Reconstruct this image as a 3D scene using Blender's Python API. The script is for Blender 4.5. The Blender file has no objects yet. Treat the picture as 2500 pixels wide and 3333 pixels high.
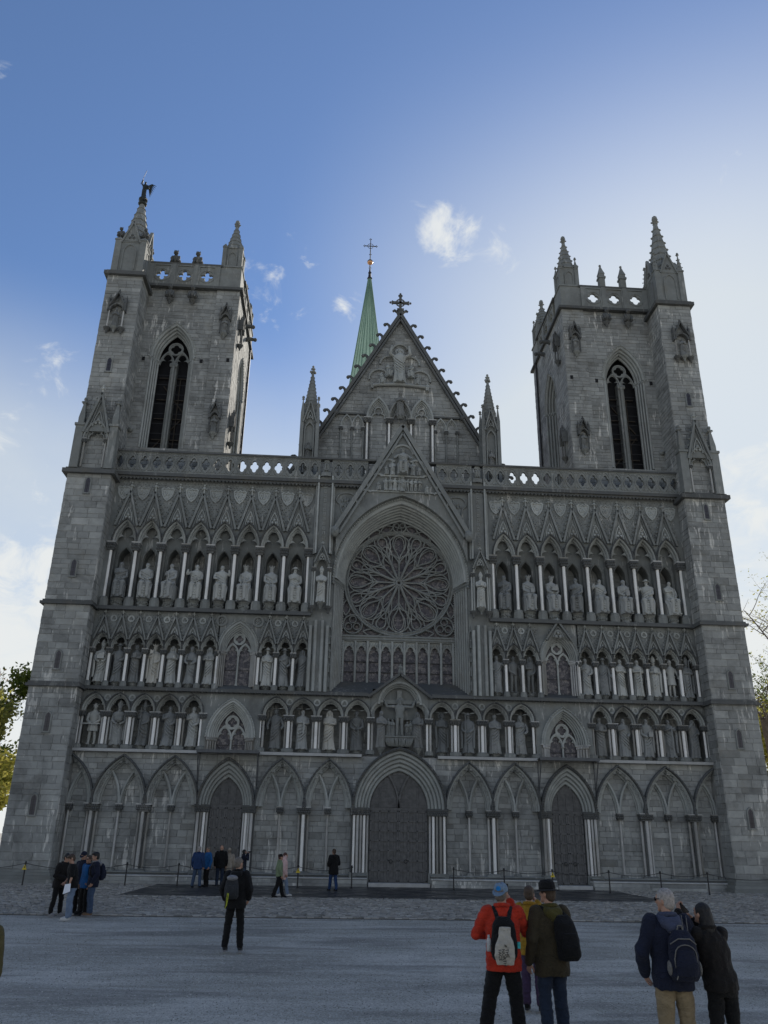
import bpy, bmesh, math, random
from math import sin, cos, pi, sqrt, atan2, radians
from mathutils import Vector, Matrix, noise
import numpy as np

scene = bpy.context.scene
col = scene.collection
# ------------------------------------------------------------------ camera
CAM = Vector((-3.6757, -44.88, 2.3294))
YAW, PITCH, ROLL = 0.0581, 0.3862, 0.0176
fw = Vector((sin(YAW) * cos(PITCH), cos(YAW) * cos(PITCH), sin(PITCH)))
r0 = Vector((cos(YAW), -sin(YAW), 0.0)); u0 = r0.cross(fw)
RT = r0 * cos(ROLL) + u0 * sin(ROLL); UP = -r0 * sin(ROLL) + u0 * cos(ROLL)
cd = bpy.data.cameras.new('camera'); cam = bpy.data.objects.new('camera', cd); col.objects.link(cam)
cam.matrix_world = Matrix(((RT.x, UP.x, -fw.x, CAM.x), (RT.y, UP.y, -fw.y, CAM.y), (RT.z, UP.z, -fw.z, CAM.z), (0, 0, 0, 1)))
cd.sensor_fit = 'VERTICAL'; cd.sensor_height = 36.0; cd.lens = 36.0 * 2606.12 / 3333.0
cd.clip_end = 5000; cd.clip_start = 0.1
scene.camera = cam
# ------------------------------------------------------------------ sky and sun
SUN_AZ, SUN_EL = radians(27.6), radians(34.0)        # azimuth from +Y towards +X
sun_dir = Vector((sin(SUN_AZ) * cos(SUN_EL), cos(SUN_AZ) * cos(SUN_EL), sin(SUN_EL)))
world = bpy.data.worlds.new('World'); scene.world = world; world.use_nodes = True
wn, wl = world.node_tree.nodes, world.node_tree.links
wn.clear()
def N(nodes, kind, **kw):
    n = nodes.new(kind)
    for k, v in kw.items(): setattr(n, k, v)
    return n
sky = N(wn, 'ShaderNodeTexSky', sky_type='NISHITA', sun_disc=False, sun_elevation=SUN_EL, sun_rotation=SUN_AZ,
        altitude=50.0, air_density=0.9, dust_density=0.18, ozone_density=6.0)
SKY_STRENGTH = 0.14
LOW_CLOUD_FILL = 0.42
bg = N(wn, 'ShaderNodeBackground'); bg.inputs['Strength'].default_value = SKY_STRENGTH
wout = N(wn, 'ShaderNodeOutputWorld')
tc = N(wn, 'ShaderNodeTexCoord')
def math_node(nodes, links, op, a, b=None, c=None, clamp=False):
    m = N(nodes, 'ShaderNodeMath', operation=op, use_clamp=clamp)
    for i, q in enumerate((a, b, c)):
        if q is None: continue
        if isinstance(q, (int, float)): m.inputs[i].default_value = q
        else: links.new(q, m.inputs[i])
    return m.outputs[0]
def wm(op, a, b=None, c=None, clamp=False): return math_node(wn, wl, op, a, b, c, clamp)
# clouds: fibrous noise on the sky directions, gathered round a few cloud centres plus thin cirrus everywhere
mp = N(wn, 'ShaderNodeMapping'); mp.inputs['Scale'].default_value = (1.0, 1.0, 1.5); wl.new(tc.outputs['Generated'], mp.inputs['Vector'])
n1 = N(wn, 'ShaderNodeTexNoise'); n1.inputs['Scale'].default_value = 16.0; n1.inputs['Detail'].default_value = 9.0; n1.inputs['Roughness'].default_value = 0.62; n1.inputs['Distortion'].default_value = 0.6
wl.new(mp.outputs[0], n1.inputs['Vector'])
n2 = N(wn, 'ShaderNodeTexNoise'); n2.inputs['Scale'].default_value = 3.2; n2.inputs['Detail'].default_value = 5.0; n2.inputs['Roughness'].default_value = 0.55
wl.new(mp.outputs[0], n2.inputs['Vector'])
def near_dir(d, inner, outer):
    vm = N(wn, 'ShaderNodeVectorMath', operation='DISTANCE'); wl.new(tc.outputs['Generated'], vm.inputs[0]); vm.inputs[1].default_value = d
    mr = N(wn, 'ShaderNodeMapRange', interpolation_type='SMOOTHSTEP'); wl.new(vm.outputs['Value'], mr.inputs[0])
    mr.inputs[1].default_value = inner; mr.inputs[2].default_value = outer; mr.inputs[3].default_value = 1.0; mr.inputs[4].default_value = 0.0
    return mr.outputs[0]
CLOUDS = [  # direction of the centre, inner and outer radius, gain
    ((0.1118, 0.7445, 0.6582), 0.010, 0.075, 0.42),
    ((0.0851, 0.7327, 0.6752), 0.000, 0.050, 0.27),
    ((0.0030, 0.7996, 0.6005), 0.000, 0.050, 0.33),
    ((-0.0945, 0.7873, 0.6093), 0.000, 0.130, 0.27),
    ((-0.3612, 0.9055, 0.2228), 0.040, 0.220, 0.40),
    ((-0.3425, 0.8907, 0.2990), 0.000, 0.200, 0.31),
    ((0.4705, 0.7999, 0.3725), 0.020, 0.130, 0.38),
    ((-0.3793, 0.8257, 0.4176), 0.000, 0.070, 0.34),
    ((-0.3405, 0.8097, 0.4779), 0.000, 0.120, 0.26),
    ((-0.3564, 0.6286, 0.6913), 0.000, 0.090, 0.29),
    ((0.1654, 0.7516, 0.6386), 0.000, 0.080, 0.24),
    ((0.4126, 0.6266, 0.6612), 0.000, 0.060, 0.24),
    ((0.4729, 0.8670, 0.1569), 0.050, 0.300, 0.36),
    ((-0.3484, 0.9286, 0.1280), 0.050, 0.200, 0.38),
]
cs = None
for dr_, i_, o_, amt in CLOUDS:
    m = wm('MULTIPLY', near_dir(dr_, i_, o_), amt)
    cs = m if cs is None else wm('MAXIMUM', cs, m)
# broken fair-weather cloud low at both edges of the view, carried all round and thickened to fill the shaded front
sepd = N(wn, 'ShaderNodeSeparateXYZ'); wl.new(tc.outputs['Generated'], sepd.inputs[0])
low = N(wn, 'ShaderNodeMapRange', interpolation_type='SMOOTHSTEP'); wl.new(sepd.outputs[2], low.inputs[0])
low.inputs[1].default_value = 0.46; low.inputs[2].default_value = 0.16; low.inputs[3].default_value = 0.0; low.inputs[4].default_value = LOW_CLOUD_FILL
mp3 = N(wn, 'ShaderNodeMapping'); mp3.inputs['Scale'].default_value = (1.0, 1.0, 2.4); mp3.inputs['Location'].default_value = (5.3, 2.9, 0.4); wl.new(tc.outputs['Generated'], mp3.inputs['Vector'])
n3 = N(wn, 'ShaderNodeTexNoise'); n3.inputs['Scale'].default_value = 3.6; n3.inputs['Detail'].default_value = 10.0; n3.inputs['Roughness'].default_value = 0.6; n3.inputs['Distortion'].default_value = 0.5
wl.new(mp3.outputs[0], n3.inputs['Vector'])
field = N(wn, 'ShaderNodeMapRange', interpolation_type='SMOOTHSTEP'); wl.new(wm('ADD', n3.outputs[0], low.outputs[0]), field.inputs[0])
field.inputs[1].default_value = 0.74; field.inputs[2].default_value = 0.92
dens = wm('ADD', n1.outputs[0], cs)
mrw = N(wn, 'ShaderNodeMapRange', interpolation_type='SMOOTHSTEP'); wl.new(dens, mrw.inputs[0])
mrw.inputs[1].default_value = 0.745; mrw.inputs[2].default_value = 1.0
cover = wm('MAXIMUM', mrw.outputs[0], field.outputs[0])
# thin veil of haze: thicker towards the horizon and round the sun
hz = N(wn, 'ShaderNodeMapRange', interpolation_type='SMOOTHSTEP'); wl.new(sepd.outputs[2], hz.inputs[0])
hz.inputs[1].default_value = 0.59; hz.inputs[2].default_value = 0.36; hz.inputs[3].default_value = 0.0; hz.inputs[4].default_value = 0.68
dt = N(wn, 'ShaderNodeVectorMath', operation='DOT_PRODUCT'); wl.new(tc.outputs['Generated'], dt.inputs[0]); dt.inputs[1].default_value = sun_dir
sv = N(wn, 'ShaderNodeMapRange'); wl.new(dt.outputs['Value'], sv.inputs[0]); sv.inputs[1].default_value = 0.88; sv.inputs[2].default_value = 1.0
svz = N(wn, 'ShaderNodeMapRange', interpolation_type='SMOOTHSTEP'); wl.new(sepd.outputs[2], svz.inputs[0])
svz.inputs[1].default_value = 0.84; svz.inputs[2].default_value = 0.56
veil = wm('MINIMUM', wm('ADD', wm('MULTIPLY', hz.outputs[0], wm('ADD', wm('MULTIPLY', n2.outputs[0], 0.9), 0.55)), wm('MULTIPLY', wm('MULTIPLY', wm('POWER', sv.outputs[0], 1.5), svz.outputs[0]), 0.78)), 0.79)
mixv = N(wn, 'ShaderNodeMix', data_type='RGBA'); wl.new(wm('ADD', veil, 0.02), mixv.inputs[0]); wl.new(sky.outputs[0], mixv.inputs[6]); mixv.inputs[7].default_value = (5.3, 5.6, 5.5, 1)
mixc = N(wn, 'ShaderNodeMix', data_type='RGBA'); wl.new(wm('MULTIPLY', cover, 0.9), mixc.inputs[0])
wl.new(mixv.outputs[2], mixc.inputs[6]); mixc.inputs[7].default_value = (5.9, 6.05, 6.0, 1)
wl.new(mixc.outputs[2], bg.inputs['Color']); wl.new(bg.outputs[0], wout.inputs[0])
sd = bpy.data.lights.new('sun', 'SUN'); sd.energy = 5.0; sd.angle = radians(0.53); sd.color = (1.0, 0.93, 0.82)
sun = bpy.data.objects.new('sun', sd); col.objects.link(sun); sun.rotation_euler = sun_dir.to_track_quat('Z', 'Y').to_euler(); sun.location = (60, 60, 80)
scene.view_settings.view_transform = 'Standard'; scene.view_settings.look = 'None'; scene.view_settings.gamma = 1.0
scene.view_settings.use_curve_mapping = False
scene.view_settings.exposure = 0.0
scene.cycles.use_denoising = True
scene.cycles.max_bounces = 6; scene.cycles.diffuse_bounces = 4; scene.cycles.transparent_max_bounces = 6

# ------------------------------------------------------------------ materials
MATS = {}
def new_mat(name):
    m = bpy.data.materials.new(name); m.use_nodes = True; MATS[name] = m
    nt = m.node_tree; b = nt.nodes['Principled BSDF']
    return m, nt.nodes, nt.links, b
def noise_node(nodes, links, vec, scale, detail=4.0, rough=0.55, dist=0.0):
    n = N(nodes, 'ShaderNodeTexNoise'); n.inputs['Scale'].default_value = scale; n.inputs['Detail'].default_value = detail
    n.inputs['Roughness'].default_value = rough; n.inputs['Distortion'].default_value = dist
    if vec is not None: links.new(vec, n.inputs['Vector'])
    return n.outputs[0]
def ramp(nodes, links, fac, stops):
    r = N(nodes, 'ShaderNodeValToRGB'); e = r.color_ramp.elements
    while len(e) < len(stops): e.new(0.5)
    for i, (p, c) in enumerate(stops): e[i].position = p; e[i].color = (c[0], c[1], c[2], 1)
    links.new(fac, r.inputs[0]); return r.outputs[0]
def mixcol(nodes, links, fac, a, b, blend='MIX'):
    m = N(nodes, 'ShaderNodeMix', data_type='RGBA', blend_type=blend)
    for q, i in ((fac, 0), (a, 6), (b, 7)):
        if isinstance(q, (int, float)): m.inputs[i].default_value = q
        elif isinstance(q, tuple): m.inputs[i].default_value = (q[0], q[1], q[2], 1)
        else: links.new(q, m.inputs[i])
    return m.outputs[2]
def stone_mat(name, stops, src='attr', streak=0.5, rough=0.85, bump=0.35, lichen=0.25, contrast=0.5):
    m, nd, lk, b = new_mat(name)
    geo = N(nd, 'ShaderNodeNewGeometry'); P = geo.outputs['Position']
    if src == 'attr':
        a = N(nd, 'ShaderNodeAttribute', attribute_name='tint'); t = a.outputs['Fac']
    else:
        a = N(nd, 'ShaderNodeObjectInfo'); t = a.outputs['Random']
    M = lambda op, x, y=None, z=None, clamp=False: math_node(nd, lk, op, x, y, z, clamp)
    n_big = noise_node(nd, lk, P, 0.35, 4.0, 0.6)
    n_mid = noise_node(nd, lk, P, 3.0, 6.0, 0.62, 0.3)
    n_fin = noise_node(nd, lk, P, 22.0, 4.0, 0.6)
    fac = M('ADD', M('MULTIPLY', M('SUBTRACT', t, 0.5), contrast * 1.5), M('ADD', M('MULTIPLY', n_mid, 0.52), M('MULTIPLY', n_big, 0.55)), clamp=True)
    c = ramp(nd, lk, fac, stops)
    c = mixcol(nd, lk, M('MULTIPLY', M('SUBTRACT', n_fin, 0.35), 0.5, clamp=True), c, (0.5, 0.5, 0.5), 'SOFT_LIGHT')
    # warm lichen / rust tint
    lm = N(nd, 'ShaderNodeMapRange'); lk.new(noise_node(nd, lk, P, 0.8, 5.0, 0.65), lm.inputs[0]); lm.inputs[1].default_value = 0.52; lm.inputs[2].default_value = 0.72
    c = mixcol(nd, lk, M('MULTIPLY', lm.outputs[0], lichen), c, (0.20, 0.17, 0.115))
    so = N(nd, 'ShaderNodeMapRange'); lk.new(noise_node(nd, lk, P, 0.55, 7.0, 0.68, 0.6), so.inputs[0]); so.inputs[1].default_value = 0.50; so.inputs[2].default_value = 0.68
    c = mixcol(nd, lk, M('MULTIPLY', so.outputs[0], 0.55 * min(1.0, streak * 2)), c, (0.075, 0.076, 0.074))
    # lime streaks that have run down from joints
    if streak > 0:
        mp_ = N(nd, 'ShaderNodeMapping'); mp_.inputs['Scale'].default_value = (5.2, 5.2, 0.75); lk.new(P, mp_.inputs['Vector'])
        s1 = noise_node(nd, lk, mp_.outputs[0], 1.0, 5.0, 0.7, 0.4)
        s2 = noise_node(nd, lk, P, 0.42, 3.0, 0.6)
        sr = N(nd, 'ShaderNodeMapRange'); lk.new(M('ADD', s1, M('MULTIPLY', M('SUBTRACT', s2, 0.5), 0.55)), sr.inputs[0])
        sr.inputs[1].default_value = 0.61; sr.inputs[2].default_value = 0.66
        c = mixcol(nd, lk, M('MULTIPLY', sr.outputs[0], streak), c, (0.62, 0.61, 0.57))
    lk.new(c, b.inputs['Base Color']); b.inputs['Roughness'].default_value = rough
    b.inputs['Specular IOR Level'].default_value = 0.3
    bp = N(nd, 'ShaderNodeBump'); bp.inputs['Strength'].default_value = bump; bp.inputs['Distance'].default_value = 0.03
    lk.new(M('ADD', M('MULTIPLY', n_mid, 0.6), M('MULTIPLY', n_fin, 0.4)), bp.inputs['Height']); lk.new(bp.outputs[0], b.inputs['Normal'])
    return m
GREY = [(0.15, (0.156, 0.161, 0.152)), (0.45, (0.257, 0.264, 0.255)), (0.7, (0.331, 0.340, 0.326)), (0.95, (0.468, 0.473, 0.452))]
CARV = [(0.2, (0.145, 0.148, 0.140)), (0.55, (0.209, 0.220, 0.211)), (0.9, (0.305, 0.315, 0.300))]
stone_mat('ashlar', GREY, 'attr', streak=0.85, contrast=0.30)
stone_mat('ashlar_piece', GREY, 'obj', streak=0.6, contrast=0.30)
stone_mat('carved', CARV, 'obj', streak=0.25, contrast=0.12, bump=0.5)
CARV_LIT = [(p_, tuple(1.62 * v for v in c_)) for p_, c_ in CARV]  # carved stone brightened for mouldings and reliefs: sky light put into their colour
stone_mat('carved_lit', CARV_LIT, 'obj', streak=0.25, contrast=0.25, bump=0.5)
stone_mat('carved_attr', CARV, 'attr', streak=0.45, contrast=0.2, bump=0.5)
stone_mat('mortar', [(0.2, (0.250, 0.253, 0.245)), (0.8, (0.380, 0.379, 0.367))], 'obj', streak=0.5, contrast=0.0)
stone_mat('shaft_light', [(0.2, (0.270, 0.264, 0.243)), (0.5, (0.359, 0.357, 0.340)), (0.85, (0.494, 0.493, 0.476))], 'obj', streak=0.25, contrast=0.75, bump=0.25, lichen=0.5)
stone_mat('marble', [(0.2, (0.74, 0.73, 0.69)), (0.8, (0.90, 0.89, 0.86))], 'obj', streak=0.0, contrast=0.3, bump=0.12, lichen=0.28, rough=0.6)
stone_mat('statue_stone', [(0.2, (0.198, 0.208, 0.207)), (0.5, (0.297, 0.308, 0.301)), (0.85, (0.443, 0.453, 0.427))], 'obj', streak=0.12, contrast=0.55, bump=0.4, lichen=0.2)
stone_mat('statue_dark', [(0.2, (0.124, 0.133, 0.133)), (0.85, (0.225, 0.229, 0.221))], 'obj', streak=0.1, contrast=0.4, bump=0.4)
stone_mat('statue_pale', [(0.2, (0.396, 0.391, 0.353)), (0.85, (0.607, 0.583, 0.516))], 'obj', streak=0.1, contrast=0.3, bump=0.4)
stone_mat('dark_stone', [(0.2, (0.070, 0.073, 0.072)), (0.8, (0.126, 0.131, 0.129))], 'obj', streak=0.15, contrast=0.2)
stone_mat('white_string', [(0.2, (0.289, 0.291, 0.279)), (0.8, (0.493, 0.496, 0.486))], 'obj', streak=0.0, contrast=0.1, lichen=0.35)
def plain_mat(name, c, rough=0.7, metal=0.0, var=0.25, scale=6.0, bump=0.0, bscale=40.0, spec=0.4, coat=0.0, sheen=0.0):
    m, nd, lk, b = new_mat(name)
    geo = N(nd, 'ShaderNodeNewGeometry'); P = geo.outputs['Position']
    n = noise_node(nd, lk, P, scale, 5.0, 0.6)
    lo = tuple(x * (1 - var) for x in c); hi = tuple(min(1, x * (1 + var)) for x in c)
    lk.new(ramp(nd, lk, n, [(0.25, lo), (0.75, hi)]), b.inputs['Base Color'])
    b.inputs['Roughness'].default_value = rough; b.inputs['Metallic'].default_value = metal; b.inputs['Specular IOR Level'].default_value = spec
    if sheen: b.inputs['Sheen Weight'].default_value = sheen
    if bump:
        bp = N(nd, 'ShaderNodeBump'); bp.inputs['Strength'].default_value = bump; bp.inputs['Distance'].default_value = 0.01
        lk.new(noise_node(nd, lk, P, bscale, 4.0, 0.6), bp.inputs['Height']); lk.new(bp.outputs[0], b.inputs['Normal'])
    return m
plain_mat('door_wood', (0.115, 0.114, 0.112), 0.75, var=0.35, scale=5.0, bump=0.4, bscale=30)
plain_mat('iron', (0.035, 0.035, 0.036), 0.55, metal=0.3)
plain_mat('bronze', (0.035, 0.042, 0.040), 0.55, metal=0.4)
plain_mat('gold', (0.55, 0.30, 0.16), 0.25, metal=1.0, var=0.1)
plain_mat('glass_dark', (0.030, 0.027, 0.040), 0.3, var=0.5, scale=3.0, spec=0.5)
plain_mat('void_shade', (0.012, 0.012, 0.014), 0.9)  # near-black colour painted for shade inside openings
plain_mat('timber', (0.055, 0.045, 0.035), 0.85)
plain_mat('copper_seam', (0.16, 0.27, 0.2), 0.7)
plain_mat('roof_slate', (0.06, 0.06, 0.065), 0.8, scale=2)
plain_mat('canopy_metal', (0.10, 0.105, 0.11), 0.6, metal=0.2)
plain_mat('chain_metal', (0.05, 0.05, 0.052), 0.5, metal=0.5)
plain_mat('yellow_sign', (0.62, 0.46, 0.03), 0.5, var=0.1)
plain_mat('white_board', (0.72, 0.74, 0.78), 0.5, var=0.05)
plain_mat('print_blue', (0.12, 0.25, 0.5), 0.6)
# stained glass: dull, lead-lined patches
m, nd, lk, b = new_mat('stained_glass')
geo = N(nd, 'ShaderNodeNewGeometry'); vo = N(nd, 'ShaderNodeTexVoronoi'); vo.inputs['Scale'].default_value = 7.0; lk.new(geo.outputs['Position'], vo.inputs['Vector'])
ve = N(nd, 'ShaderNodeTexVoronoi', feature='DISTANCE_TO_EDGE'); ve.inputs['Scale'].default_value = 7.0; lk.new(geo.outputs['Position'], ve.inputs['Vector'])
sp = N(nd, 'ShaderNodeSeparateColor'); lk.new(vo.outputs['Color'], sp.inputs[0])
gcol = ramp(nd, lk, sp.outputs[0], [(0.0, (0.06, 0.056, 0.068)), (0.4, (0.11, 0.102, 0.112)), (0.7, (0.16, 0.146, 0.15)), (1.0, (0.22, 0.20, 0.19))])
edge = math_node(nd, lk, 'LESS_THAN', ve.outputs['Distance'], 0.03)
lk.new(mixcol(nd, lk, edge, gcol, (0.03, 0.03, 0.032)), b.inputs['Base Color']); b.inputs['Roughness'].default_value = 0.5; b.inputs['Specular IOR Level'].default_value = 0.3
bp = N(nd, 'ShaderNodeBump'); bp.inputs['Strength'].default_value = 0.5; bp.inputs['Distance'].default_value = 0.02; lk.new(vo.outputs['Distance'], bp.inputs['Height']); lk.new(bp.outputs[0], b.inputs['Normal'])
# copper spire
m, nd, lk, b = new_mat('copper')
geo = N(nd, 'ShaderNodeNewGeometry'); mpp = N(nd, 'ShaderNodeMapping'); mpp.inputs['Scale'].default_value = (1.2, 1.2, 0.12); lk.new(geo.outputs['Position'], mpp.inputs['Vector'])
lk.new(ramp(nd, lk, noise_node(nd, lk, mpp.outputs[0], 1.2, 6.0, 0.65), [(0.25, (0.28, 0.41, 0.30)), (0.5, (0.37, 0.52, 0.39)), (0.75, (0.47, 0.61, 0.48))]), b.inputs['Base Color'])
b.inputs['Roughness'].default_value = 0.65

# ------------------------------------------------------------------ mesh helpers
class MB:
    def __init__(s): s.v = []; s.f = []; s.t = []; s.s = []; s.m = []
    def add(s, vs, fs, tint=0.5, smooth=False, mi=0):
        o = len(s.v); s.v += [tuple(p) for p in vs]; s.f += [tuple(i + o for i in f) for f in fs]
        s.t += [tint] * len(fs); s.s += [smooth] * len(fs); s.m += [mi] * len(fs)
        return s
    def box(s, x0, x1, y0, y1, z0, z1, tint=0.5, mi=0):
        x0, x1 = min(x0, x1), max(x0, x1); y0, y1 = min(y0, y1), max(y0, y1)
        vs = [(x, y, z) for z in (z0, z1) for y in (y0, y1) for x in (x0, x1)]
        return s.add(vs, [(0, 2, 3, 1), (4, 5, 7, 6), (0, 1, 5, 4), (2, 6, 7, 3), (0, 4, 6, 2), (1, 3, 7, 5)], tint, mi=mi)
    def prism(s, poly, y0, y1, tint=0.5):            # poly of (x, z), extruded in y
        n = len(poly); vs = [(x, y0, z) for x, z in poly] + [(x, y1, z) for x, z in poly]
        fs = [tuple(range(n)), tuple(range(2 * n - 1, n - 1, -1))] + [(i, n + i, n + (i + 1) % n, (i + 1) % n) for i in range(n)]
        return s.add(vs, fs, tint)
    def bar(s, p, q, w, d, tint=0.5):                # box along p->q; w in the plane normal to y, d in y
        p = Vector(p); q = Vector(q); a = (q - p).normalized(); yv = Vector((0, 1, 0))
        if abs(a.y) > 0.95: yv = Vector((1, 0, 0))
        n = a.cross(yv).normalized(); b_ = n.cross(a).normalized()
        vs = [e + n * (w / 2 * i) + b_ * (d / 2 * j) for e in (p, q) for i, j in ((-1, -1), (1, -1), (1, 1), (-1, 1))]
        return s.add(vs, [(0, 1, 2, 3), (7, 6, 5, 4), (0, 4, 5, 1), (1, 5, 6, 2), (2, 6, 7, 3), (3, 7, 4, 0)], tint)
    def tube(s, pts, rad, n=8, caps=True, tint=0.5, smooth=True, flat=1.0, mi=0):
        pts = [Vector(p) for p in pts]; R = rad if isinstance(rad, (list, tuple)) else [rad] * len(pts)
        vs = []; fs = []; ref = None
        for i, p in enumerate(pts):
            t = (pts[min(i + 1, len(pts) - 1)] - pts[max(i - 1, 0)])
            t = t.normalized() if t.length > 1e-9 else Vector((0, 0, 1))
            if ref is None: ref = Vector((0, 1, 0)) if abs(t.y) < 0.9 else Vector((1, 0, 0))
            a = (ref - t * ref.dot(t)).normalized(); b_ = t.cross(a); ref = a
            for k in range(n):
                th = 2 * pi * k / n; vs.append(p + (a * cos(th) * flat + b_ * sin(th)) * R[i])
        for i in range(len(pts) - 1):
            for k in range(n): fs.append((i * n + k, i * n + (k + 1) % n, (i + 1) * n + (k + 1) % n, (i + 1) * n + k))
        s.add(vs, fs, tint, smooth, mi)
        if caps: s.add(vs[:n], [tuple(range(n - 1, -1, -1))], tint, False, mi); s.add(vs[-n:], [tuple(range(n))], tint, False, mi)
        return s
    def lathe(s, prof, c=(0, 0, 0), n=12, tint=0.5, smooth=False, sx=1.0, sy=1.0, rot=0.0, mi=0):   # prof of (r, z)
        vs = []; fs = []
        for r, z in prof:
            for k in range(n):
                th = 2 * pi * k / n + rot; vs.append((c[0] + r * cos(th) * sx, c[1] + r * sin(th) * sy, c[2] + z))
        for i in range(len(prof) - 1):
            for k in range(n): fs.append((i * n + k, i * n + (k + 1) % n, (i + 1) * n + (k + 1) % n, (i + 1) * n + k))
        fs.append(tuple(range(n - 1, -1, -1))); fs.append(tuple(range((len(prof) - 1) * n, len(prof) * n)))
        return s.add(vs, fs, tint, smooth, mi)
    def ball(s, c, r, n=8, m=5, tint=0.5, sx=1, sy=1, sz=1, smooth=True, mi=0):
        prof = [(r * sin(pi * max(0.03, min(0.97, i / m))), -r * cos(pi * i / m)) for i in range(m + 1)]
        vs = []; fs = []
        for rr, z in prof:
            for k in range(n):
                th = 2 * pi * k / n; vs.append((c[0] + rr * cos(th) * sx, c[1] + rr * sin(th) * sy, c[2] + z * sz))
        for i in range(m):
            for k in range(n): fs.append((i * n + k, i * n + (k + 1) % n, (i + 1) * n + (k + 1) % n, (i + 1) * n + k))
        return s.add(vs, fs, tint, smooth, mi)
    def knob(s, c, r, tint=0.5):                      # little carved bud: an octahedron
        x, y, z = c
        return s.add([(x - r, y, z), (x + r, y, z), (x, y - r, z), (x, y + r, z), (x, y, z - r), (x, y, z + r)],
                     [(0, 2, 5), (2, 1, 5), (1, 3, 5), (3, 0, 5), (2, 0, 4), (1, 2, 4), (3, 1, 4), (0, 3, 4)], tint)
    def sweep(s, path, prof, tint=0.5, closed=False):  # path of (x, z, nx, nz, k); prof of (n, y)
        vs = []; fs = []; m = len(prof)
        for x, z, nx, nz, k in path:
            for n, y in prof: vs.append((x + nx * n * k, y, z + nz * n * k))
        L = len(path)
        for i in range(L if closed else L - 1):
            j = (i + 1) % L
            for q in range(m - 1): fs.append((i * m + q, j * m + q, j * m + q + 1, i * m + q + 1))
        return s.add(vs, fs, tint)
    def xf(s, M, start=0):
        for i in range(start, len(s.v)): s.v[i] = tuple(M @ Vector(s.v[i]))
        return s
    def mesh(s, name):
        me = bpy.data.meshes.new(name); me.from_pydata(s.v, [], s.f)
        at = me.attributes.new('tint', 'FLOAT', 'FACE'); at.data.foreach_set('value', s.t)
        me.polygons.foreach_set('use_smooth', s.s)
        if any(s.m): me.polygons.foreach_set('material_index', s.m)
        me.update(); return me
def ob(name, mb, mat=None, parent=None, loc=None, rz=0.0):
    me = mb.mesh(name) if isinstance(mb, MB) else mb
    if mat:
        for q in (mat if isinstance(mat, (list, tuple)) else [mat]):
            if len(me.materials) < (len(mat) if isinstance(mat, (list, tuple)) else 1): me.materials.append(MATS[q])
    o = bpy.data.objects.new(name, me); col.objects.link(o)
    if parent: o.parent = parent
    if loc is not None: o.location = loc
    if rz: o.rotation_euler = (0, 0, rz)
    return o
def empty(name, loc=(0, 0, 0), rz=0.0, parent=None):
    o = bpy.data.objects.new(name, None); col.objects.link(o); o.location = loc; o.rotation_euler = (0, 0, rz); o.empty_display_size = 0.2
    if parent: o.parent = parent
    return o
def tag(o, label=None, cat=None, group=None, kind=None):
    if label: o['label'] = label
    if cat: o['category'] = cat
    if group: o['group'] = group
    if kind: o['kind'] = kind
    return o
def copy_tree(o, parent=None):
    c = o.copy(); col.objects.link(c); c.parent = parent
    for ch in o.children: copy_tree(ch, c)
    return c
def arch(cx, z0, a, h, n=9, zb=None):
    R = (a * a + h * h) / (2 * a); c = R - a; ta = atan2(h, -c); P = []
    if zb is not None: P.append((cx - a, zb, -1.0, 0.0, 1.0))
    L = []
    for i in range(n):
        th = pi + (ta - pi) * i / n; L.append((cx + c + R * cos(th), z0 + R * sin(th), cos(th), sin(th), 1.0))
    P += L; P.append((cx, z0 + h, 0.0, 1.0, 1.0 / max(0.3, sin(ta))))
    P += [(2 * cx - x, z, -nx, nz, k) for x, z, nx, nz, k in reversed(L)]
    if zb is not None: P.append((cx + a, zb, 1.0, 0.0, 1.0))
    return P
def off(path, n): return [(x + nx * n * k, z + nz * n * k) for x, z, nx, nz, k in path]
def rolls(n0, y0, n1, y1, k, r, seg=6):
    dn, dy = n1 - n0, y1 - y0; L = sqrt(dn * dn + dy * dy); px, py = dy / L, -dn / L; out = []
    for i in range(k * seg + 1):
        t = i / (k * seg); w = r * (2.1 * abs(sin(pi * k * t)) ** 0.5 - 1.1); out.append((n0 + dn * t + px * w, y0 + dy * t + py * w))
    return out
def trefoil(cx, z0, a, h, n=7):
    """trefoil-cusped head on the same spring line: three lobes as a path of points"""
    P = []
    r1 = a * 0.52; r2 = a * 0.62
    pts = []
    for i in range(n + 1):
        th = pi - (pi * 0.72) * i / n; pts.append((cx - a + r1 + r1 * cos(th), z0 + h * 0.12 + r1 * 1.15 * sin(th)))
    top = []
    for i in range(n + 1):
        th = pi * 0.98 - (pi * 0.48) * i / n; top.append((cx + r2 * cos(th), z0 + h * 0.46 + (h * 0.42) * sin(th)))
    left = [(cx - a, z0)] + pts + top
    return left + [(2 * cx - x, z) for x, z in reversed(left[:-1])]
def spandrel(mb, pts, x0, x1, zt, y, tint=0.5):
    """wall face between the points of an arch (left to right) and the line z = zt, filled out to x0..x1"""
    n = len(pts); vs = [(x, y, z) for x, z in pts] + [(x, y, zt) for x, z in pts]
    fs = [(i, i + 1, n + i + 1, n + i) for i in range(n - 1)]
    mb.add(vs, fs, tint)
    zs = pts[0][1]
    if pts[0][0] - x0 > 1e-4: mb.add([(x0, y, zs), (pts[0][0], y, zs), (pts[0][0], y, zt), (x0, y, zt)], [(0, 1, 2, 3)], tint)
    zs = pts[-1][1]
    if x1 - pts[-1][0] > 1e-4: mb.add([(pts[-1][0], y, zs), (x1, y, zs), (x1, y, zt), (pts[-1][0], y, zt)], [(0, 1, 2, 3)], tint)
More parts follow.
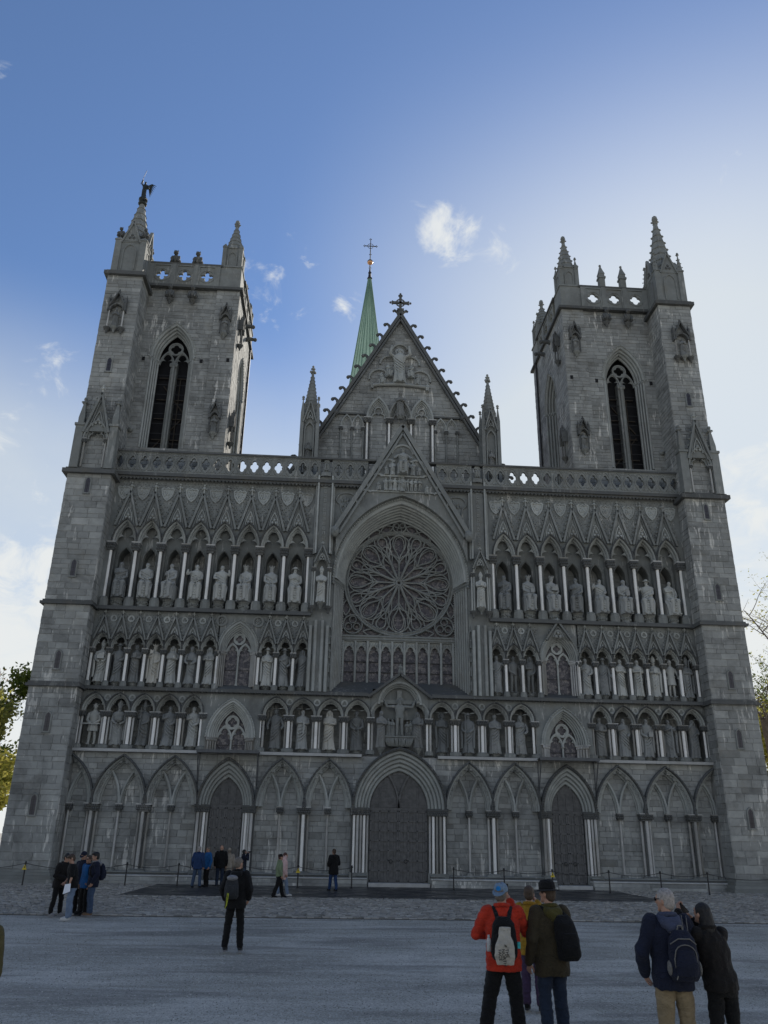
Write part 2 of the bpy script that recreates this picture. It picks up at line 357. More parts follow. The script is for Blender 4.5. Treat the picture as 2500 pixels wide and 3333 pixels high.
def ring_plate(fn_in, fn_out, y0, y1, n=48):
    """plate with a hole: radial polygons fn(theta) -> (x, z), front y0 and back y1"""
    mb = MB(); vs = []
    for k in range(n):
        th = 2 * pi * k / n; a = fn_in(th); b_ = fn_out(th)
        vs += [(a[0], y0, a[1]), (b_[0], y0, b_[1]), (a[0], y1, a[1]), (b_[0], y1, b_[1])]
    fs = []
    for k in range(n):
        i = 4 * k; j = 4 * ((k + 1) % n)
        fs += [(i, j, j + 1, i + 1), (i + 2, i + 3, j + 3, j + 2), (i, i + 2, j + 2, j), (i + 1, j + 1, j + 3, i + 3)]
    return mb.add(vs, fs)
# ------------------------------------------------------------------ ashlar
BLOCKS = []      # (frame origin, u axis, n axis, u0, u1, z0, z1, depth, tint, parent key, front?)
def ashlar(key, O, U, Nn, u0, u1, z0, z1, rng, course=(0.24, 0.40), length=(0.4, 1.05), hole=None, pick=True, d=0.03, mean=0.47):
    O = Vector(O); U = Vector(U); Nn = Vector(Nn); z = z0
    while z < z1 - 0.02:
        h = min(rng.uniform(*course), z1 - z)
        if z1 - z - h < 0.12: h = z1 - z
        spans = [(u0, u1)]
        if hole:
            for a, b_ in hole(z + h * 0.5):
                ns = []
                for p, q in spans:
                    if b_ <= p or a >= q: ns.append((p, q)); continue
                    if a > p: ns.append((p, a))
                    if b_ < q: ns.append((b_, q))
                spans = ns
        shade = rng.gauss(0, 0.08)
        for p, q in spans:
            u = p
            while u < q - 0.01:
                w = rng.uniform(*length)
                if q - u - w < length[0] * 0.6: w = q - u
                t = min(1.0, max(0.0, rng.gauss(mean, 0.17) + shade))
                if rng.random() < 0.05: t = rng.choice((0.02, 0.93))
                BLOCKS.append((O, U, Nn, u + 0.004, u + w - 0.004, z + 0.004, z + h - 0.004, d * rng.uniform(0.55, 1.25), t, key, pick))
                u += w
        z += h
XA = Vector((1, 0, 0)); YA = Vector((0, 1, 0)); NF = Vector((0, -1, 0))
def unit_block():
    mb = MB(); b_ = 0.03
    mb.add([(0, 0, 0), (1, 0, 0), (1, 0, 1), (0, 0, 1), (b_, -1, b_ * 1.6), (1 - b_, -1, b_ * 1.6), (1 - b_, -1, 1 - b_ * 1.6), (b_, -1, 1 - b_ * 1.6)],
           [(4, 5, 6, 7), (0, 1, 5, 4), (1, 2, 6, 5), (2, 3, 7, 6), (3, 0, 4, 7)])
    return mb.mesh('stone')
def lay_blocks(parents):
    me = unit_block(); me.materials.append(MATS['ashlar_piece'])
    def size(B):
        c = B[0] + B[1] * (B[3] + B[4]) / 2 + Vector((0, 0, (B[5] + B[6]) / 2)); return (B[4] - B[3]) * (B[6] - B[5]) / (c - CAM).length_squared
    cand = sorted([i for i, B in enumerate(BLOCKS) if B[10] and B[2].y < -0.9], key=lambda i: -size(BLOCKS[i]))
    single = set(cand[:300]); joined = {}
    for i, (O, U, Nn, a, b_, z0, z1, d, t, key, pick) in enumerate(BLOCKS):
        if i in single:
            o = bpy.data.objects.new('stone', me); col.objects.link(o); o.parent = parents[key]
            p = O + U * a; o.location = (p.x, p.y, z0); o.scale = (b_ - a, d, z1 - z0)
        else:
            mb = joined.setdefault(key, MB()); e = 0.012; Z = Vector((0, 0, 1))
            f = lambda u, z, n: O + U * u + Z * z + Nn * n
            mb.add([f(a, z0, 0), f(b_, z0, 0), f(b_, z1, 0), f(a, z1, 0), f(a + e, z0 + e, d), f(b_ - e, z0 + e, d), f(b_ - e, z1 - e, d), f(a + e, z1 - e, d)],
                   [(4, 5, 6, 7), (0, 1, 5, 4), (1, 2, 6, 5), (2, 3, 7, 6), (3, 0, 4, 7)], t)
    for key, mb in joined.items():
        tag(ob('stonework', mb, 'ashlar', parents[key]), kind='stuff')
# ------------------------------------------------------------------ carved figures
def loft(mb, rings, seg=24, tint=0.5):
    """rings of (cx, cy, z, w, d, amp, k, ph)"""
    vs = []; fs = []
    for cx, cy, z, w, d, amp, k, ph in rings:
        for i in range(seg):
            th = 2 * pi * i / seg
            f = 1 + amp * (0.65 * sin(k * th + ph) + 0.45 * sin((k * 1.7 + 0.5) * th + 2.1 * ph + 1.0))
            vs.append((cx + w * f * cos(th), cy + d * f * sin(th), z))
    m = len(rings)
    for i in range(m - 1):
        for j in range(seg): fs.append((i * seg + j, i * seg + (j + 1) % seg, (i + 1) * seg + (j + 1) % seg, (i + 1) * seg + j))
    fs.append(tuple(range(seg - 1, -1, -1))); fs.append(tuple(range((m - 1) * seg, m * seg)))
    mb.add(vs, fs, tint, False)
def interp(tab, z):
    for (a, *p), (b_, *q) in zip(tab, tab[1:]):
        if z <= b_:
            t = (z - a) / (b_ - a) if b_ > a else 0; t = max(0.0, min(1.0, t)); t = t * t * (3 - 2 * t)
            return [x + (y - x) * t for x, y in zip(p, q)]
    return tab[-1][1:]
def figure(rng, kind='robe', head='hair', item='none', arms=None, turn=0.0, beard=False):
    """stone figure of unit height facing -Y, feet at the origin"""
    mb = MB(); sway = rng.uniform(-0.03, 0.03); k = rng.choice((7, 8, 9)); ph0 = rng.uniform(0, 6)
    hz = 0.915
    if kind in ('robe', 'cloak'):
        tab = [(0.0, 0.15, 0.115), (0.08, 0.138, 0.11), (0.3, 0.125, 0.10), (0.48, 0.128, 0.10), (0.6, 0.118, 0.09), (0.70, 0.145, 0.09), (0.765, 0.158, 0.082), (0.80, 0.13, 0.07), (0.83, 0.058, 0.052), (0.87, 0.045, 0.045)]
        rings = []
        for i in range(27):
            z = 0.87 * i / 26; w, d = interp(tab, z); g = max(0, 1 - z / 0.62)
            amp = 0.03 + 0.17 * g if z < 0.78 else 0.0
            rings.append((sway * sin(pi * z) + turn * 0.0, 0.012 * sin(z * 9 + ph0), z, w, d, amp, k, ph0 + z * 1.8))
        loft(mb, rings)
        for s_ in (-1, 1): mb.ball((s_ * 0.06, -0.10, 0.018), 0.04, 6, 4, sx=0.8, sy=1.3, sz=0.5)
        # swags of drapery
        sgn = rng.choice((-1, 1))
        for q in range(5):
            z1 = 0.74 - 0.075 * q; z2 = 0.52 - 0.085 * q
            pts = []
            for i in range(7):
                t = i / 6; x = sgn * (0.13 - 0.25 * t); z = z1 + (z2 - z1) * t - 0.03 * sin(pi * t)
                w, d = interp(tab, max(z, 0.02)); xx = max(-0.98, min(0.98, x / w)); pts.append((x + sway, -d * sqrt(max(0.02, 1 - xx * xx)) - 0.004, z))
            mb.tube(pts, [0.006, 0.015, 0.021, 0.023, 0.021, 0.015, 0.006], 5)
        if kind == 'cloak':
            for s_ in (-1, 1):
                mb.tube([(s_ * 0.12, -0.02, 0.79), (s_ * 0.165, -0.035, 0.6), (s_ * 0.15, -0.055, 0.35), (s_ * 0.155, -0.05, 0.12)], [0.03, 0.038, 0.032, 0.03], 6)
    elif kind == 'seat':
        tab = [(0.0, 0.155, 0.10), (0.10, 0.15, 0.10), (0.36, 0.165, 0.115), (0.44, 0.17, 0.15), (0.52, 0.145, 0.115), (0.62, 0.135, 0.095), (0.72, 0.165, 0.095), (0.79, 0.18, 0.085), (0.825, 0.13, 0.07), (0.85, 0.06, 0.052), (0.88, 0.05, 0.048)]
        rings = []
        for i in range(27):
            z = 0.88 * i / 26; w, d = interp(tab, z); cy = -0.13 if z < 0.3 else (-0.13 + 0.13 * min(1, (z - 0.3) / 0.2))
            amp = 0.16 if z < 0.42 else (0.04 if z < 0.8 else 0)
            rings.append((sway * z, cy, z, w, d, amp, 6, ph0 + z * 1.2))
        loft(mb, rings)
        for s_ in (-1, 1):
            mb.ball((s_ * 0.085, -0.20, 0.40), 0.075, 8, 5, sx=1, sy=1.1, sz=0.9)
            mb.tube([(s_ * 0.085, -0.225, 0.39), (s_ * 0.08, -0.22, 0.22), (s_ * 0.085, -0.205, 0.05)], [0.055, 0.045, 0.05], 7)
            mb.ball((s_ * 0.085, -0.26, 0.02), 0.045, 6, 4, sx=0.8, sy=1.3, sz=0.5)
        for q in range(4):
            z = 0.34 - 0.07 * q
            mb.tube([(-0.13, -0.2, z + 0.06), (0, -0.245, z - 0.02), (0.13, -0.2, z + 0.05)], [0.008, 0.016, 0.008], 5)
        sg = rng.choice((-1, 1))
        for q in range(5):
            P_ = []
            for i in range(6):
                u = i / 5; xx = sg * (0.15 - 0.29 * u); zz = 0.77 - 0.06 * q - (0.16 + 0.02 * q) * u; w_, d_ = interp(tab, zz); P_.append((xx, -d_ * sqrt(max(0.05, 1 - min(0.98, abs(xx) / w_) ** 2)) - 0.004 + (0.0 if zz > 0.5 else -0.06), zz))
            mb.tube(P_, [0.006, 0.014, 0.018, 0.018, 0.014, 0.006], 5)
        mb.box(-0.17, 0.17, -0.05, 0.12, 0.0, 0.4)           # the seat it was carved with
        hz = 0.93
    else:                                                       # legs showing: knight or nude
        for s_ in (-1, 1):
            mb.tube([(s_ * 0.075, 0, 0.0), (s_ * 0.07, 0.008, 0.06), (s_ * 0.068, 0.012, 0.2), (s_ * 0.06, 0, 0.29), (s_ * 0.058, 0, 0.42), (s_ * 0.05, 0, 0.54)], [0.03, 0.028, 0.042, 0.037, 0.055, 0.065], 8)
            mb.ball((s_ * 0.08, -0.05, 0.02), 0.04, 6, 4, sx=0.8, sy=1.6, sz=0.5)
        tab = [(0.0, 0.14, 0.09), (0.36, 0.135, 0.095), (0.5, 0.118, 0.08), (0.6, 0.105, 0.075), (0.71, 0.135, 0.085), (0.78, 0.15, 0.07), (0.81, 0.11, 0.06), (0.835, 0.052, 0.05), (0.87, 0.045, 0.045)]
        zlo = 0.33 if kind == 'knight' else 0.47
        rings = []
        for i in range(18):
            z = zlo + (0.87 - zlo) * i / 17; w, d = interp(tab, z)
            rings.append((0, 0, z, w if kind == 'knight' or i else w * 0.8, d, 0.05 if (kind == 'knight' and z < 0.5) else 0.0, 9, ph0))
        loft(mb, rings)
        if kind == 'knight': mb.lathe([(0.128, 0.545), (0.132, 0.555), (0.128, 0.575)], n=16, sy=0.68)
    # arms
    if arms is None: arms = (rng.choice(((0.05, -0.15, 0.60), (-0.02, -0.14, 0.66), (0.10, -0.13, 0.50))), rng.choice(((0.05, -0.15, 0.55), (0.0, -0.15, 0.62), (0.16, -0.06, 0.46))))
    sh = 0.775 if kind != 'seat' else 0.79
    for s_, (hx, hy, h_) in zip((-1, 1), arms):
        S = Vector((s_ * 0.125, 0, sh)); Hn = Vector((s_ * hx if True else hx, hy, h_))
        mid = (S + Hn) / 2 + Vector((s_ * 0.06, 0.02, -0.06))
        if h_ > 0.75: mid = (S + Hn) / 2 + Vector((s_ * 0.07, -0.02, -0.09))
        mb.tube([S, (S + mid) / 2 + Vector((s_ * 0.012, 0, 0)), mid, (mid + Hn) / 2, Hn], [0.044, 0.042, 0.040, 0.036, 0.024], 7)
        mb.ball(Hn, 0.03, 6, 4, sx=0.9, sy=0.9, sz=1.1)
    # head
    c = Vector((sway * 0.6 + turn * 0.03, -0.012, hz)); m0 = len(mb.v)
    mb.ball(c, 0.058, 10, 7, sx=0.88, sy=1.0, sz=1.22)
    mb.ball(c + Vector((0, -0.058, -0.005)), 0.013, 5, 4, sz=1.6)                                           # nose
    for s_ in (-1, 1): mb.ball(c + Vector((s_ * 0.024, -0.047, 0.02)), 0.013, 5, 3, sz=0.5)                     # brows
    if beard: mb.ball(c + Vector((0, -0.04, -0.065)), 0.038, 7, 5, sx=0.9, sy=0.7, sz=1.5)
    if head in ('hair', 'long', 'bald'):
        if head != 'bald': mb.ball(c + Vector((0, 0.014, 0.015)), 0.064, 9, 6, sx=0.98, sy=0.95, sz=1.1)
        if head == 'long':
            for s_ in (-1, 1): mb.tube([c + Vector((s_ * 0.05, 0.01, 0.03)), c + Vector((s_ * 0.065, 0.0, -0.06)), c + Vector((s_ * 0.075, -0.01, -0.14))], [0.03, 0.03, 0.018], 6)
    elif head == 'mitre':
        mb.lathe([(0.058, 0.03), (0.068, 0.06), (0.072, 0.10), (0.05, 0.15), (0.012, 0.205)], c, 8, sy=0.62, smooth=True)
        mb.box(c.x - 0.006, c.x + 0.006, c.y - 0.05, c.y - 0.03, c.z + 0.03, c.z + 0.19)
    elif head == 'crown':
        mb.ball(c + Vector((0, 0.012, 0.01)), 0.063, 9, 6, sz=1.1)
        mb.lathe([(0.06, 0.035), (0.064, 0.06), (0.07, 0.075), (0.05, 0.07)], c, 10)
        for q in range(6):
            th = q * pi / 3 + 0.5; mb.tube([c + Vector((0.066 * cos(th), 0.066 * sin(th), 0.07)), c + Vector((0.074 * cos(th), 0.074 * sin(th), 0.115))], [0.016, 0.006], 5)
    elif head == 'hood':
        mb.ball(c + Vector((0, 0.018, 0.008)), 0.072, 9, 6, sx=0.98, sy=0.95, sz=1.2)
        mb.tube([c + Vector((0, 0.03, 0.02)), c + Vector((0, 0.03, -0.1)), c + Vector((0, 0.02, -0.16))], [0.065, 0.08, 0.10], 9, flat=0.6)
    elif head == 'hat':
        mb.lathe([(0.10, 0.035), (0.10, 0.045), (0.062, 0.055), (0.052, 0.10), (0.02, 0.115)], c, 12)
    elif head == 'helm':
        mb.lathe([(0.06, 0.0), (0.066, 0.03), (0.055, 0.075), (0.015, 0.115)], c, 10, smooth=True)
    elif head == 'tallhat':
        mb.lathe([(0.075, 0.03), (0.06, 0.05), (0.045, 0.12), (0.01, 0.23)], c, 9, smooth=True)
    elif head == 'halo':
        mb.ball(c + Vector((0, 0.012, 0.01)), 0.063, 9, 6, sz=1.1)
        mb.lathe([(0.105, -0.008), (0.105, 0.008)], (0, 0, 0), 16); n = 16 * 2
        M = Matrix.Translation(c + Vector((0, 0.04, 0.02))) @ Matrix.Rotation(pi / 2, 4, 'X')
        mb.xf(M, len(mb.v) - n)
    # things carved into the hands
    hr = Vector((arms[1][0], arms[1][1], arms[1][2])); hl = Vector((-arms[0][0], arms[0][1], arms[0][2]))
    if item == 'book': mb.box(hr.x - 0.05, hr.x + 0.05, hr.y - 0.035, hr.y + 0.0, hr.z - 0.01, hr.z + 0.11)
    elif item == 'staff': mb.tube([(hl.x, hl.y - 0.01, 0.02), (hl.x, hl.y - 0.01, 0.98)], 0.011, 6)
    elif item == 'crozier':
        mb.tube([(hl.x, hl.y - 0.01, 0.02), (hl.x, hl.y - 0.01, 0.95)], 0.011, 6); mb.tube([(hl.x + 0.04 * cos(t * 0.9 + pi) + 0.04, hl.y - 0.01, 0.95 + 0.04 * sin(pi - t * 0.9)) for t in range(6)], 0.011, 5)
    elif item == 'cross':
        mb.tube([(hl.x, hl.y - 0.015, 0.1), (hl.x, hl.y - 0.015, 0.93)], 0.011, 6); mb.box(hl.x - 0.07, hl.x + 0.07, hl.y - 0.026, hl.y - 0.004, 0.83, 0.85)
    elif item == 'handcross':
        mb.box(hr.x - 0.012, hr.x + 0.012, hr.y - 0.045, hr.y - 0.02, hr.z - 0.03, hr.z + 0.13); mb.box(hr.x - 0.05, hr.x + 0.05, hr.y - 0.045, hr.y - 0.02, hr.z + 0.065, hr.z + 0.09)
    elif item == 'sword':
        mb.box(hr.x - 0.013, hr.x + 0.013, hr.y - 0.035, hr.y - 0.02, 0.06, hr.z + 0.08); mb.box(hr.x - 0.06, hr.x + 0.06, hr.y - 0.038, hr.y - 0.016, hr.z + 0.0, hr.z + 0.02)
    elif item == 'swordflat':
        mb.box(-0.27, 0.20, -0.175, -0.16, 0.49, 0.515)
    elif item == 'axe':
        mb.tube([(hl.x, hl.y - 0.015, 0.1), (hl.x, hl.y - 0.015, 0.86)], 0.011, 6); mb.prism([(hl.x - 0.08, 0.74), (hl.x, 0.78), (hl.x, 0.83), (hl.x - 0.085, 0.87)], hl.y - 0.025, hl.y - 0.008)
    elif item == 'model':
        mb.box(-0.09, 0.09, -0.21, -0.12, 0.58, 0.65); mb.prism([(-0.10, 0.65), (0.10, 0.65), (0.0, 0.72)], -0.215, -0.115); mb.box(0.04, 0.085, -0.20, -0.14, 0.65, 0.75)
    elif item == 'bowl':
        mb.lathe([(0.03, -0.05), (0.09, 0.0), (0.10, 0.03), (0.085, 0.03)], (0, -0.16, 0.60), 12)
        for q in range(3): mb.ball((-0.04 + 0.04 * q, -0.17, 0.655), 0.032, 6, 4)
    elif item == 'wheel':
        mb.tube([(0.10 * cos(t * pi / 6) - 0.02, -0.22, 0.56 + 0.10 * sin(t * pi / 6)) for t in range(13)], 0.012, 5)
        for q in range(3): mb.tube([(-0.02 + 0.1 * cos(q * pi / 3), -0.22, 0.56 + 0.1 * sin(q * pi / 3)), (-0.02 - 0.1 * cos(q * pi / 3), -0.22, 0.56 - 0.1 * sin(q * pi / 3))], 0.008, 4)
    elif item == 'harp':
        mb.tube([(-0.03, -0.2, 0.42), (-0.06, -0.21, 0.60), (0.03, -0.21, 0.66), (0.08, -0.2, 0.58), (0.0, -0.2, 0.42)], 0.014, 5)
        for q in range(3): mb.tube([(-0.03 + 0.03 * q, -0.2, 0.5), (-0.02 + 0.03 * q, -0.21, 0.63)], 0.004, 4)
    elif item == 'jar': mb.lathe([(0.02, -0.05), (0.045, -0.01), (0.03, 0.05), (0.04, 0.065)], (hr.x, hr.y - 0.03, hr.z + 0.02), 9)
    elif item == 'dish': mb.lathe([(0.04, 0), (0.09, 0.02), (0.08, 0.03)], (0.0, -0.17, 0.58), 12)
    elif item == 'scroll': mb.tube([(hl.x, hl.y - 0.02, hl.z + 0.06), (hl.x + 0.03, hl.y - 0.03, hl.z - 0.1), (hl.x + 0.01, hl.y - 0.02, hl.z - 0.28)], 0.022, 6, flat=0.4)
    if turn:
        mb.xf(Matrix.Rotation(turn, 4, 'Z'))
    return mb
def scaled(mb, sx, sy, sz): return mb.xf(Matrix.Diagonal((sx, sy, sz, 1)))
STATUE_N = 0
def pedestal_mesh(kind, rng):
    mb = MB()
    if kind == 'tall':       # carved drum under the seated kings
        mb.lathe([(0.36, 0), (0.36, 0.05), (0.30, 0.10), (0.30, 0.40), (0.35, 0.46), (0.38, 0.54)], n=8, rot=pi / 8, sy=0.8)
        for k in range(9):
            th = pi + pi * (k + 0.5) / 9
            mb.ball((0.30 * cos(th), 0.24 * sin(th), rng.uniform(0.18, 0.32)), 0.06, 6, 4, sz=rng.uniform(0.8, 1.6))
    elif kind == 'low':
        mb.lathe([(0.16, 0.0), (0.21, 0.06), (0.21, 0.12), (0.25, 0.17), (0.25, 0.2)], n=8, rot=pi / 8, sy=0.85)
        for k in range(6):
            th = pi + pi * (k + 0.5) / 6; mb.knob((0.22 * cos(th), 0.19 * sin(th), 0.09), 0.035)
    else:                      # corbel hanging on a wall
        mb.lathe([(0.03, -0.42), (0.07, -0.36), (0.06, -0.30), (0.14, -0.16), (0.20, -0.08), (0.24, 0.0)], n=9)
        for k in range(6): mb.knob((0.15 * cos(pi + pi * k / 5), 0.15 * sin(pi + pi * k / 5), -0.12), 0.05)
    return mb
def statue(x, y, z, h, label, group, kind='robe', head='hair', item='none', arms=None, turn=0.0, beard=False, mat='statue_stone', ped='low', wide=1.0):
    global STATUE_N
    STATUE_N += 1; rng = random.Random(100 + STATUE_N)
    mb = scaled(figure(rng, kind, head, item, arms, turn, beard), h * wide * 1.02, h * 1.1, h)
    root = empty('statue', (x, y, z))
    ph = {'tall': 0.54, 'low': 0.2, 'corbel': 0.0}[ped]
    ob('figure', mb, mat, root, loc=(0, 0, ph))
    ob('pedestal', pedestal_mesh(ped, rng), 'carved', root)
    tag(root, label, 'statue', group)
    return root
# ------------------------------------------------------------------ cathedral
cath = empty('cathedral')
tag(cath, 'huge dark grey stone cathedral front with twin square towers, rose window and statue galleries', 'cathedral')
rngA = random.Random(7)
def archloft(mb, cx, z0, orders, zb=None, n=11, tint=0.5):
    paths = [arch(cx, z0, a, h, n, zb) for a, h, y in orders]; L = len(paths[0]); m = len(paths); vs = []; fs = []
    for i in range(L):
        for p, (a, h, y) in zip(paths, orders): vs.append((p[i][0], y, p[i][1]))
    for i in range(L - 1):
        for q in range(m - 1): fs.append((i * m + q, (i + 1) * m + q, (i + 1) * m + q + 1, i * m + q + 1))
    return mb.add(vs, fs, tint)
def orders(a0, h0, y0, a1, h1, y1, k, r, seg=6):
    out = []; dn, dy = a1 - a0, y1 - y0; L = sqrt(dn * dn + dy * dy); px, py = dy / L, -dn / L
    for i in range(k * seg + 1):
        t = i / (k * seg); w = r * (2.2 * abs(sin(pi * k * t)) ** 0.5 - 1.2); out.append((a0 + dn * t + px * w, h0 + (h1 - h0) * t + px * w, y0 + dy * t + py * w))
    return out
def arch_x(cx, z0, a, h):
    """half-span of an arch at height z"""
    R = (a * a + h * h) / (2 * a); c = R - a
    def f(z):
        if z < z0: return a
        d = R * R - (z - z0) ** 2
        return sqrt(d) - c if d > c * c else None
    return f
_sh = {}
def shaft(x, y, z0, z1, r, mat, parent):
    k = (round(z1 - z0, 2), r, mat)
    if k not in _sh:
        _sh[k] = MB().tube([(0, 0, 0), (0, 0, z1 - z0)], r, 10).mesh('shaft'); _sh[k].materials.append(MATS[mat])
    return ob('shaft', _sh[k], None, parent, (x, y, z0))
_cp = {}
def capital_mesh(w, h, d):
    k = (w, h, d)
    if k not in _cp:
        mb = MB(); rg = random.Random(3)
        mb.box(-w / 2, w / 2, -d / 2, d / 2, h * 0.84, h, mi=1)
        mb.add([(-w * 0.36, -d * 0.36, 0), (w * 0.36, -d * 0.36, 0), (w * 0.36, d * 0.36, 0), (-w * 0.36, d * 0.36, 0), (-w * 0.46, -d * 0.46, h * 0.84), (w * 0.46, -d * 0.46, h * 0.84), (w * 0.46, d * 0.46, h * 0.84), (-w * 0.46, d * 0.46, h * 0.84)],
               [(0, 1, 5, 4), (1, 2, 6, 5), (2, 3, 7, 6), (3, 0, 4, 7), (3, 2, 1, 0)])
        nx = max(2, int(w / 0.11))
        for row, zz in ((0, 0.28), (1, 0.62)):
            for i in range(nx):
                x = -w * 0.42 + w * 0.84 * (i + 0.5 * (row % 2) * 0.8 + 0.2) / nx
                mb.ball((x, -d * (0.42 + 0.04 * row), h * zz), min(0.055, h * 0.2), 5, 4, sz=1.3)
            for s_ in (-1, 1):
                for j in range(3): mb.ball((s_ * w * 0.42, -d * 0.35 + d * 0.3 * j, h * zz), min(0.05, h * 0.18), 5, 4, sz=1.3)
        mb.box(-w * 0.38, w * 0.38, -d * 0.38, d * 0.38, -0.03, 0.01)
        _cp[k] = mb.mesh('capital'); _cp[k].materials.append(MATS['dark_stone']); _cp[k].materials.append(MATS['shaft_light'])
    return _cp[k]
_bs = {}
def base_mesh(w, h, d):
    k = (w, h, d)
    if k not in _bs:
        mb = MB(); mb.lathe([(w * 0.72, 0), (w * 0.72, h * 0.7), (w * 0.62, h * 0.78), (w * 0.66, h * 0.9), (w * 0.55, h)], n=8, rot=pi / 8, sy=d / w)
        _bs[k] = mb.mesh('base'); _bs[k].materials.append(MATS['carved'])
    return _bs[k]
def pier(x, z0, z1, z2, z3, shafts, cw, cdp, y=0.0):
    """base z0-z1, shafts z1-z2, capital z2-z3; shafts of (dx, dy, r, material)"""
    p = empty('column', (x, y, z0), parent=cath)
    ob('base', base_mesh(round(cw * 0.78, 3), round(z1 - z0, 3), round(cdp * 0.8, 3)), None, p)
    for dx, dy, r, m in shafts: shaft(dx, dy, z1 - z0, z2 - z0 + 0.01, r, m, p)
    ob('capital', capital_mesh(cw, round(z3 - z2, 3), cdp), None, p, (0, 0, z2 - z0))
    return p
SHX = {}
# --- ground storey --------------------------------------------------------------
wall = MB()
wall.box(-17.3, 17.3, 0.33, 0.9, 0.0, 6.36)
DOORS = [(-9.05, 0.85, 1.4, 1.5, 2.42), (0.0, 1.53, 1.9, 2.5, 3.1), (9.05, 0.85, 1.4, 1.5, 2.42)]   # cx, a0, h0, a1, h1
ZS = 3.74
BAYS = [-14.56, -11.90, -6.25, -3.75, 3.75, 6.25, 11.90, 14.56]
HALF = {-14.56: 1.32, -11.90: 1.32, -6.25: 1.25, -3.75: 1.23, 3.75: 1.23, 6.25: 1.25, 11.90: 1.32, 14.56: 1.32}
def ground_holes(z):
    out = []
    for cx, a0, h0, a1, h1 in DOORS:
        w = arch_x(cx, ZS, a0 + 0.02, h0)(z)
        if w and w > 0: out.append((cx - w, cx + w))
    return out
ashlar('wall', (0, 0.33, 0), XA, NF, -17.3, 17.3, 0.55, 6.3, rngA, (0.2, 0.36), (0.35, 0.95), ground_holes, mean=0.72)
HOLES = [(cx, HALF[cx] - 0.13, 2.17) for cx in BAYS] + [(s * 17.25, 1.25, 2.2) for s in (-1, 1)] + [(d[0], d[3] - 0.1, d[4] - 0.12) for d in DOORS]
def spand_holes(z):
    out = []
    for cx, a, h in HOLES:
        w = arch_x(cx, ZS, a, h)(z)
        if w and w > 0: out.append((cx - w, cx + w))
    return out
ashlar('wall', (0, -0.05, 0), XA, NF, -17.3, 17.3, ZS, 6.3, rngA, (0.16, 0.30), (0.4, 1.1), spand_holes, mean=0.6)
edges = sorted([(cx - HALF[cx], cx + HALF[cx], cx, HALF[cx] - 0.05, 2.27) for cx in BAYS] + [(d[0] - d[3] - 0.02, d[0] + d[3] + 0.02, d[0], d[3], d[4]) for d in DOORS])
for x0, x1, cx, a, h in edges:
    spandrel(wall, [(x_, min(z_, 6.359)) for x_, z_ in off(arch(cx, ZS, a, h, 12), 0.0)], x0, x1, 6.36, -0.05)
for s in (-1, 1):
    pts = off(arch(s * 17.25, ZS, 1.3, 2.3, 12), 0.0)
    h_ = pts[:13] if s > 0 else pts[12:]
    spandrel(wall, h_, min(p[0] for p in h_), max(p[0] for p in h_), 6.32, -0.05)
    wall.box(s * 10.57, s * 10.62, -0.05, 0.33, ZS, 6.3)
facade_wall = ob('wall', wall, 'mortar', cath)
for cx in BAYS + [-17.25, 17.25]:
    hb = HALF.get(cx, 1.3); mb = MB(); k_ = rolls(-0.0, 0.31, 0.27, -0.16, 3, 0.06)
    P = arch(cx, ZS, hb - 0.24, 2.04, 12)
    if cx < -16: P = P[12:]
    if cx > 16: P = P[:13]
    mb.sweep(P, k_)
    ob('arch', mb, 'carved_lit', cath)
    mb = MB().sweep(P, [(0.255, -0.1), (0.26, -0.30), (0.30, -0.33), (0.345, -0.30), (0.36, -0.04)])
    for x, z in off(P, 0.31): mb.knob((x, -0.33, z), 0.05)                      # worn leaf ornament on the hood
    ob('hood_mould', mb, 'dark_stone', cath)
    for s in (-1, 1):
        if abs(cx) > 16 and s * cx > 0: continue
        mb = MB(); aw = (hb - 0.24) / 2 - 0.02
        mb.sweep(arch(cx + s * (aw + 0.05), ZS, aw - 0.10, 1.42, 10), rolls(0.0, 0.31, 0.13, 0.06, 2, 0.04) + [(0.15, 0.30)])
        ob('arch', mb, 'carved_lit', cath)
    if abs(cx) < 16 or True:
        xm = cx if abs(cx) < 16 else math.copysign(17.11, cx)
        pier(xm, 0.56, 0.70, 3.42, ZS + 0.02, [(0, 0, 0.055, 'shaft_light')], 0.34, 0.34, y=0.17)
GP = [-15.88, -13.24, -5.0, 5.0, 13.24, 15.88]
for x in GP:
    pier(x, 0.50, 0.68, 3.40, ZS + 0.02, [(-0.22, 0.10, 0.065, 'shaft_light'), (-0.085, -0.02, 0.055, 'dark_stone'), (0.0, -0.12, 0.085, 'marble' if abs(x) < 10 else 'shaft_light'), (0.085, -0.02, 0.055, 'dark_stone'), (0.22, 0.10, 0.065, 'shaft_light')], 0.78, 0.56, y=0.0)
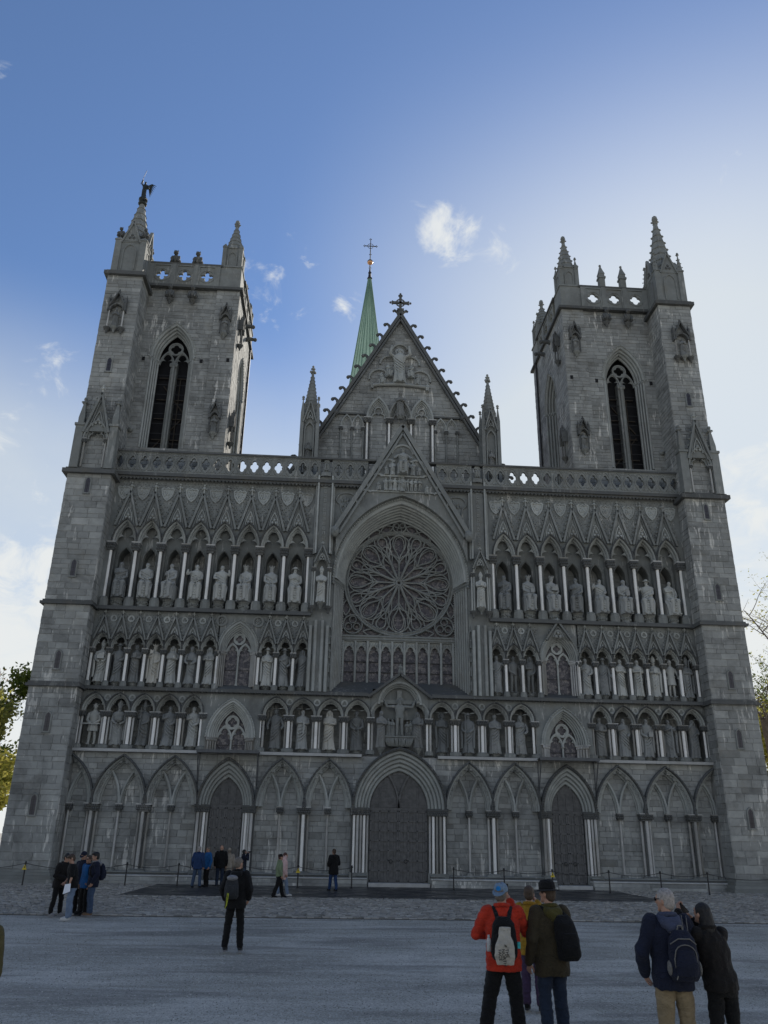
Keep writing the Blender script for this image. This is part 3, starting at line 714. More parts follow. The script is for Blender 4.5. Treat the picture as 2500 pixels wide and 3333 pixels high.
# portals
for cx, a0, h0, a1, h1 in DOORS:
    big = abs(cx) < 1; yf = -0.42 if big else -0.32
    mb = MB(); archloft(mb, cx, ZS, orders(a0, h0, 0.26, a1 - 0.1, h1 - 0.16, yf, 5 if big else 4, 0.085), n=16)
    for fr in ((0.42, 0.8) if big else (0.5,)):
        for x, z in off(arch(cx, ZS, a0 + (a1 - 0.06 - a0) * fr, h0 + (h1 - 0.1 - h0) * fr, 22), 0.0)[1:-1]:
            mb.knob((x, 0.26 + (yf - 0.26) * fr - 0.04, z), 0.055)
    ob('portal_arch', mb, 'carved_lit', cath)
    mb = MB(); archloft(mb, cx, ZS, [(a1 - 0.11, h1 - 0.17, yf + 0.1), (a1 - 0.1, h1 - 0.15, yf - 0.14), (a1 - 0.03, h1 - 0.05, yf - 0.17), (a1, h1, yf - 0.1), (a1 + 0.01, h1 + 0.01, -0.03)], n=16)
    for x, z in off(arch(cx, ZS, a1 - 0.05, h1 - 0.07, 22), 0.0)[1:-1]: mb.knob((x, yf - 0.17, z), 0.06)
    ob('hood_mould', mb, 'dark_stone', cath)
    nsh = 5 if big else 4
    for s in (-1, 1):
        p = empty('portal_jamb', (cx, 0, 0), parent=cath); mb = MB()
        xa, xb = s * (a0 + 0.03), s * (a1 - 0.05)
        mb.add([(xa, 0.3, 0.2), (xb, yf + 0.22, 0.2), (xb, yf + 0.22, 3.5), (xa, 0.3, 3.5), (xb + s * 0.06, yf + 0.22, 0.2), (xb + s * 0.06, yf + 0.22, 3.5), (xb + s * 0.06, 0.33, 0.2), (xb + s * 0.06, 0.33, 3.5)], [(0, 1, 2, 3), (1, 4, 5, 2), (4, 6, 7, 5)])
        ob('jamb', mb, 'dark_stone', p)
        for i in range(nsh):
            t = (i + 0.5) / nsh; x = xa + (xb - xa) * t; y = 0.18 + (yf + 0.08 - 0.18) * t
            shaft(x, y, 0.66, 3.44, 0.075 if i % 2 else 0.062, ('shaft_light', 'marble', 'shaft_light', 'shaft_light', 'marble')[i], p)
            if i < nsh - 1: shaft(x + (xb - xa) / nsh / 2, y - 0.0 + (yf - 0.1) / nsh / 2 + 0.07, 0.66, 3.44, 0.04, 'dark_stone', p)
        mb = MB()
        for z0_, z1_, o_ in ((3.40, 3.66, 0.0), (3.66, 3.78, 0.05)):
            vs = []
            for zz in (z0_, z1_): vs += [(xa - s * 0.04, 0.1 - o_, zz), (xb + s * 0.1, yf - 0.1 - o_, zz), (xb + s * 0.12, 0.3, zz), (xa, 0.33, zz)]
            mb.add(vs, [(0, 1, 5, 4), (1, 2, 6, 5), (2, 3, 7, 6), (3, 0, 4, 7), (4, 5, 6, 7), (3, 2, 1, 0)])
        nk = int(abs(xb - xa) / 0.085)
        for i in range(nk):
            for j in range(2):
                t = (i + 0.5 * j) / nk; mb.ball((xa + (xb + s * 0.08 - xa) * t, 0.09 + (yf - 0.1 - 0.1) * t, 3.46 + 0.11 * j), 0.055, 5, 4)
        ob('capital', mb, 'dark_stone', p)
        mb = MB(); vs = []
        for zz in (0.2, 0.66): vs += [(xa - s * 0.02, 0.12, zz), (xb + s * 0.1, yf - 0.12, zz), (xb + s * 0.1, 0.3, zz), (xa, 0.33, zz)]
        mb.add(vs, [(0, 1, 5, 4), (1, 2, 6, 5), (2, 3, 7, 6), (3, 0, 4, 7), (4, 5, 6, 7)]); ob('base', mb, 'carved', p)
    # door leaf: planked, with a grid of ledges, nail heads, ring handles, planked tympanum
    d = empty('door', (cx, 0.24, 0.22), parent=cath); z0 = 0.22
    lw = 2 * a0 / 2; rows = 7; H_ = 3.46
    bk = MB(); pts = off(arch(0, ZS - z0, a0, h0, 12, 0.0), 0.0); bk.add([(x, 0.06, z) for x, z in pts], [tuple(range(len(pts)))]); ob('door_back', bk, 'door_wood', d)
    npl = 6 if big else 4
    plank = MB().box(-lw / npl / 2 + 0.006, lw / npl / 2 - 0.006, 0.0, 0.06, 0.0, H_).mesh('plank'); plank.materials.append(MATS['door_wood'])
    for s in (-1, 1):
        for i in range(npl):
            ob('plank', plank, None, d, (s * (i + 0.5) * lw / npl, 0, 0.0))
    gr = MB(); nv = 3 if big else 2
    for i in range(rows + 1):
        zz = 0.06 + (H_ - 0.12) * i / rows; gr.box(-a0 + 0.01, a0 - 0.01, -0.045, -0.001, zz - 0.045, zz + 0.045)
    for s in (-1, 1):
        for i in range(nv + 1):
            xx = s * (0.05 + (a0 - 0.12) * i / nv); gr.box(xx - 0.045, xx + 0.045, -0.052, -0.003, 0.02, H_ - 0.02)
    g = ob('ledge_grid', gr, 'door_wood', d)
    nb = MB()
    for i in range(rows + 1):
        for s in (-1, 1):
            for q in range(nv + 1): nb.ball((s * (0.05 + (a0 - 0.12) * q / nv), -0.055, 0.06 + (H_ - 0.12) * i / rows), 0.035, 6, 4, sy=0.6)
    tag(ob('nail', nb, 'iron', d), kind='stuff')
    for s in (-1, 1):
        rg = MB().tube([(s * 0.32 * (a0 / 1.5 + 0.2) + 0.085 * cos(t * pi / 6), -0.09, 0.98 + 0.085 * sin(t * pi / 6)) for t in range(13)], 0.016, 6); ob('ring_handle', rg, 'iron', d)
    ty = MB(); ty.box(-a0, a0, -0.06, 0.0, H_ - 0.01, H_ + 0.12)
    if big:
        for s in (-1, 1): ty.sweep([(x + s * a0 * 0.5, z, nx, nz, k) for x, z, nx, nz, k in arch(0, H_ + 0.12, a0 * 0.5, 1.9, 8)][(9 if s < 0 else 0):(18 if s < 0 else 9)], [(-0.045, 0.02), (-0.045, -0.09), (0.045, -0.09), (0.045, 0.02)])
        for xx in (-1.0, 1.0): ty.box(xx - 0.03, xx + 0.03, -0.03, 0.02, H_ + 0.1, H_ + 1.15)
    else:
        for xx in (-0.42, 0.0, 0.42): ty.box(xx - 0.025, xx + 0.025, -0.03, 0.02, H_ + 0.1, H_ + 0.95)
    f_ = arch_x(0, ZS - z0, a0, h0); zz = H_ + 0.14
    while zz < ZS - z0 + h0 - 0.2:
        w = f_(zz + 0.1)
        if w and w > 0.05: ob('board', MB().box(-w, w, 0.012, 0.05, zz, zz + 0.128), 'door_wood', d)
        zz += 0.135
    ob('tympanum_frame', ty, 'door_wood', d)
    st = MB().box(cx - a0 - 0.05, cx + a0 + 0.05, -0.55, 0.3, 0.0, 0.2); st.box(cx - a0 - 0.02, cx + a0 + 0.02, -0.6, -0.5, 0.03, 0.17)
    ob('door_step', st, 'white_string', cath)
# plinth, broken at the doors
seg = [(-17.3, -9.05 - 0.95), (-9.05 + 0.95, -1.63), (1.63, 9.05 - 0.95), (9.05 + 0.95, 17.3)]
for x0, x1 in seg:
    pl = empty('plinth', ((x0 + x1) / 2, 0, 0), parent=cath); w = (x1 - x0) / 2
    def course(y, za, zb_, mat, roll=False):
        mb = MB()
        if roll:
            mb.tube([(-w, y + 0.06, (za + zb_) / 2), (w, y + 0.06, (za + zb_) / 2)], (zb_ - za) / 2, 8); mb.box(-w, w, y + 0.06, 0.35, za, zb_)
        else:
            n = max(1, int(2 * w / 1.3))
            for i in range(n): mb.box(-w + 2 * w * i / n + 0.004, -w + 2 * w * (i + 1) / n - 0.004, y + rngA.uniform(0, 0.012), 0.35, za, zb_ - 0.004, rngA.random())
        ob('plinth_course', mb, mat, pl)
    course(-0.72, -0.05, 0.16, 'ashlar'); course(-0.60, 0.16, 0.34, 'ashlar'); course(-0.56, 0.34, 0.43, 'white_string', True); course(-0.42, 0.43, 0.50, 'dark_stone'); course(-0.36, 0.50, 0.57, 'carved', True)
# white string course below the first gallery, broken by the central portal and the two canopies
for x0, x1 in ((-17.3, -10.75), (-7.5, -2.05), (2.05, 7.5), (10.75, 17.3)):
    n = int((x1 - x0) / 1.6); mb = MB()
    for i in range(n): mb.box(x0 + (x1 - x0) * i / n + 0.003, x0 + (x1 - x0) * (i + 1) / n - 0.003, -0.36, -0.02, 6.30, 6.44 + rngA.uniform(0, 0.008))
    ob('string_course', mb, 'white_string', cath)
for s in (-1, 1): ob('gallery_floor', MB().box(s * 2.0, s * 17.3, -0.30, 1.3, 6.36, 6.47), 'dark_stone', cath)
for s in (-1, 1):
    c = empty('door_canopy', (s * 9.08, 0, 6.3), parent=cath)
    mb = MB().box(-1.62, 1.62, -0.95, 0.0, 0.06, 0.11); mb.box(-1.62, 1.62, -0.97, -0.93, 0.0, 0.16); ob('sheet', mb, 'canopy_metal', c)
    for q in (-1, 1):
        mb = MB().bar((q * 1.55, -0.9, 0.03), (q * 1.55, -0.08, -1.55), 0.05, 0.05); mb.bar((q * 1.55, -0.09, 0.05), (q * 1.55, -0.09, -1.7), 0.05, 0.05); ob('bracket', mb, 'canopy_metal', c)
# --- first gallery ---------------------------------------------------------------
W1 = [-17.18, -15.87, -14.56, -13.23, -11.88, -10.68]; C1 = [-7.50, -6.06, -4.56, -3.06, -1.60]
rows1 = [W1, C1, [-x for x in reversed(C1)], [-x for x in reversed(W1)]]
bw = MB().box(-17.3, 17.3, 1.12, 1.45, 6.4, 9.6); front1 = MB()
ashlar('wall', (0, 1.12, 0), XA, NF, -17.3, 17.3, 6.5, 9.5, rngA, (0.2, 0.34), (0.35, 0.9), lambda z: [(-10.1, -8.1), (8.1, 10.1), (-1.4, 1.4)], pick=False)
def quat(th, d, r, sx=1.0, sz=1.0, rot=0.0):
    t = th + rot; ph = (t + pi / 4) % (pi / 2) - pi / 4; q = d * cos(ph) + sqrt(max(0.0, r * r - d * d * sin(ph) ** 2)); return (q * cos(th) * sx, q * sin(th) * sz)
_tref = ring_plate(lambda t: (lambda q: (q * cos(t), q * sin(t)))(0.075 + 0.05 * abs(cos(1.5 * (t - pi / 2)))), lambda t: (0.19 * cos(t), 0.19 * sin(t)), -0.05, 0.0, 24).mesh('trefoil_panel'); _tref.materials.append(MATS['carved_lit'])
def niche_head(cx, z0, a, h, mo, yb, yf, k, r, knobs=True, cusp=True):
    mb = MB(); P = arch(cx, z0, a, h, 9); mb.sweep(P, rolls(0.0, yb, mo, yf, k, r))
    hd_ = MB().sweep(P, [(mo - 0.01, yf + 0.06), (mo - 0.005, yf - 0.10), (mo + 0.03, yf - 0.12), (mo + 0.06, yf - 0.08), (mo + 0.065, yf + 0.12)])
    if cusp:
        T = trefoil(cx, z0, a * 0.98, h, 7); m = len(T); Q = []
        for i in range(m):
            f = i / (m - 1) * (len(P) - 1); j = min(int(f), len(P) - 2); g = f - j; Q.append((P[j][0] + (P[j + 1][0] - P[j][0]) * g, P[j][1] + (P[j + 1][1] - P[j][1]) * g))
        ym = yb - 0.02
        for yy in (ym,): mb.add([(x, yy, z) for x, z in T] + [(x, yy, z) for x, z in Q], [(i, i + 1, m + i + 1, m + i) for i in range(m - 1)])
        mb.add([(x, ym, z) for x, z in T] + [(x, ym + 0.08, z) for x, z in T], [(i, i + 1, m + i + 1, m + i) for i in range(m - 1)])
    if knobs:
        for x, z in off(P, mo + 0.03)[1:-1]: hd_.knob((x, yf - 0.12, z), 0.04)
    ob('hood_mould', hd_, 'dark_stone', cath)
    return mb
for xs in rows1:
    for i, x in enumerate(xs):
        m = 'marble'
        if i in (0, len(xs) - 1): sh = [(-0.09, 0.0, 0.065, m), (0.09, 0.0, 0.06, 'shaft_light')]
        else: sh = [(-0.17, 0.06, 0.055, 'shaft_light'), (0, -0.05, 0.085, m), (0.17, 0.06, 0.055, 'shaft_light')]
        pier(x, 6.47, 6.70, 8.14, 8.42, sh, 0.44 if len(sh) < 3 else 0.60, 0.42, y=0.04)
    for xa, xb in zip(xs, xs[1:]):
        cx = (xa + xb) / 2; a = (xb - xa) / 2 - 0.15; h = 0.80
        ob('arch', niche_head(cx, 8.42, a, h, 0.13, 0.24, -0.12, 2, 0.05), 'carved_lit', cath)
        spandrel(front1, off(arch(cx, 8.42, a, h, 9), 0.14), xa, xb, 9.5, -0.05)
    for x in xs[1:-1]: ob('trefoil_panel', _tref, None, cath, (x, -0.05, 9.12))
    front1.box(xs[0] - 0.2, xs[0], -0.042, 0.1, 8.42, 9.5); front1.box(xs[-1], xs[-1] + 0.2, -0.042, 0.1, 8.42, 9.5)
def window(cx, z0, a0, h0, a1, h1, yb, yf, zb, zbo, circ_z, circ_r, lanc_z, lanc_h, k=5, parent=None, glass='stained_glass', deep=0.0, name='window', mull=0.0):
    w = empty(name, (cx, 0, 0), parent=parent or cath); mb = MB()
    archloft(mb, 0, z0, orders(a0, h0, yb, a1, h1, yf, k, 0.06) + [(a1 + 0.05, h1 + 0.06, yf - 0.03), (a1 + 0.1, h1 + 0.12, yf - 0.03), (a1 + 0.11, h1 + 0.13, yf + 0.1)], n=14)
    for x, z in off(arch(0, z0, a1 + 0.09, h1 + 0.1, 16), 0.0)[1:-1]: mb.knob((x, yf - 0.05, z), 0.045)
    ob('frame_arch', mb, 'carved_lit', w)
    for s in (-1, 1):
        jm = MB()
        for i in range(4):
            t = (i + 0.4) / 4; x = s * (a0 + (a1 - a0) * t); y = yb + (yf - yb) * t - 0.06
            jm.tube([(x, y, zbo), (x, y, z0 - 0.2)], 0.05 if not mull else 0.075, 8)
        jm.add([(s * a0, yb + 0.02, zbo), (s * (a1 + 0.1), yf + 0.06, zbo), (s * (a1 + 0.1), yf + 0.06, z0), (s * a0, yb + 0.02, z0)], [(0, 1, 2, 3)])
        for i in range(8):
            t = i / 7; jm.ball((s * (a0 + (a1 - a0) * t), yb + (yf - yb) * t - 0.03, z0 - 0.1), 0.06, 5, 4, sz=1.6)
        jm.add([(s * (a0 - 0.06), yb - 0.1, z0 - 0.02), (s * (a1 + 0.14), yf - 0.1, z0 - 0.02), (s * (a1 + 0.14), yf + 0.1, z0 - 0.02), (s * (a0 - 0.06), yb + 0.1, z0 - 0.02)] + [(s * (a0 - 0.06), yb - 0.1, z0 + 0.05), (s * (a1 + 0.14), yf - 0.1, z0 + 0.05), (s * (a1 + 0.14), yf + 0.1, z0 + 0.05), (s * (a0 - 0.06), yb + 0.1, z0 + 0.05)], [(0, 1, 5, 4), (1, 2, 6, 5), (3, 0, 4, 7), (4, 5, 6, 7), (3, 2, 1, 0)])
        ob('jamb', jm, 'shaft_light' if parent is None else 'carved_lit', w)
    pts = off(arch(0, z0, a0 + 0.02, h0 + 0.02, 12, zb), 0.0)
    ob('pane', MB().add([(x, yb + 0.12 + deep, z) for x, z in pts], [tuple(range(len(pts)))]), glass, w)  # belfries get a near-black sheet here, painted inner shade instead of glass
    tr = MB(); y = yb + 0.03
    tr.tube([(0, y - (0.12 if mull else 0), zb), (0, y - (0.12 if mull else 0), lanc_z)], 0.055 if not mull else 0.1, 8)
    if mull:
        for s in (-1, 1): tr.tube([(s * mull * 0.7, y, zb), (s * mull * 0.7, y, lanc_z)], 0.085, 8)
        tr.box(-mull, mull, y, y + 0.5, zb, lanc_z + 0.3)
        for q_ in range(7): tr.ball((-mull + 2 * mull * q_ / 6, y - 0.14, lanc_z - 0.05), 0.1, 6, 4, sz=1.6)
    tr.ball((0, y - 0.02, lanc_z), 0.10, 8, 4, sz=1.1); tr.lathe([(0.09, 0), (0.07, 0.12)], (0, y, zb), 8)
    la = a0 / 2 - 0.03
    for s in (-1, 1):
        tr.sweep(arch(s * (la + 0.02), lanc_z, la - 0.04, lanc_h, 8), [(0.0, y + 0.08), (0.0, y - 0.05), (0.09, y - 0.06), (0.09, y + 0.08)])
        T = trefoil(s * (la + 0.02), lanc_z, la - 0.05, lanc_h, 5); A = off(arch(s * (la + 0.02), lanc_z, la - 0.03, lanc_h + 0.02, 12), 0); m = len(T)
        Q = [A[min(len(A) - 1, int(round(i / (m - 1) * (len(A) - 1))))] for i in range(m)]
        tr.add([(x, y, z) for x, z in T] + [(x, y, z) for x, z in Q], [(i, i + 1, m + i + 1, m + i) for i in range(m - 1)])
    c = [(circ_r * cos(t), circ_z + circ_r * sin(t), cos(t), sin(t), 1.0) for t in [2 * pi * i / 24 for i in range(25)]]
    tr.sweep(c, [(0, y + 0.08), (0, y - 0.06), (0.08, y - 0.07), (0.08, y + 0.08)])
    rp = ring_plate(lambda t: quat(t, circ_r * 0.42, circ_r * 0.42), lambda t: (circ_r * 1.02 * cos(t), circ_r * 1.02 * sin(t)), y - 0.02, y + 0.06, 32)
    tr.add([(a_, b_, c_ + circ_z) for a_, b_, c_ in rp.v], rp.f)
    # solid tracery between the lights: a plate cut round the circle would be hidden by depth, so fill the haunches
    for s in (-1, 1): tr.add([(s * a0 * 0.97, y + 0.02, z0 + 0.02), (s * (circ_r + 0.06), y + 0.02, circ_z), (s * 2 * la, y + 0.02, lanc_z + lanc_h * 0.2), ], [(0, 1, 2)])
    ob('tracery', tr, 'carved_lit' if not mull else 'carved', w)
    bars = MB()
    nb = max(2, int((lanc_z - zb) / 0.7))
    for i in range(1, nb): bars.box(-a0, a0, yb + 0.09, yb + 0.115, zb + (lanc_z - zb) * i / nb - 0.015, zb + (lanc_z - zb) * i / nb + 0.015)
    ob('glazing_bar', bars, 'iron', w)
    return w
for s in (-1, 1):
    window(s * 9.13, 7.18, 0.78, 1.45, 1.22, 1.95, 0.45, -0.12, 6.5, 6.5, 8.02, 0.30, 7.15, 0.62)
    pts = off(arch(s * 9.13, 7.18, 1.24, 1.98, 12), 0.0)
    spandrel(front1, pts, s * 9.13 - 1.55, s * 9.13 + 1.55, 9.5, -0.05)
    front1.box(s * 9.13 - 1.6, s * 9.13 - 1.3, -0.038, 0.4, 6.5, 7.2); front1.box(s * 9.13 + 1.3, s * 9.13 + 1.6, -0.038, 0.4, 6.5, 7.2)
    front1.box(s * 9.13 - 0.82, s * 9.13 + 0.82, 0.64, 0.8, 6.4, 9.0)
# crucifixion bay
ca = MB(); ca.sweep(arch(0, 9.15, 0.92, 0.96, 12), rolls(0.0, 0.4, 0.24, -0.12, 3, 0.035) + [(0.3, -0.12), (0.31, 0.0)])
for s in (-1, 1):
    lobes = [(s * (0.92 + 0.55 * (1 - cos(t))), 8.42 + 0.55 * sin(t) * 1.1, s * cos(t) * 1.0, sin(t), 1.0) for t in [pi / 2 * i / 8 for i in range(9)]]
    lob = [(s * 1.42 - s * 0.42 * cos(t) * 0.0 - s * 0.48 * sin(pi / 2 - t) * 0.0 - s * 0.5 * (1 - cos(t)), 8.45 + 0.66 * sin(t), s * cos(t), sin(t), 1.0) for t in [pi / 2 * i / 8 for i in range(9)]]
    ca.sweep(lob, rolls(0.0, 0.4, 0.2, -0.12, 2, 0.035) + [(0.25, -0.12), (0.26, 0.0)])
ob('arch', ca, 'carved_lit', cath)
pts = [(-1.62, 8.45)] + [(-1.42 + 0.5 * (1 - cos(t)) - 0.2 * cos(t), 8.45 + 0.86 * sin(t)) for t in [pi / 2 * i / 6 for i in range(7)]]
half = [(-1.62, 8.45), (-1.58, 8.8), (-1.45, 9.1), (-1.2, 9.25)] + [(x, z) for x, z in off(arch(0, 9.15, 0.92, 0.96, 10), 0.24)[1:11]]
half = [(x, min(z, 9.499)) for x, z in half]
spandrel(front1, half + [(-x, z) for x, z in reversed(half[:-1])], -1.62, 1.62, 9.5, -0.05)
ob('gallery_front', front1, 'carved_attr', cath)
ob('gallery_back', bw, 'mortar', cath)
cg = empty('crucifix_gable', (0, 0, 9.5), parent=cath)
mb = MB(); lo_, hi_ = [], []
R_c = (0.92 ** 2 + 0.96 ** 2) / (2 * 0.92); c_c = R_c - 0.92
for i in range(33):
    x = -1.68 + 3.36 * i / 32; ax = abs(x); ro = R_c + 0.24; zz = 9.15 + sqrt(max(0.0, ro * ro - (ax + c_c) ** 2)) if ax < 1.14 else 0.0
    hi_.append((x, 1.22 * (1 - ax / 1.68))); lo_.append((x, min(max(0.0, zz - 9.5), hi_[-1][1])))
mb.add([(x, -0.08, z) for x, z in lo_] + [(x, -0.08, z) for x, z in hi_], [(i, i + 1, 33 + i + 1, 33 + i) for i in range(32)])
mb.add([(-1.0, 0.5, -1.1), (1.0, 0.5, -1.1), (1.0, 0.5, 0.35), (0, 0.5, 1.05), (-1.0, 0.5, 0.35)], [(0, 1, 2, 3, 4)]); ob('gable_panel', mb, 'carved', cg)
for s in (-1, 1):
    mb = MB().bar((s * 1.78, 0.17, 0.0), (0, 0.17, 1.32), 0.14, 1.0)
    for i in range(14): mb.knob((s * 1.7 * (1 - i / 14), -0.34, -0.02 + 1.24 * i / 14), 0.05)
    ob('raking_cornice', mb, 'dark_stone', cg)
mb = figure(random.Random(5), 'seat', 'crown'); scaled(mb, 0.7, 0.6, 0.62); ob('finial_figure', mb, 'carved', cg, (0, -0.15, 1.25))
# cornice between first and second gallery
for x0, x1 in ((-17.3, -1.75), (1.75, 17.3)):
    mb = MB(); mb.box(x0, x1, -0.34, 1.3, 9.52, 9.64).box(x0, x1, -0.24, 1.3, 9.64, 9.72)
    for i in range(int((x1 - x0) / 0.16)): mb.knob((x0 + 0.16 * i + 0.08, -0.27, 9.50), 0.05)
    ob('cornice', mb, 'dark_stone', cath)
# --- second gallery ----------------------------------------------------------------
W2 = [-17.12, -16.15, -15.19, -14.21, -13.21, -12.21, -11.21, -10.22]; C2 = [-7.96, -6.98, -6.02, -5.06]
rows2 = [W2, C2, [-x for x in reversed(C2)], [-x for x in reversed(W2)]]
for s in (-1, 1): ob('gallery_back', MB().box(s * 5.0, s * 17.3, 1.08, 1.45, 9.6, 14.1), 'mortar', cath)
for s in (-1, 1): ashlar('wall', (0, 1.08, 0), XA, NF, min(s * 5, s * 17.3), max(s * 5, s * 17.3), 9.7, 13.9, rngA, (0.22, 0.36), (0.4, 0.9), lambda z: [(-10.0, -8.2), (8.2, 10.0)], pick=False)
FR2 = {-1: MB(), 1: MB()}
def steep_gable(cx, half, z0, z1, y, bw_, nk, fin, parent):
    g = empty('gable', (cx, y, z0), parent=parent); h = z1 - z0; mb = MB()
    for s in (-1, 1):
        mb.bar((s * half, -0.09, 0), (0, -0.09, h), bw_, 0.2); mb.bar((s * (half - bw_ * 1.5), -0.03, 0), (0, -0.03, h - bw_ * 3), bw_ * 0.5, 0.1)
        for i in range(1, nk + 1):
            t = i / (nk + 1); mb.knob((s * (half * (1 - t) + bw_ * 1.0), -0.11, h * t + bw_ * 0.35), bw_ * 0.68)
    ob('raking_moulding', mb, 'carved', g)
    mb = MB().tube([(0, -0.06, h - 0.02), (0, -0.06, h + fin * 0.55)], bw_ * 0.4, 6); mb.ball((0, -0.08, h + fin * 0.6), bw_ * 0.85, 6, 4); mb.ball((0, -0.08, h + fin * 0.9), bw_ * 0.55, 6, 4)
    for s in (-1, 1): mb.knob((s * bw_ * 1.0, -0.08, h + fin * 0.55), bw_ * 0.6)
    ob('finial', mb, 'carved_lit', g)
    mb = MB(); r = half * 0.34
    for q in range(3): mb.ball((r * 0.55 * cos(pi / 2 + q * 2.094), -0.03, h * 0.28 + r * 0.55 * sin(pi / 2 + q * 2.094)), r * 0.42, 6, 4, sy=0.5)
    mb.sweep(arch(0, h * 0.16, r * 1.0, h * 0.36, 7), [(0, 0), (0, -0.06), (0.05, -0.06), (0.05, 0)]); ob('leaf_carving', mb, 'carved_lit', g)
    return g
for xs in rows2:
    front2 = FR2[1 if xs[0] > 0 else -1]
    for i, x in enumerate(xs):
        pier(x, 9.72, 10.02, 11.56, 11.84, [(-0.10, 0.10, 0.045, 'dark_stone'), (0, -0.02, 0.078, 'marble'), (0.10, 0.10, 0.045, 'dark_stone')], 0.34, 0.34, y=0.02)
    for xa, xb in zip(xs, xs[1:]):
        cx = (xa + xb) / 2; a = (xb - xa) / 2 - 0.11; h = 0.74
        ob('arch', niche_head(cx, 11.84, a, h, 0.10, 0.22, -0.10, 2, 0.04), 'carved_lit', cath)
        spandrel(front2, off(arch(cx, 11.84, a, h, 9), 0.11), xa, xb, 13.96, -0.05)
        steep_gable(cx, (xb - xa) / 2 - 0.04, 12.3, 13.72, -0.05, 0.085, 7, 0.24, cath)
    for x in xs[1:-1]: ob('trefoil_panel', _tref, None, cath, (x, -0.05, 13.5))
    front2.box(xs[0] - 0.16, xs[0], -0.042, 0.1, 11.84, 13.96); front2.box(xs[-1], xs[-1] + 0.2, -0.042, 0.1, 11.84, 13.96)
_round = ring_plate(lambda t: (0.22 * cos(t), 0.22 * sin(t)), lambda t: (0.32 * cos(t), 0.32 * sin(t)), -0.08, 0.0, 24)
for q in range(5): _round.ball((0.1 * cos(q * 1.26), -0.01, 0.1 * sin(q * 1.26)), 0.07, 6, 4, sy=0.6)
_round = _round.mesh('roundel'); _round.materials.append(MATS['carved'])
for s in (-1, 1):
    front2 = FR2[s]
    window(s * 9.12, 11.86, 0.72, 1.15, 1.06, 1.68, 0.4, -0.12, 10.0, 9.9, 12.62, 0.26, 11.75, 0.55)
    spandrel(front2, off(arch(s * 9.12, 11.86, 1.08, 1.70, 12), 0.0), s * 9.12 - 1.17, s * 9.12 + 1.17, 13.96, -0.05)
    ob('sill', MB().add([(s * 9.12 - 1.0, -0.2, 9.72), (s * 9.12 + 1.0, -0.2, 9.72), (s * 9.12 + 0.8, 0.5, 10.05), (s * 9.12 - 0.8, 0.5, 10.05)], [(0, 1, 2, 3)]), 'dark_stone', cath)
    front2.box(s * 9.12 - 0.78, s * 9.12 + 0.78, 0.55, 0.75, 9.7, 13.4)
    for q in (-1, 1):
        if s < 0: ob('roundel', _round, None, cath, (s * 9.12 + q * 1.02, -0.05, 13.55))
    if s > 0: steep_gable(9.12, 0.75, 13.0, 14.1, -0.12, 0.1, 6, 0.2, cath)
for s in (-1, 1): ob('gallery_front', FR2[s], 'carved_attr', cath)
for x0, x1 in ((-17.3, -5.15), (5.15, 17.3)): ob('cornice', MB().box(x0, x1, -0.36, 1.6, 13.96, 14.1).box(x0, x1, -0.25, 1.6, 14.1, 14.2), 'dark_stone', cath)
# --- third gallery ------------------------------------------------------------------
W3 = [-16.93 + 1.4325 * i for i in range(9)]
rows3 = [W3, [-x for x in reversed(W3)]]
for s in (-1, 1): ob('gallery_back', MB().box(s * 5.2, s * 17.3, 1.5, 1.7, 14.1, 22.3), 'mortar', cath)
for s in (-1, 1): ashlar('wall', (0, 1.5, 0), XA, NF, min(s * 5.2, s * 17.3), max(s * 5.2, s * 17.3), 14.2, 18.9, rngA, (0.25, 0.4), (0.4, 0.9), pick=False)
def shield_mesh():
    pts = [(0, -0.5), (0.2, -0.32), (0.33, -0.08), (0.36, 0.12), (0.40, 0.3), (0.28, 0.40), (0.12, 0.34), (0, 0.42)]
    full = pts + [(-x, z) for x, z in reversed(pts[1:-1])]
    mb = MB(); n = len(full)
    mb.add([(x, 0, z) for x, z in full] + [(x, -0.07, z) for x, z in full] + [(x * 0.82, -0.07, z * 0.82) for x, z in full] + [(x * 0.78, -0.02, z * 0.78) for x, z in full],
           [(j * n + i, j * n + (i + 1) % n, (j + 1) * n + (i + 1) % n, (j + 1) * n + i) for j in range(3) for i in range(n)] + [tuple(3 * n + i for i in range(n))])
    rg = random.Random(9)
    for q in range(7): mb.ball((rg.uniform(-0.16, 0.16), -0.02, rg.uniform(-0.25, 0.22)), 0.07, 6, 4, sy=0.6)
    me = mb.mesh('shield'); me.materials.append(MATS['carved_lit']); return me
_shield = shield_mesh()
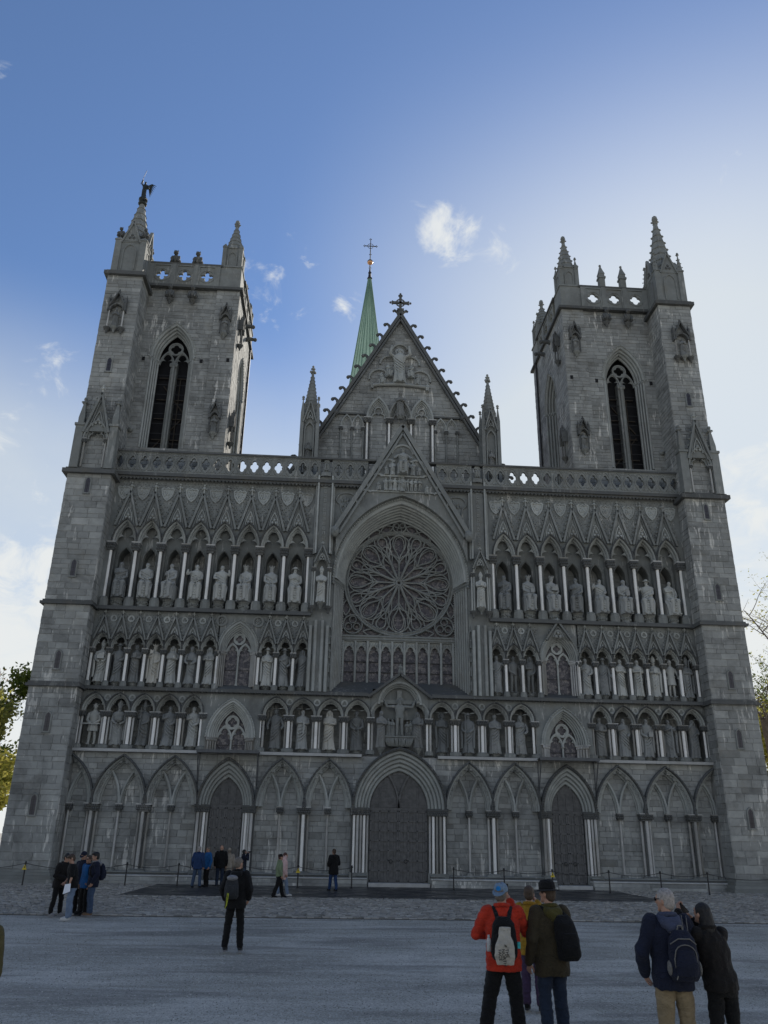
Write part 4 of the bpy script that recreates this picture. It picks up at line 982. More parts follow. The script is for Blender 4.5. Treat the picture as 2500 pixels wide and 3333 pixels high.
for xs in rows3:
    front3 = MB(); mid3 = MB()
    for i, x in enumerate(xs):
        pier(x, 14.2, 14.76, 17.58, 18.08, [(-0.13, 0.12, 0.05, 'dark_stone'), (0, -0.02, 0.092, 'marble'), (0.13, 0.12, 0.05, 'dark_stone')], 0.52, 0.46, y=0.05)
        ob('jamb', MB().box(x - 0.2, x + 0.2, 0.2, 0.66, 14.2, 18.1), 'carved', cath)
    for xa, xb in zip(xs, xs[1:]):
        cx = (xa + xb) / 2; a = (xb - xa) / 2 - 0.19; h = 1.2
        ob('arch', niche_head(cx, 18.08, a, h, 0.15, 0.32, -0.12, 2, 0.06), 'carved_lit', cath)
        spandrel(front3, off(arch(cx, 18.08, a, h, 9), 0.16), xa, xb, 22.1, -0.05)
        P = arch(cx, 17.2, 0.36, 0.72, 7, 14.2); spandrel(mid3, off(P, 0.0), xa, xb, 20.0, 0.62)
        mid3.sweep(P, [(0.0, 1.5), (0.0, 0.6), (0.05, 0.55), (0.07, 0.62)])
        steep_gable(cx, (xb - xa) / 2 - 0.07, 19.05, 21.25, -0.05, 0.12, 7, 0.62, cath)
    for x in [xs[0] + 0.28] + xs[1:-1] + [xs[-1] - 0.28]: ob('shield', _shield, None, cath, (x, -0.055, 21.2))
    front3.box(xs[0] - 0.35, xs[0], -0.05, 0.1, 14.2, 22.1); front3.box(xs[-1], xs[-1] + 0.3, -0.05, 0.1, 14.2, 22.1)
    ob('gallery_front', front3, 'carved_attr', cath); ob('niche_wall', mid3, 'carved_attr', cath)
# --- diaper carving between the gables of the upper two galleries
for s in (-1, 1):
    for z0_, z1_, rows_, gab in ((19.75, 21.95, rows3, (19.05, 21.25)), (12.45, 13.85, rows2, (12.3, 13.72))):
        dc = MB(); rg_ = random.Random(60)
        for xs in rows_:
            if xs[0] * s < 0: continue
            for xa, xb in zip(xs, xs[1:]):
                cx = (xa + xb) / 2; half = (xb - xa) / 2; st_ = 0.165 if z0_ > 15 else 0.15; zz = z0_; r_i = 0
                while zz < z1_:
                    xx = xa + 0.06 + (st_ / 2 if r_i % 2 else 0)
                    while xx < xb - 0.04:
                        ins = abs(xx - cx) < (half - 0.05) * (1 - (zz - gab[0]) / (gab[1] - gab[0]))
                        if rg_.random() < (0.55 if ins else 0.85):
                            r_ = st_ * rg_.uniform(0.24, 0.36); dc.knob((xx + rg_.uniform(-0.02, 0.02), -0.055, zz + rg_.uniform(-0.02, 0.02)), r_)
                        xx += st_
                    zz += st_ * 0.86; r_i += 1
        tag(ob('diaper_carving', dc, 'carved', cath), kind='stuff')
# --- cornice, balustrade ---------------------------------------------------------------
for x0, x1 in ((-17.3, -2.2), (2.2, 17.3)):
    mb = MB().box(x0, x1, -0.30, 1.3, 22.1, 22.22).box(x0, x1, -0.42, 1.3, 22.22, 22.42)
    for i in range(int((x1 - x0) / 0.22)):
        mb.ball((x0 + 0.22 * i + 0.1, -0.3, 22.07), 0.075, 5, 4, sx=1.3)
    ob('cornice', mb, 'dark_stone', cath)
mb = MB().box(-17.3, 17.3, 0.2, 3.0, 22.2, 22.42); ob('parapet_walk', mb, 'dark_stone', cath)
def balus_mesh():
    hw, hh = 0.3665, 0.66
    def rect(t):
        c, s = cos(t), sin(t); k = min(hw / abs(c) if abs(c) > 1e-6 else 9e9, hh / abs(s) if abs(s) > 1e-6 else 9e9); return (c * k, s * k)
    mb = ring_plate(lambda t: quat(t, 0.15, 0.155, 0.82, 1.28), rect, -0.09, 0.09, 48)
    R = 0.78; c = R - 0.315; ta = math.acos(c / R)
    for s in (-1, 1):
        mb.tube([(s * (R * cos(t) - c), -0.1, R * sin(t) * 0.98) for t in [-ta + 2 * ta * i / 10 for i in range(11)]], 0.032, 5)
    for sx in (-1, 1):
        for sz in (-1, 1): mb.tube([(sx * 0.29, -0.1, sz * 0.5), (sx * 0.295, -0.13, sz * 0.5)], [0.075, 0.05], 6)
    mb.box(-hw, hw, -0.13, 0.1, -hh - 0.02, -hh + 0.05); mb.box(-hw, hw, -0.13, 0.1, hh - 0.05, hh + 0.02)
    me = mb.mesh('balustrade_panel'); me.materials.append(MATS['carved']); return me
_bal = balus_mesh()
xsb = [-17.1 + 0.733 * i for i in range(17)] + [-3.93, -3.20, -2.47]
for x in xsb + [-q for q in reversed(xsb)]: ob('balustrade_panel', _bal, None, cath, (x, -0.25, 23.12))
for x0, x1 in ((-17.3, -1.6), (1.6, 17.3)): ob('coping', MB().box(x0, x1, -0.46, -0.02, 23.78, 23.86).box(x0, x1, -0.38, -0.1, 23.86, 23.93), 'dark_stone', cath)
# --- piers beside the rose -------------------------------------------------------------
for s in (-1, 1):
    p = empty('pier', (s * 4.65, 0, 9.7), parent=cath); z = lambda v: v - 9.7
    mb = MB().box(-0.33, 0.33, -0.22, 0.6, 0, z(13.7)).box(-0.5, 0.5, -0.02, 0.6, z(13.7), z(17.7)).box(-0.33, 0.33, -0.22, 0.6, z(17.7), z(22.7))
    mb.box(-0.6, 0.6, -0.1, 0.6, 0, z(13.7)).box(-0.55, 0.55, 0.02, 0.6, z(17.6), z(22.5))
    ob('pier_core', mb, 'carved', p)
    for dx in (-0.5, -0.40, 0.40, 0.5):
        shaft(dx * 1.04, -0.20 if abs(dx) > 0.45 else -0.34, z(17.7), z(22.7), 0.065, 'carved_lit', p)
    for dx in (-0.47, 0.47): shaft(dx, -0.24, 0.0, z(13.4), 0.1, 'carved_lit', p); shaft(dx * 0.4, -0.28, 0.0, z(13.7), 0.09, 'carved_lit', p); shaft(dx * 0.85, -0.38, z(14.55), z(16.65), 0.05, 'carved_lit', p); shaft(dx * 1.1, -0.32, z(14.55), z(16.65), 0.05, 'carved_lit', p); ob('capital', capital_mesh(0.26, 0.22, 0.26), None, p, (dx * 0.97, -0.35, z(16.6))); ob('corbel', pedestal_mesh('corbel', random.Random(2)), 'dark_stone', p, (dx * 0.97, -0.35, z(14.5)))
    mb = MB()
    for i in range(13):
        zz = z(18.6) + 0.3 * i; mb.box(-0.1, 0.1, -0.25, -0.215, zz, zz + 0.24); mb.knob((0, -0.25, zz + 0.12), 0.05)
    ob('pattern_band', mb, 'carved', p)
    mb = MB(); mb.sweep(arch(0, z(16.82), 0.30, 0.62, 8), rolls(0.0, -0.05, 0.12, -0.42, 2, 0.03) + [(0.14, -0.2)]); ob('arch', mb, 'carved_lit', p)
    steep_gable(0, 0.46, z(17.05), z(18.2), -0.38, 0.08, 4, 0.18, p)
    mb = MB().lathe([(0.42, 0), (0.42, 0.2), (0.36, 0.3), (0.30, 0.36)], (0, -0.05, z(22.68)), 8)
    for dx in (-0.45, 0.45): mb.lathe([(0.12, 0), (0.10, 0.3), (0.01, 0.85)], (dx, -0.15, z(22.7)), 4, rot=pi / 4)
    ob('pier_head', mb, 'carved', p)
    mb = figure(random.Random(6 + s), 'seat', 'crown'); scaled(mb, 1.0, 1.0, 0.95); ob('seated_figure', mb, 'carved', p, (0, -0.25, z(23.0)))
    # small niched reliefs running up the inner edge of the pier
    mb = MB(); mb.sweep(arch(-s * 0.62, z(13.1), 0.10, 0.28, 6, z(9.9)), [(0, 0.0), (0, -0.14), (0.05, -0.14), (0.06, 0.0)])
    for i in range(4):
        f_ = scaled(figure(random.Random(40 + i), 'robe', 'hair'), 0.5, 0.4, 0.62); mb.add([(x - s * 0.62, y - 0.08, zz + z(10.0) + 0.8 * i) for x, y, zz in f_.v], f_.f, smooth=True)
    ob('relief_strip', mb, 'carved', p)
# --- rose window ----------------------------------------------------------------------
rw = empty('rose_window', (0, 0, 0), parent=cath)
YR = 1.55; RC = 16.62; RR = 3.22; HW = 3.36
mb = MB(); archloft(mb, 0, 16.35, orders(HW, 4.25, 1.5, 3.86, 5.0, -0.02, 7, 0.11) + [(3.93, 5.1, -0.08), (4.02, 5.22, -0.08), (4.03, 5.23, 0.05)], n=22)
for fr, y in ((1.0, -0.12), (0.04, 1.42)):
    aa, hh = HW + (3.98 - HW) * fr, 4.25 + 0.92 * fr
    for x, z in off(arch(0, 16.35, aa - 0.03, hh - 0.03, 44), 0.0)[1:-1]: mb.knob((x, y, z), 0.065)
ob('archivolt', mb, 'carved_lit', rw)
for s in (-1, 1):
    jm = MB()
    for i in range(6):
        t = (i + 0.5) / 6; jm.tube([(s * (HW + 0.56 * t), 1.45 - 1.42 * t, 10.0 - 0.3 * t), (s * (HW + 0.56 * t), 1.45 - 1.42 * t, 16.0)], 0.085, 8)
    jm.add([(s * HW, 1.55, 9.6), (s * 4.0, 0.06, 9.6), (s * 4.0, 0.06, 16.4), (s * HW, 1.55, 16.4)], [(0, 1, 2, 3)])
    for i in range(40): jm.knob((s * (HW - 0.04), 1.40, 10.5 + 0.145 * i), 0.055)
    ob('jamb', jm, 'carved_lit', rw)
for s in (-1, 1):
    mb = MB()
    for i in range(9):
        t = i / 8; 
        for j in range(2): mb.ball((s * (HW + 0.6 * t), 1.42 - 1.45 * t, 16.05 + 0.17 * j), 0.10, 6, 4, sz=1.1)
    vs = [];
    for zz in (16.27, 16.36): vs += [(s * (HW - 0.08), 1.40, zz), (s * 4.0, -0.16, zz), (s * 4.08, 0.1, zz), (s * HW, 1.6, zz)]
    mb.add(vs, [(0, 1, 5, 4), (1, 2, 6, 5), (3, 0, 4, 7), (4, 5, 6, 7), (3, 2, 1, 0)]); ob('capital', mb, 'carved', rw)
pts = off(arch(0, 16.35, HW + 0.02, 4.27, 18, 10.3), 0.0)
ob('pane', MB().add([(x, YR + 0.12, z) for x, z in pts], [tuple(range(len(pts)))]), 'stained_glass', rw)
tr = MB(); yt = YR - 0.03
def bar3(pts, r): tr.tube([(x, yt - 0.03, z) for x, z in pts], r, 6, flat=1.5)
def polar(r, t): return (r * sin(t), RC + r * cos(t))
def cring(cx, cz, r, w, cusps=0):
    c = [(cx + r * cos(t), cz + r * sin(t), cos(t), sin(t), 1.0) for t in [2 * pi * i / 28 for i in range(29)]]
    tr.sweep(c, [(-w, yt + 0.08), (-w, yt - 0.06), (-w * 0.3, yt - 0.11), (w * 0.3, yt - 0.11), (w, yt - 0.06), (w, yt + 0.08)])
    for q in range(cusps):
        t = 2 * pi * (q + 0.5) / cusps + pi / 2; tr.knob((cx + (r - w) * 0.9 * cos(t), yt, cz + (r - w) * 0.9 * sin(t)), r * 0.13)
c = [(RR * cos(t), RC + RR * sin(t), cos(t), sin(t), 1.0) for t in [2 * pi * i / 72 for i in range(73)]]
tr.sweep(c, [(-0.16, yt + 0.1), (-0.16, yt - 0.02), (-0.09, yt - 0.11), (0.0, yt - 0.04), (0.09, yt - 0.13), (0.13, yt - 0.04), (0.13, yt + 0.1)])
cring(0, RC, 0.17, 0.09)
def ogee(t0, s, r0_, r1_, lat, r2_, r_w):
    """bar leaving the spoke at r0, swelling sideways by lat at r1 and closing on the axis at r2"""
    P = []
    for i in range(15):
        r = r0_ + (r2_ - r0_) * i / 14
        if r < r1_: q = (r - r0_) / (r1_ - r0_); w = lat * (0.5 - 0.5 * cos(pi * q)) ** 0.9
        else: q = (r - r1_) / (r2_ - r1_); w = lat * sqrt(max(0.0, 1 - q * q))
        x = s * w; P.append((r * sin(t0) + x * cos(t0), RC + r * cos(t0) - x * sin(t0)))
    bar3(P, r_w)
for k in range(8):
    t0 = k * pi / 4
    bar3([polar(0.24, t0), polar(1.55, t0)], 0.055)
    for s in (-1, 1):
        ogee(t0, s, 1.45, 2.52, 0.40, 3.1, 0.05)           # the large teardrop light
        ogee(t0, s, 0.95 + 0.5, 2.35, 0.30, 2.95, 0.028)
        ogee(t0, s, 1.15, 2.30, 0.66, 3.05, 0.045)          # outer leaf round it
        bar3([polar(1.5, t0), polar(1.72, t0 + s * 0.14), polar(1.82, t0 + s * 0.25), polar(2.02, t0 + s * 0.36)], 0.04)
        for q in range(3): tr.knob((*[polar(1.9 + 0.3 * q, t0 + s * (0.10 + 0.03 * q))[0]], yt, polar(1.9 + 0.3 * q, t0 + s * (0.10 + 0.03 * q))[1]), 0.05)
    t1 = t0 + pi / 8
    bar3([polar(0.24, t1), polar(1.2, t1), polar(2.0, t1)], 0.085)
    for s in (-1, 1):
        ogee(t1, s, 1.9, 2.78, 0.27, 3.08, 0.05)
        ogee(t1, s, 1.0, 2.0, 0.30, 2.45, 0.04)
        bar3([polar(1.55, t1), polar(2.0, t1 + s * 0.09), polar(2.35, t1 + s * 0.165), polar(2.75, t1 + s * 0.18), polar(3.08, t1 + s * 0.14)], 0.05)
        bar3([polar(0.5, t1), polar(0.3, t1 + s * 0.2)], 0.03)
# corners: roundels with three circles, and leaf lights along the ring
for cx, cz, r in ((-2.72, 13.98, 0.56), (2.72, 13.98, 0.56), (0, 20.22, 0.40)):
    cring(cx, cz, r, 0.05)
    for q in range(3):
        t = (pi / 2 if cz < 15 else -pi / 2) + q * 2 * pi / 3; cring(cx + r * 0.5 * cos(t), cz + r * 0.5 * sin(t), r * 0.36, 0.035, 3)
for s in (-1, 1):
    for cx, cz, t, L in ((s * 1.55, 13.5, s * 0.12, 0.55), (s * 3.12, 15.0, pi / 2 + s * 0.08, 0.5), (s * 0.78, 20.05, -s * 0.42, 0.42), (s * 1.55, 19.68, -s * 0.62, 0.42), (s * 2.2, 19.2, -s * 0.85, 0.4)):
        for q in (-1, 1):
            P = []
            for i in range(9):
                u = -1 + 2 * i / 8; v = q * 0.22 * (1 - u * u); P.append((cx + L * u * cos(t) - v * sin(t), cz + L * u * sin(t) + v * cos(t)))
            bar3(P, 0.045)
tr.box(-HW, HW, yt - 0.1, yt + 0.1, 12.98, 13.34); tr.box(-HW, HW, yt - 0.16, yt, 13.06, 13.14); tr.box(-HW, HW, yt - 0.16, yt, 13.22, 13.3)
ob('tracery', tr, 'carved', rw)
lz0, lz1 = 10.6, 12.98; nl = 9; lw = 2 * (HW - 0.12) / nl
for i in range(nl + 1):
    x = -HW + 0.12 + lw * i
    mb = MB().tube([(x, yt - 0.06, lz0 - 0.25), (x, yt - 0.06, lz1)], 0.075, 8); mb.lathe([(0.12, 0), (0.12, 0.12), (0.08, 0.22)], (x, yt - 0.06, lz0 - 0.3), 8); ob('mullion', mb, 'carved_lit', rw)
for i in range(nl):
    x = -HW + 0.12 + lw * (i + 0.5); mb = MB(); P = arch(x, 12.25, lw / 2 - 0.09, 0.5, 7); mb.sweep(P, [(0, yt + 0.08), (0, yt - 0.06), (0.05, yt - 0.08), (0.07, yt + 0.05)])
    spandrel(mb, off(P, 0.06), x - lw / 2, x + lw / 2, 12.99, yt + 0.02)
    T = trefoil(x, 12.25, lw / 2 - 0.1, 0.5, 5); A = off(arch(x, 12.25, lw / 2 - 0.08, 0.52, 12), 0); m = len(T); Q = [A[min(len(A) - 1, int(round(j / (m - 1) * (len(A) - 1))))] for j in range(m)]
    mb.add([(a_, yt, b_) for a_, b_ in T] + [(a_, yt, b_) for a_, b_ in Q], [(j, j + 1, m + j + 1, m + j) for j in range(m - 1)])
    for s in (-1, 1): mb.tube([(x + s * (lw / 2 - 0.05), yt - 0.06, 12.4), (x + s * 0.12, yt - 0.06, 12.9)], 0.03, 5)
    ob('lancet_head', mb, 'carved_lit', rw)
mb = MB()
for zz in (11.2, 11.8): mb.box(-HW, HW, YR + 0.06, YR + 0.1, zz - 0.02, zz + 0.02)
ob('glazing_bar', mb, 'iron', rw)
zs_ = lambda y: 9.66 + (10.62 - 9.66) * (y + 0.2) / 1.7
sl_ = MB().add([(-1.5, 0.52, zs_(0.52)), (1.5, 0.52, zs_(0.52)), (1.5, 1.5, 10.62), (-1.5, 1.5, 10.62)], [(0, 1, 2, 3)])
for s in (-1, 1): sl_.add([(s * 4.1, -0.2, 9.66), (s * 1.5, -0.2, 9.66), (s * 1.5, 1.5, 10.62), (s * (HW + 0.1), 1.5, 10.62), (s * 4.1, -0.2, 9.5), (s * 1.5, -0.2, 9.5)], [(0, 1, 2, 3), (0, 1, 5, 4)])
ob('sill', sl_, 'dark_stone', rw)
# wall above the rose arch, and the gable in front of it
fr = MB(); spandrel(fr, off(arch(0, 16.35, 3.95, 5.12, 20), 0.0), -4.2, 4.2, 22.1, 0.0)
for s in (-1, 1): fr.box(s * 3.95, s * 4.2, 0.0, 0.3, 9.7, 16.4)
ob('rose_wall', fr, 'carved_attr', cath)
fg = empty('front_gable', (0, -0.42, 0), parent=cath)
GA, GZ, GF = 26.15, 19.1, 3.98
gl = lambda x: GA - (GA - GZ) / GF * abs(x)
fn = arch_x(0, 16.35, 4.02, 5.22); mb = MB(); N_ = 40; lo = []; hi = []
for i in range(N_ + 1):
    x = -3.9 + 7.8 * i / N_; ax = abs(x); zc = 16.35; a_, h_ = 4.02, 5.22; R_ = (a_ * a_ + h_ * h_) / (2 * a_); c_ = R_ - a_
    zl = 16.35 + sqrt(max(0, R_ * R_ - (ax + c_) ** 2)); lo.append((x, min(zl, gl(x) - 0.02))); hi.append((x, gl(x)))
n = N_ + 1
mb.add([(x, 0, z) for x, z in lo] + [(x, 0, z) for x, z in hi] + [(x, 0.4, z) for x, z in hi] + [(x, 0.4, z) for x, z in lo], [(i, i + 1, n + i + 1, n + i) for i in range(N_)] + [(n + i, n + i + 1, 2 * n + i + 1, 2 * n + i) for i in range(N_)] + [(2 * n + i, 2 * n + i + 1, 3 * n + i + 1, 3 * n + i) for i in range(N_)] + [(3 * n + i, 3 * n + i + 1, i + 1, i) for i in range(N_)])
ob('gable_panel', mb, 'carved_attr', fg)
for s in (-1, 1):
    mb = MB().bar((s * (GF + 0.05), 0.1, GZ), (0, 0.1, GA + 0.12), 0.26, 0.62).bar((s * (GF - 0.25), -0.1, GZ - 0.15), (0, -0.1, GA - 0.42), 0.12, 0.2); ob('raking_cornice', mb, 'carved', fg)
    mb = MB().ball((s * 3.98, -0.25, 18.95), 0.24, 10, 7, sz=1.25); mb.ball((s * 3.98, -0.47, 18.93), 0.06, 6, 4, sz=1.5); mb.ball((s * 3.98, -0.18, 19.1), 0.26, 9, 6)
    for q in (-1, 1): mb.ball((s * 3.98 + q * 0.09, -0.45, 19.02), 0.05, 6, 4, sz=0.6)
    ob('corbel_head', mb, 'carved', fg)
def relief_group(parent, figs, mat='carved_lit'):
    for (x, y, z, h, kind, head, item, arms, turn) in figs:
        mb = scaled(figure(random.Random(int(x * 31 + z * 17)), kind, head, item, arms, turn), h * 1.08, h * 1.15, h); ob('relief_figure', mb, mat, parent, (x, y - 0.06, z))
def lobed(mb, lobes, y0, y1, w):
    """row of arc mouldings: lobes of (cx, cz, r, t0, t1)"""
    for cx, cz, r, t0, t1 in lobes:
        P = [(cx + r * cos(t), cz + r * sin(t), cos(t), sin(t), 1.0) for t in [t0 + (t1 - t0) * i / 10 for i in range(11)]]
        mb.sweep(P, [(0, y1), (0, y0), (w * 0.5, y0 - 0.03), (w, y0), (w, y1)])
mb = MB(); lobed(mb, [(0, 24.25, 0.62, 0.1, pi - 0.1), (-0.85, 23.3, 0.55, 0.9, pi + 0.35), (0.85, 23.3, 0.55, -0.35, pi - 0.9), (-1.55, 22.3, 0.55, 0.95, pi + 0.4), (1.55, 22.3, 0.55, -0.4, pi - 0.95), (-2.25, 21.25, 0.5, 0.9, pi + 0.6), (2.25, 21.25, 0.5, -0.6, pi - 0.9)], -0.1, 0.0, 0.12)
mb.box(-1.35, 1.35, -0.12, 0.0, 22.75, 22.85); mb.box(-1.9, 1.9, -0.1, 0.0, 21.72, 21.8); ob('relief_frame', mb, 'carved_lit', fg)
up = ((0.25, -0.12, 0.66), (0.25, -0.12, 0.66))
relief_group(fg, [(0, -0.06, 22.85, 1.75, 'seat', 'crown', 'none', ((0.28, -0.12, 0.62), (0.28, -0.12, 0.62)), 0)] +
             [(-0.62, -0.04, 22.85, 0.95, 'robe', 'hair', 'staff', None, 0), (0.62, -0.04, 22.85, 0.95, 'robe', 'hair', 'none', None, 0), (-1.0, -0.04, 22.85, 0.62, 'seat', 'hood', 'none', None, 0.4), (1.0, -0.04, 22.85, 0.62, 'seat', 'hair', 'none', None, -0.4)] +
             [(-1.0 + 0.27 * i, -0.04, 21.8, 0.88, 'robe', ('hair', 'mitre', 'hood', 'crown')[i % 4], 'none', None, 0.3 * (-1) ** i) for i in range(4)] + [(0, -0.08, 21.75, 1.0, 'cloak', 'halo', 'none', None, 0)] +
             [(0.32 + 0.25 * i, -0.04, 21.8, 0.85, 'nude', 'hair', 'none', None, 0.5) for i in range(4)] + [(-1.45, -0.04, 21.8, 0.6, 'seat', 'hood', 'none', None, 0.5), (1.5, -0.04, 21.65, 0.6, 'seat', 'hair', 'none', None, -0.5)])
for s in (-1, 1):
    mb = MB(); P = [(0.62 * (abs(cos(t)) ** 0.8) * math.copysign(1, cos(t)) * (1.0 if sin(t) > -0.2 else 0.62), 0.55 * sin(t) if sin(t) > 0 else 0.85 * sin(t)) for t in [2 * pi * i / 24 for i in range(24)]]
    mb.tube([(s * x, -0.02, z) for x, z in P + P[:1]], 0.06, 6)
    rg = random.Random(8)
    for q in range(12): mb.ball((rg.uniform(-0.3, 0.3), 0.0, rg.uniform(-0.45, 0.3)), rg.uniform(0.06, 0.14), 6, 4, sy=0.6, sz=rg.uniform(0.6, 1.8))
    ob('beast_relief', mb, 'carved', cath, (s * 3.35, -0.02, 21.2))
# --- nave gable -------------------------------------------------------------------------
YG = 2.5
ng = empty('nave_gable', (0, YG, 22.0), parent=cath); NA = 36.55 - 22; slope = 1.80; NW = NA / slope
body = MB().prism([(-NW, 0), (NW, 0), (0, NA)], 0.03, 0.8); nave_body = ob('gable_panel', body, 'mortar', ng)
def ng_holes(z):
    w = (36.5 - z) / slope - 0.12; return [(-99, -w), (w, 99)]
ashlar('gable', (0, YG + 0.03, 0), XA, NF, -8, 8, 22.3, 36.2, rngA, (0.24, 0.34), (0.34, 0.72), ng_holes, pick=False)
for s in (-1, 1):
    mb = MB().bar((s * (NW + 0.1), 0.05, 0), (0, 0.05, NA + 0.2), 0.22, 0.7).bar((s * (NW - 0.2), -0.22, 0), (0, -0.22, NA - 0.28), 0.12, 0.2); ob('raking_cornice', mb, 'dark_stone', ng)
    for i in range(15):
        t = (i + 1.2) / 16.4; x = s * NW * (1 - t); z = NA * t
        mb = MB().tube([(0, 0, 0), (s * 0.10, 0, 0.2), (s * 0.14, 0, 0.36), (s * 0.26, 0, 0.47), (s * 0.40, 0, 0.44), (s * 0.47, 0, 0.36)], [0.15, 0.11, 0.095, 0.095, 0.11, 0.10], 6); mb.ball((s * 0.43, 0, 0.40), 0.13, 6, 4)
        ob('crocket', mb, 'dark_stone', ng, (x + s * 0.06, 0.05, z + 0.06))
    mb = MB().tube([(0, 0, 0), (s * 0.12, 0, 0.2), (s * 0.32, 0, 0.34), (s * 0.42, 0, 0.24)], [0.14, 0.1, 0.1, 0.09], 6); ob('crocket', mb, 'dark_stone', ng, (s * 0.1, 0.05, NA + 0.32))
mb = MB().box(-0.16, 0.16, -0.1, 0.2, NA + 0.05, NA + 0.75).box(-0.24, 0.24, -0.15, 0.25, NA + 0.62, NA + 0.74).box(-0.09, 0.09, -0.02, 0.14, NA + 0.7, NA + 2.0).box(-0.60, 0.60, -0.02, 0.14, NA + 1.26, NA + 1.42)
for cx, cz in ((-0.62, NA + 1.34), (0.62, NA + 1.34), (0, NA + 2.0)):
    for q in range(3): mb.ball((cx + 0.1 * cos(q * 2.09 + (0 if cx > 0 else pi if cx < 0 else pi / 2)), 0.06, cz + 0.1 * sin(q * 2.09 + (0 if cx > 0 else pi if cx < 0 else pi / 2))), 0.085, 7, 5)
mb.tube([(0.3 * cos(t * pi / 8), 0.06, NA + 1.34 + 0.3 * sin(t * pi / 8)) for t in range(17)], 0.05, 6); ob('cross', mb, 'dark_stone', ng)
# blind arcade in the nave gable
ZB = 28.3 - 22
for cx in (-1.42, 0.05, 1.5):
    mb = MB(); mb.sweep(arch(cx, ZB, 0.50, 1.25, 10), rolls(0.0, 0.05, 0.24, -0.30, 3, 0.045) + [(0.30, -0.28), (0.31, 0.0)])
    T = trefoil(cx, ZB, 0.44, 1.0, 6); mb.tube([(x, -0.08, z) for x, z in T], 0.05, 5); ob('arch', mb, 'carved_lit', ng)
for cx in (-2.15, -0.69, 0.78, 2.22):
    p = empty('column', (cx, -0.14, ZB - 4.3), parent=ng); shaft(0, 0, 0, 4.0, 0.075, 'marble', p); shaft(-0.13, 0.08, 0, 4.0, 0.05, 'dark_stone', p); shaft(0.13, 0.08, 0, 4.0, 0.05, 'dark_stone', p); ob('capital', capital_mesh(0.5, 0.34, 0.42), None, p, (0, 0, 3.98))
for s in (-1, 1):
    for cx in (s * 2.78, s * 3.52):
        mb = MB(); mb.sweep(arch(cx, ZB - 0.65, 0.26, 0.68, 8), rolls(0.0, 0.04, 0.13, -0.16, 2, 0.035) + [(0.16, 0)]); ob('arch', mb, 'carved_lit', ng)
    for cx in (s * 2.41, s * 3.15, s * 3.9):
        p = empty('column', (cx, -0.06, ZB - 4.3), parent=ng); shaft(0, 0, 0, 3.4, 0.06, 'carved', p); ob('capital', capital_mesh(0.24, 0.24, 0.24), None, p, (0, 0, 3.4))
    mb = MB().box(min(s * 2.3, s * 4.3), max(s * 2.3, s * 4.3), -0.16, 0.03, ZB + 0.25, ZB + 0.37); mb.ball((s * 4.25, -0.2, ZB + 0.3), 0.2, 6, 4); ob('string_course', mb, 'dark_stone', ng)
mb = MB(); Z0 = 30.6 - 22
lobed(mb, [(0, Z0 + 3.1, 0.5, 0.25, pi - 0.25), (-0.75, Z0 + 2.05, 0.55, 0.75, pi + 0.1), (0.75, Z0 + 2.05, 0.55, -0.1, pi - 0.75), (-1.4, Z0 + 0.85, 0.65, 0.55, pi + 0.2), (1.4, Z0 + 0.85, 0.65, -0.2, pi - 0.55)], -0.14, 0.0, 0.12)
mb.tube([(-2.0, -0.12, Z0 + 0.25), (-1.2, -0.14, Z0 + 0.35), (0, -0.14, Z0 + 0.42), (1.2, -0.14, Z0 + 0.35), (2.0, -0.12, Z0 + 0.25)], 0.13, 6); ob('relief_frame', mb, 'carved_lit', ng)
relief_group(ng, [(0, -0.08, Z0 + 0.5, 2.75, 'robe', 'halo', 'none', ((0.20, -0.1, 1.0), (0.20, -0.1, 1.0)), 0), (-0.78, -0.04, Z0 + 0.95, 1.1, 'seat', 'halo', 'none', None, 0.5), (0.78, -0.04, Z0 + 0.95, 1.1, 'seat', 'halo', 'none', None, -0.5),
                  (-1.25, -0.04, Z0 + 0.4, 0.95, 'seat', 'hair', 'none', None, 0.7), (1.25, -0.04, Z0 + 0.4, 0.95, 'seat', 'hair', 'none', None, -0.7), (-1.9, -0.04, Z0 + 0.0, 0.6, 'seat', 'hair', 'none', None, 0.2), (1.9, -0.04, Z0 + 0.0, 0.6, 'seat', 'hair', 'none', None, -0.2)])
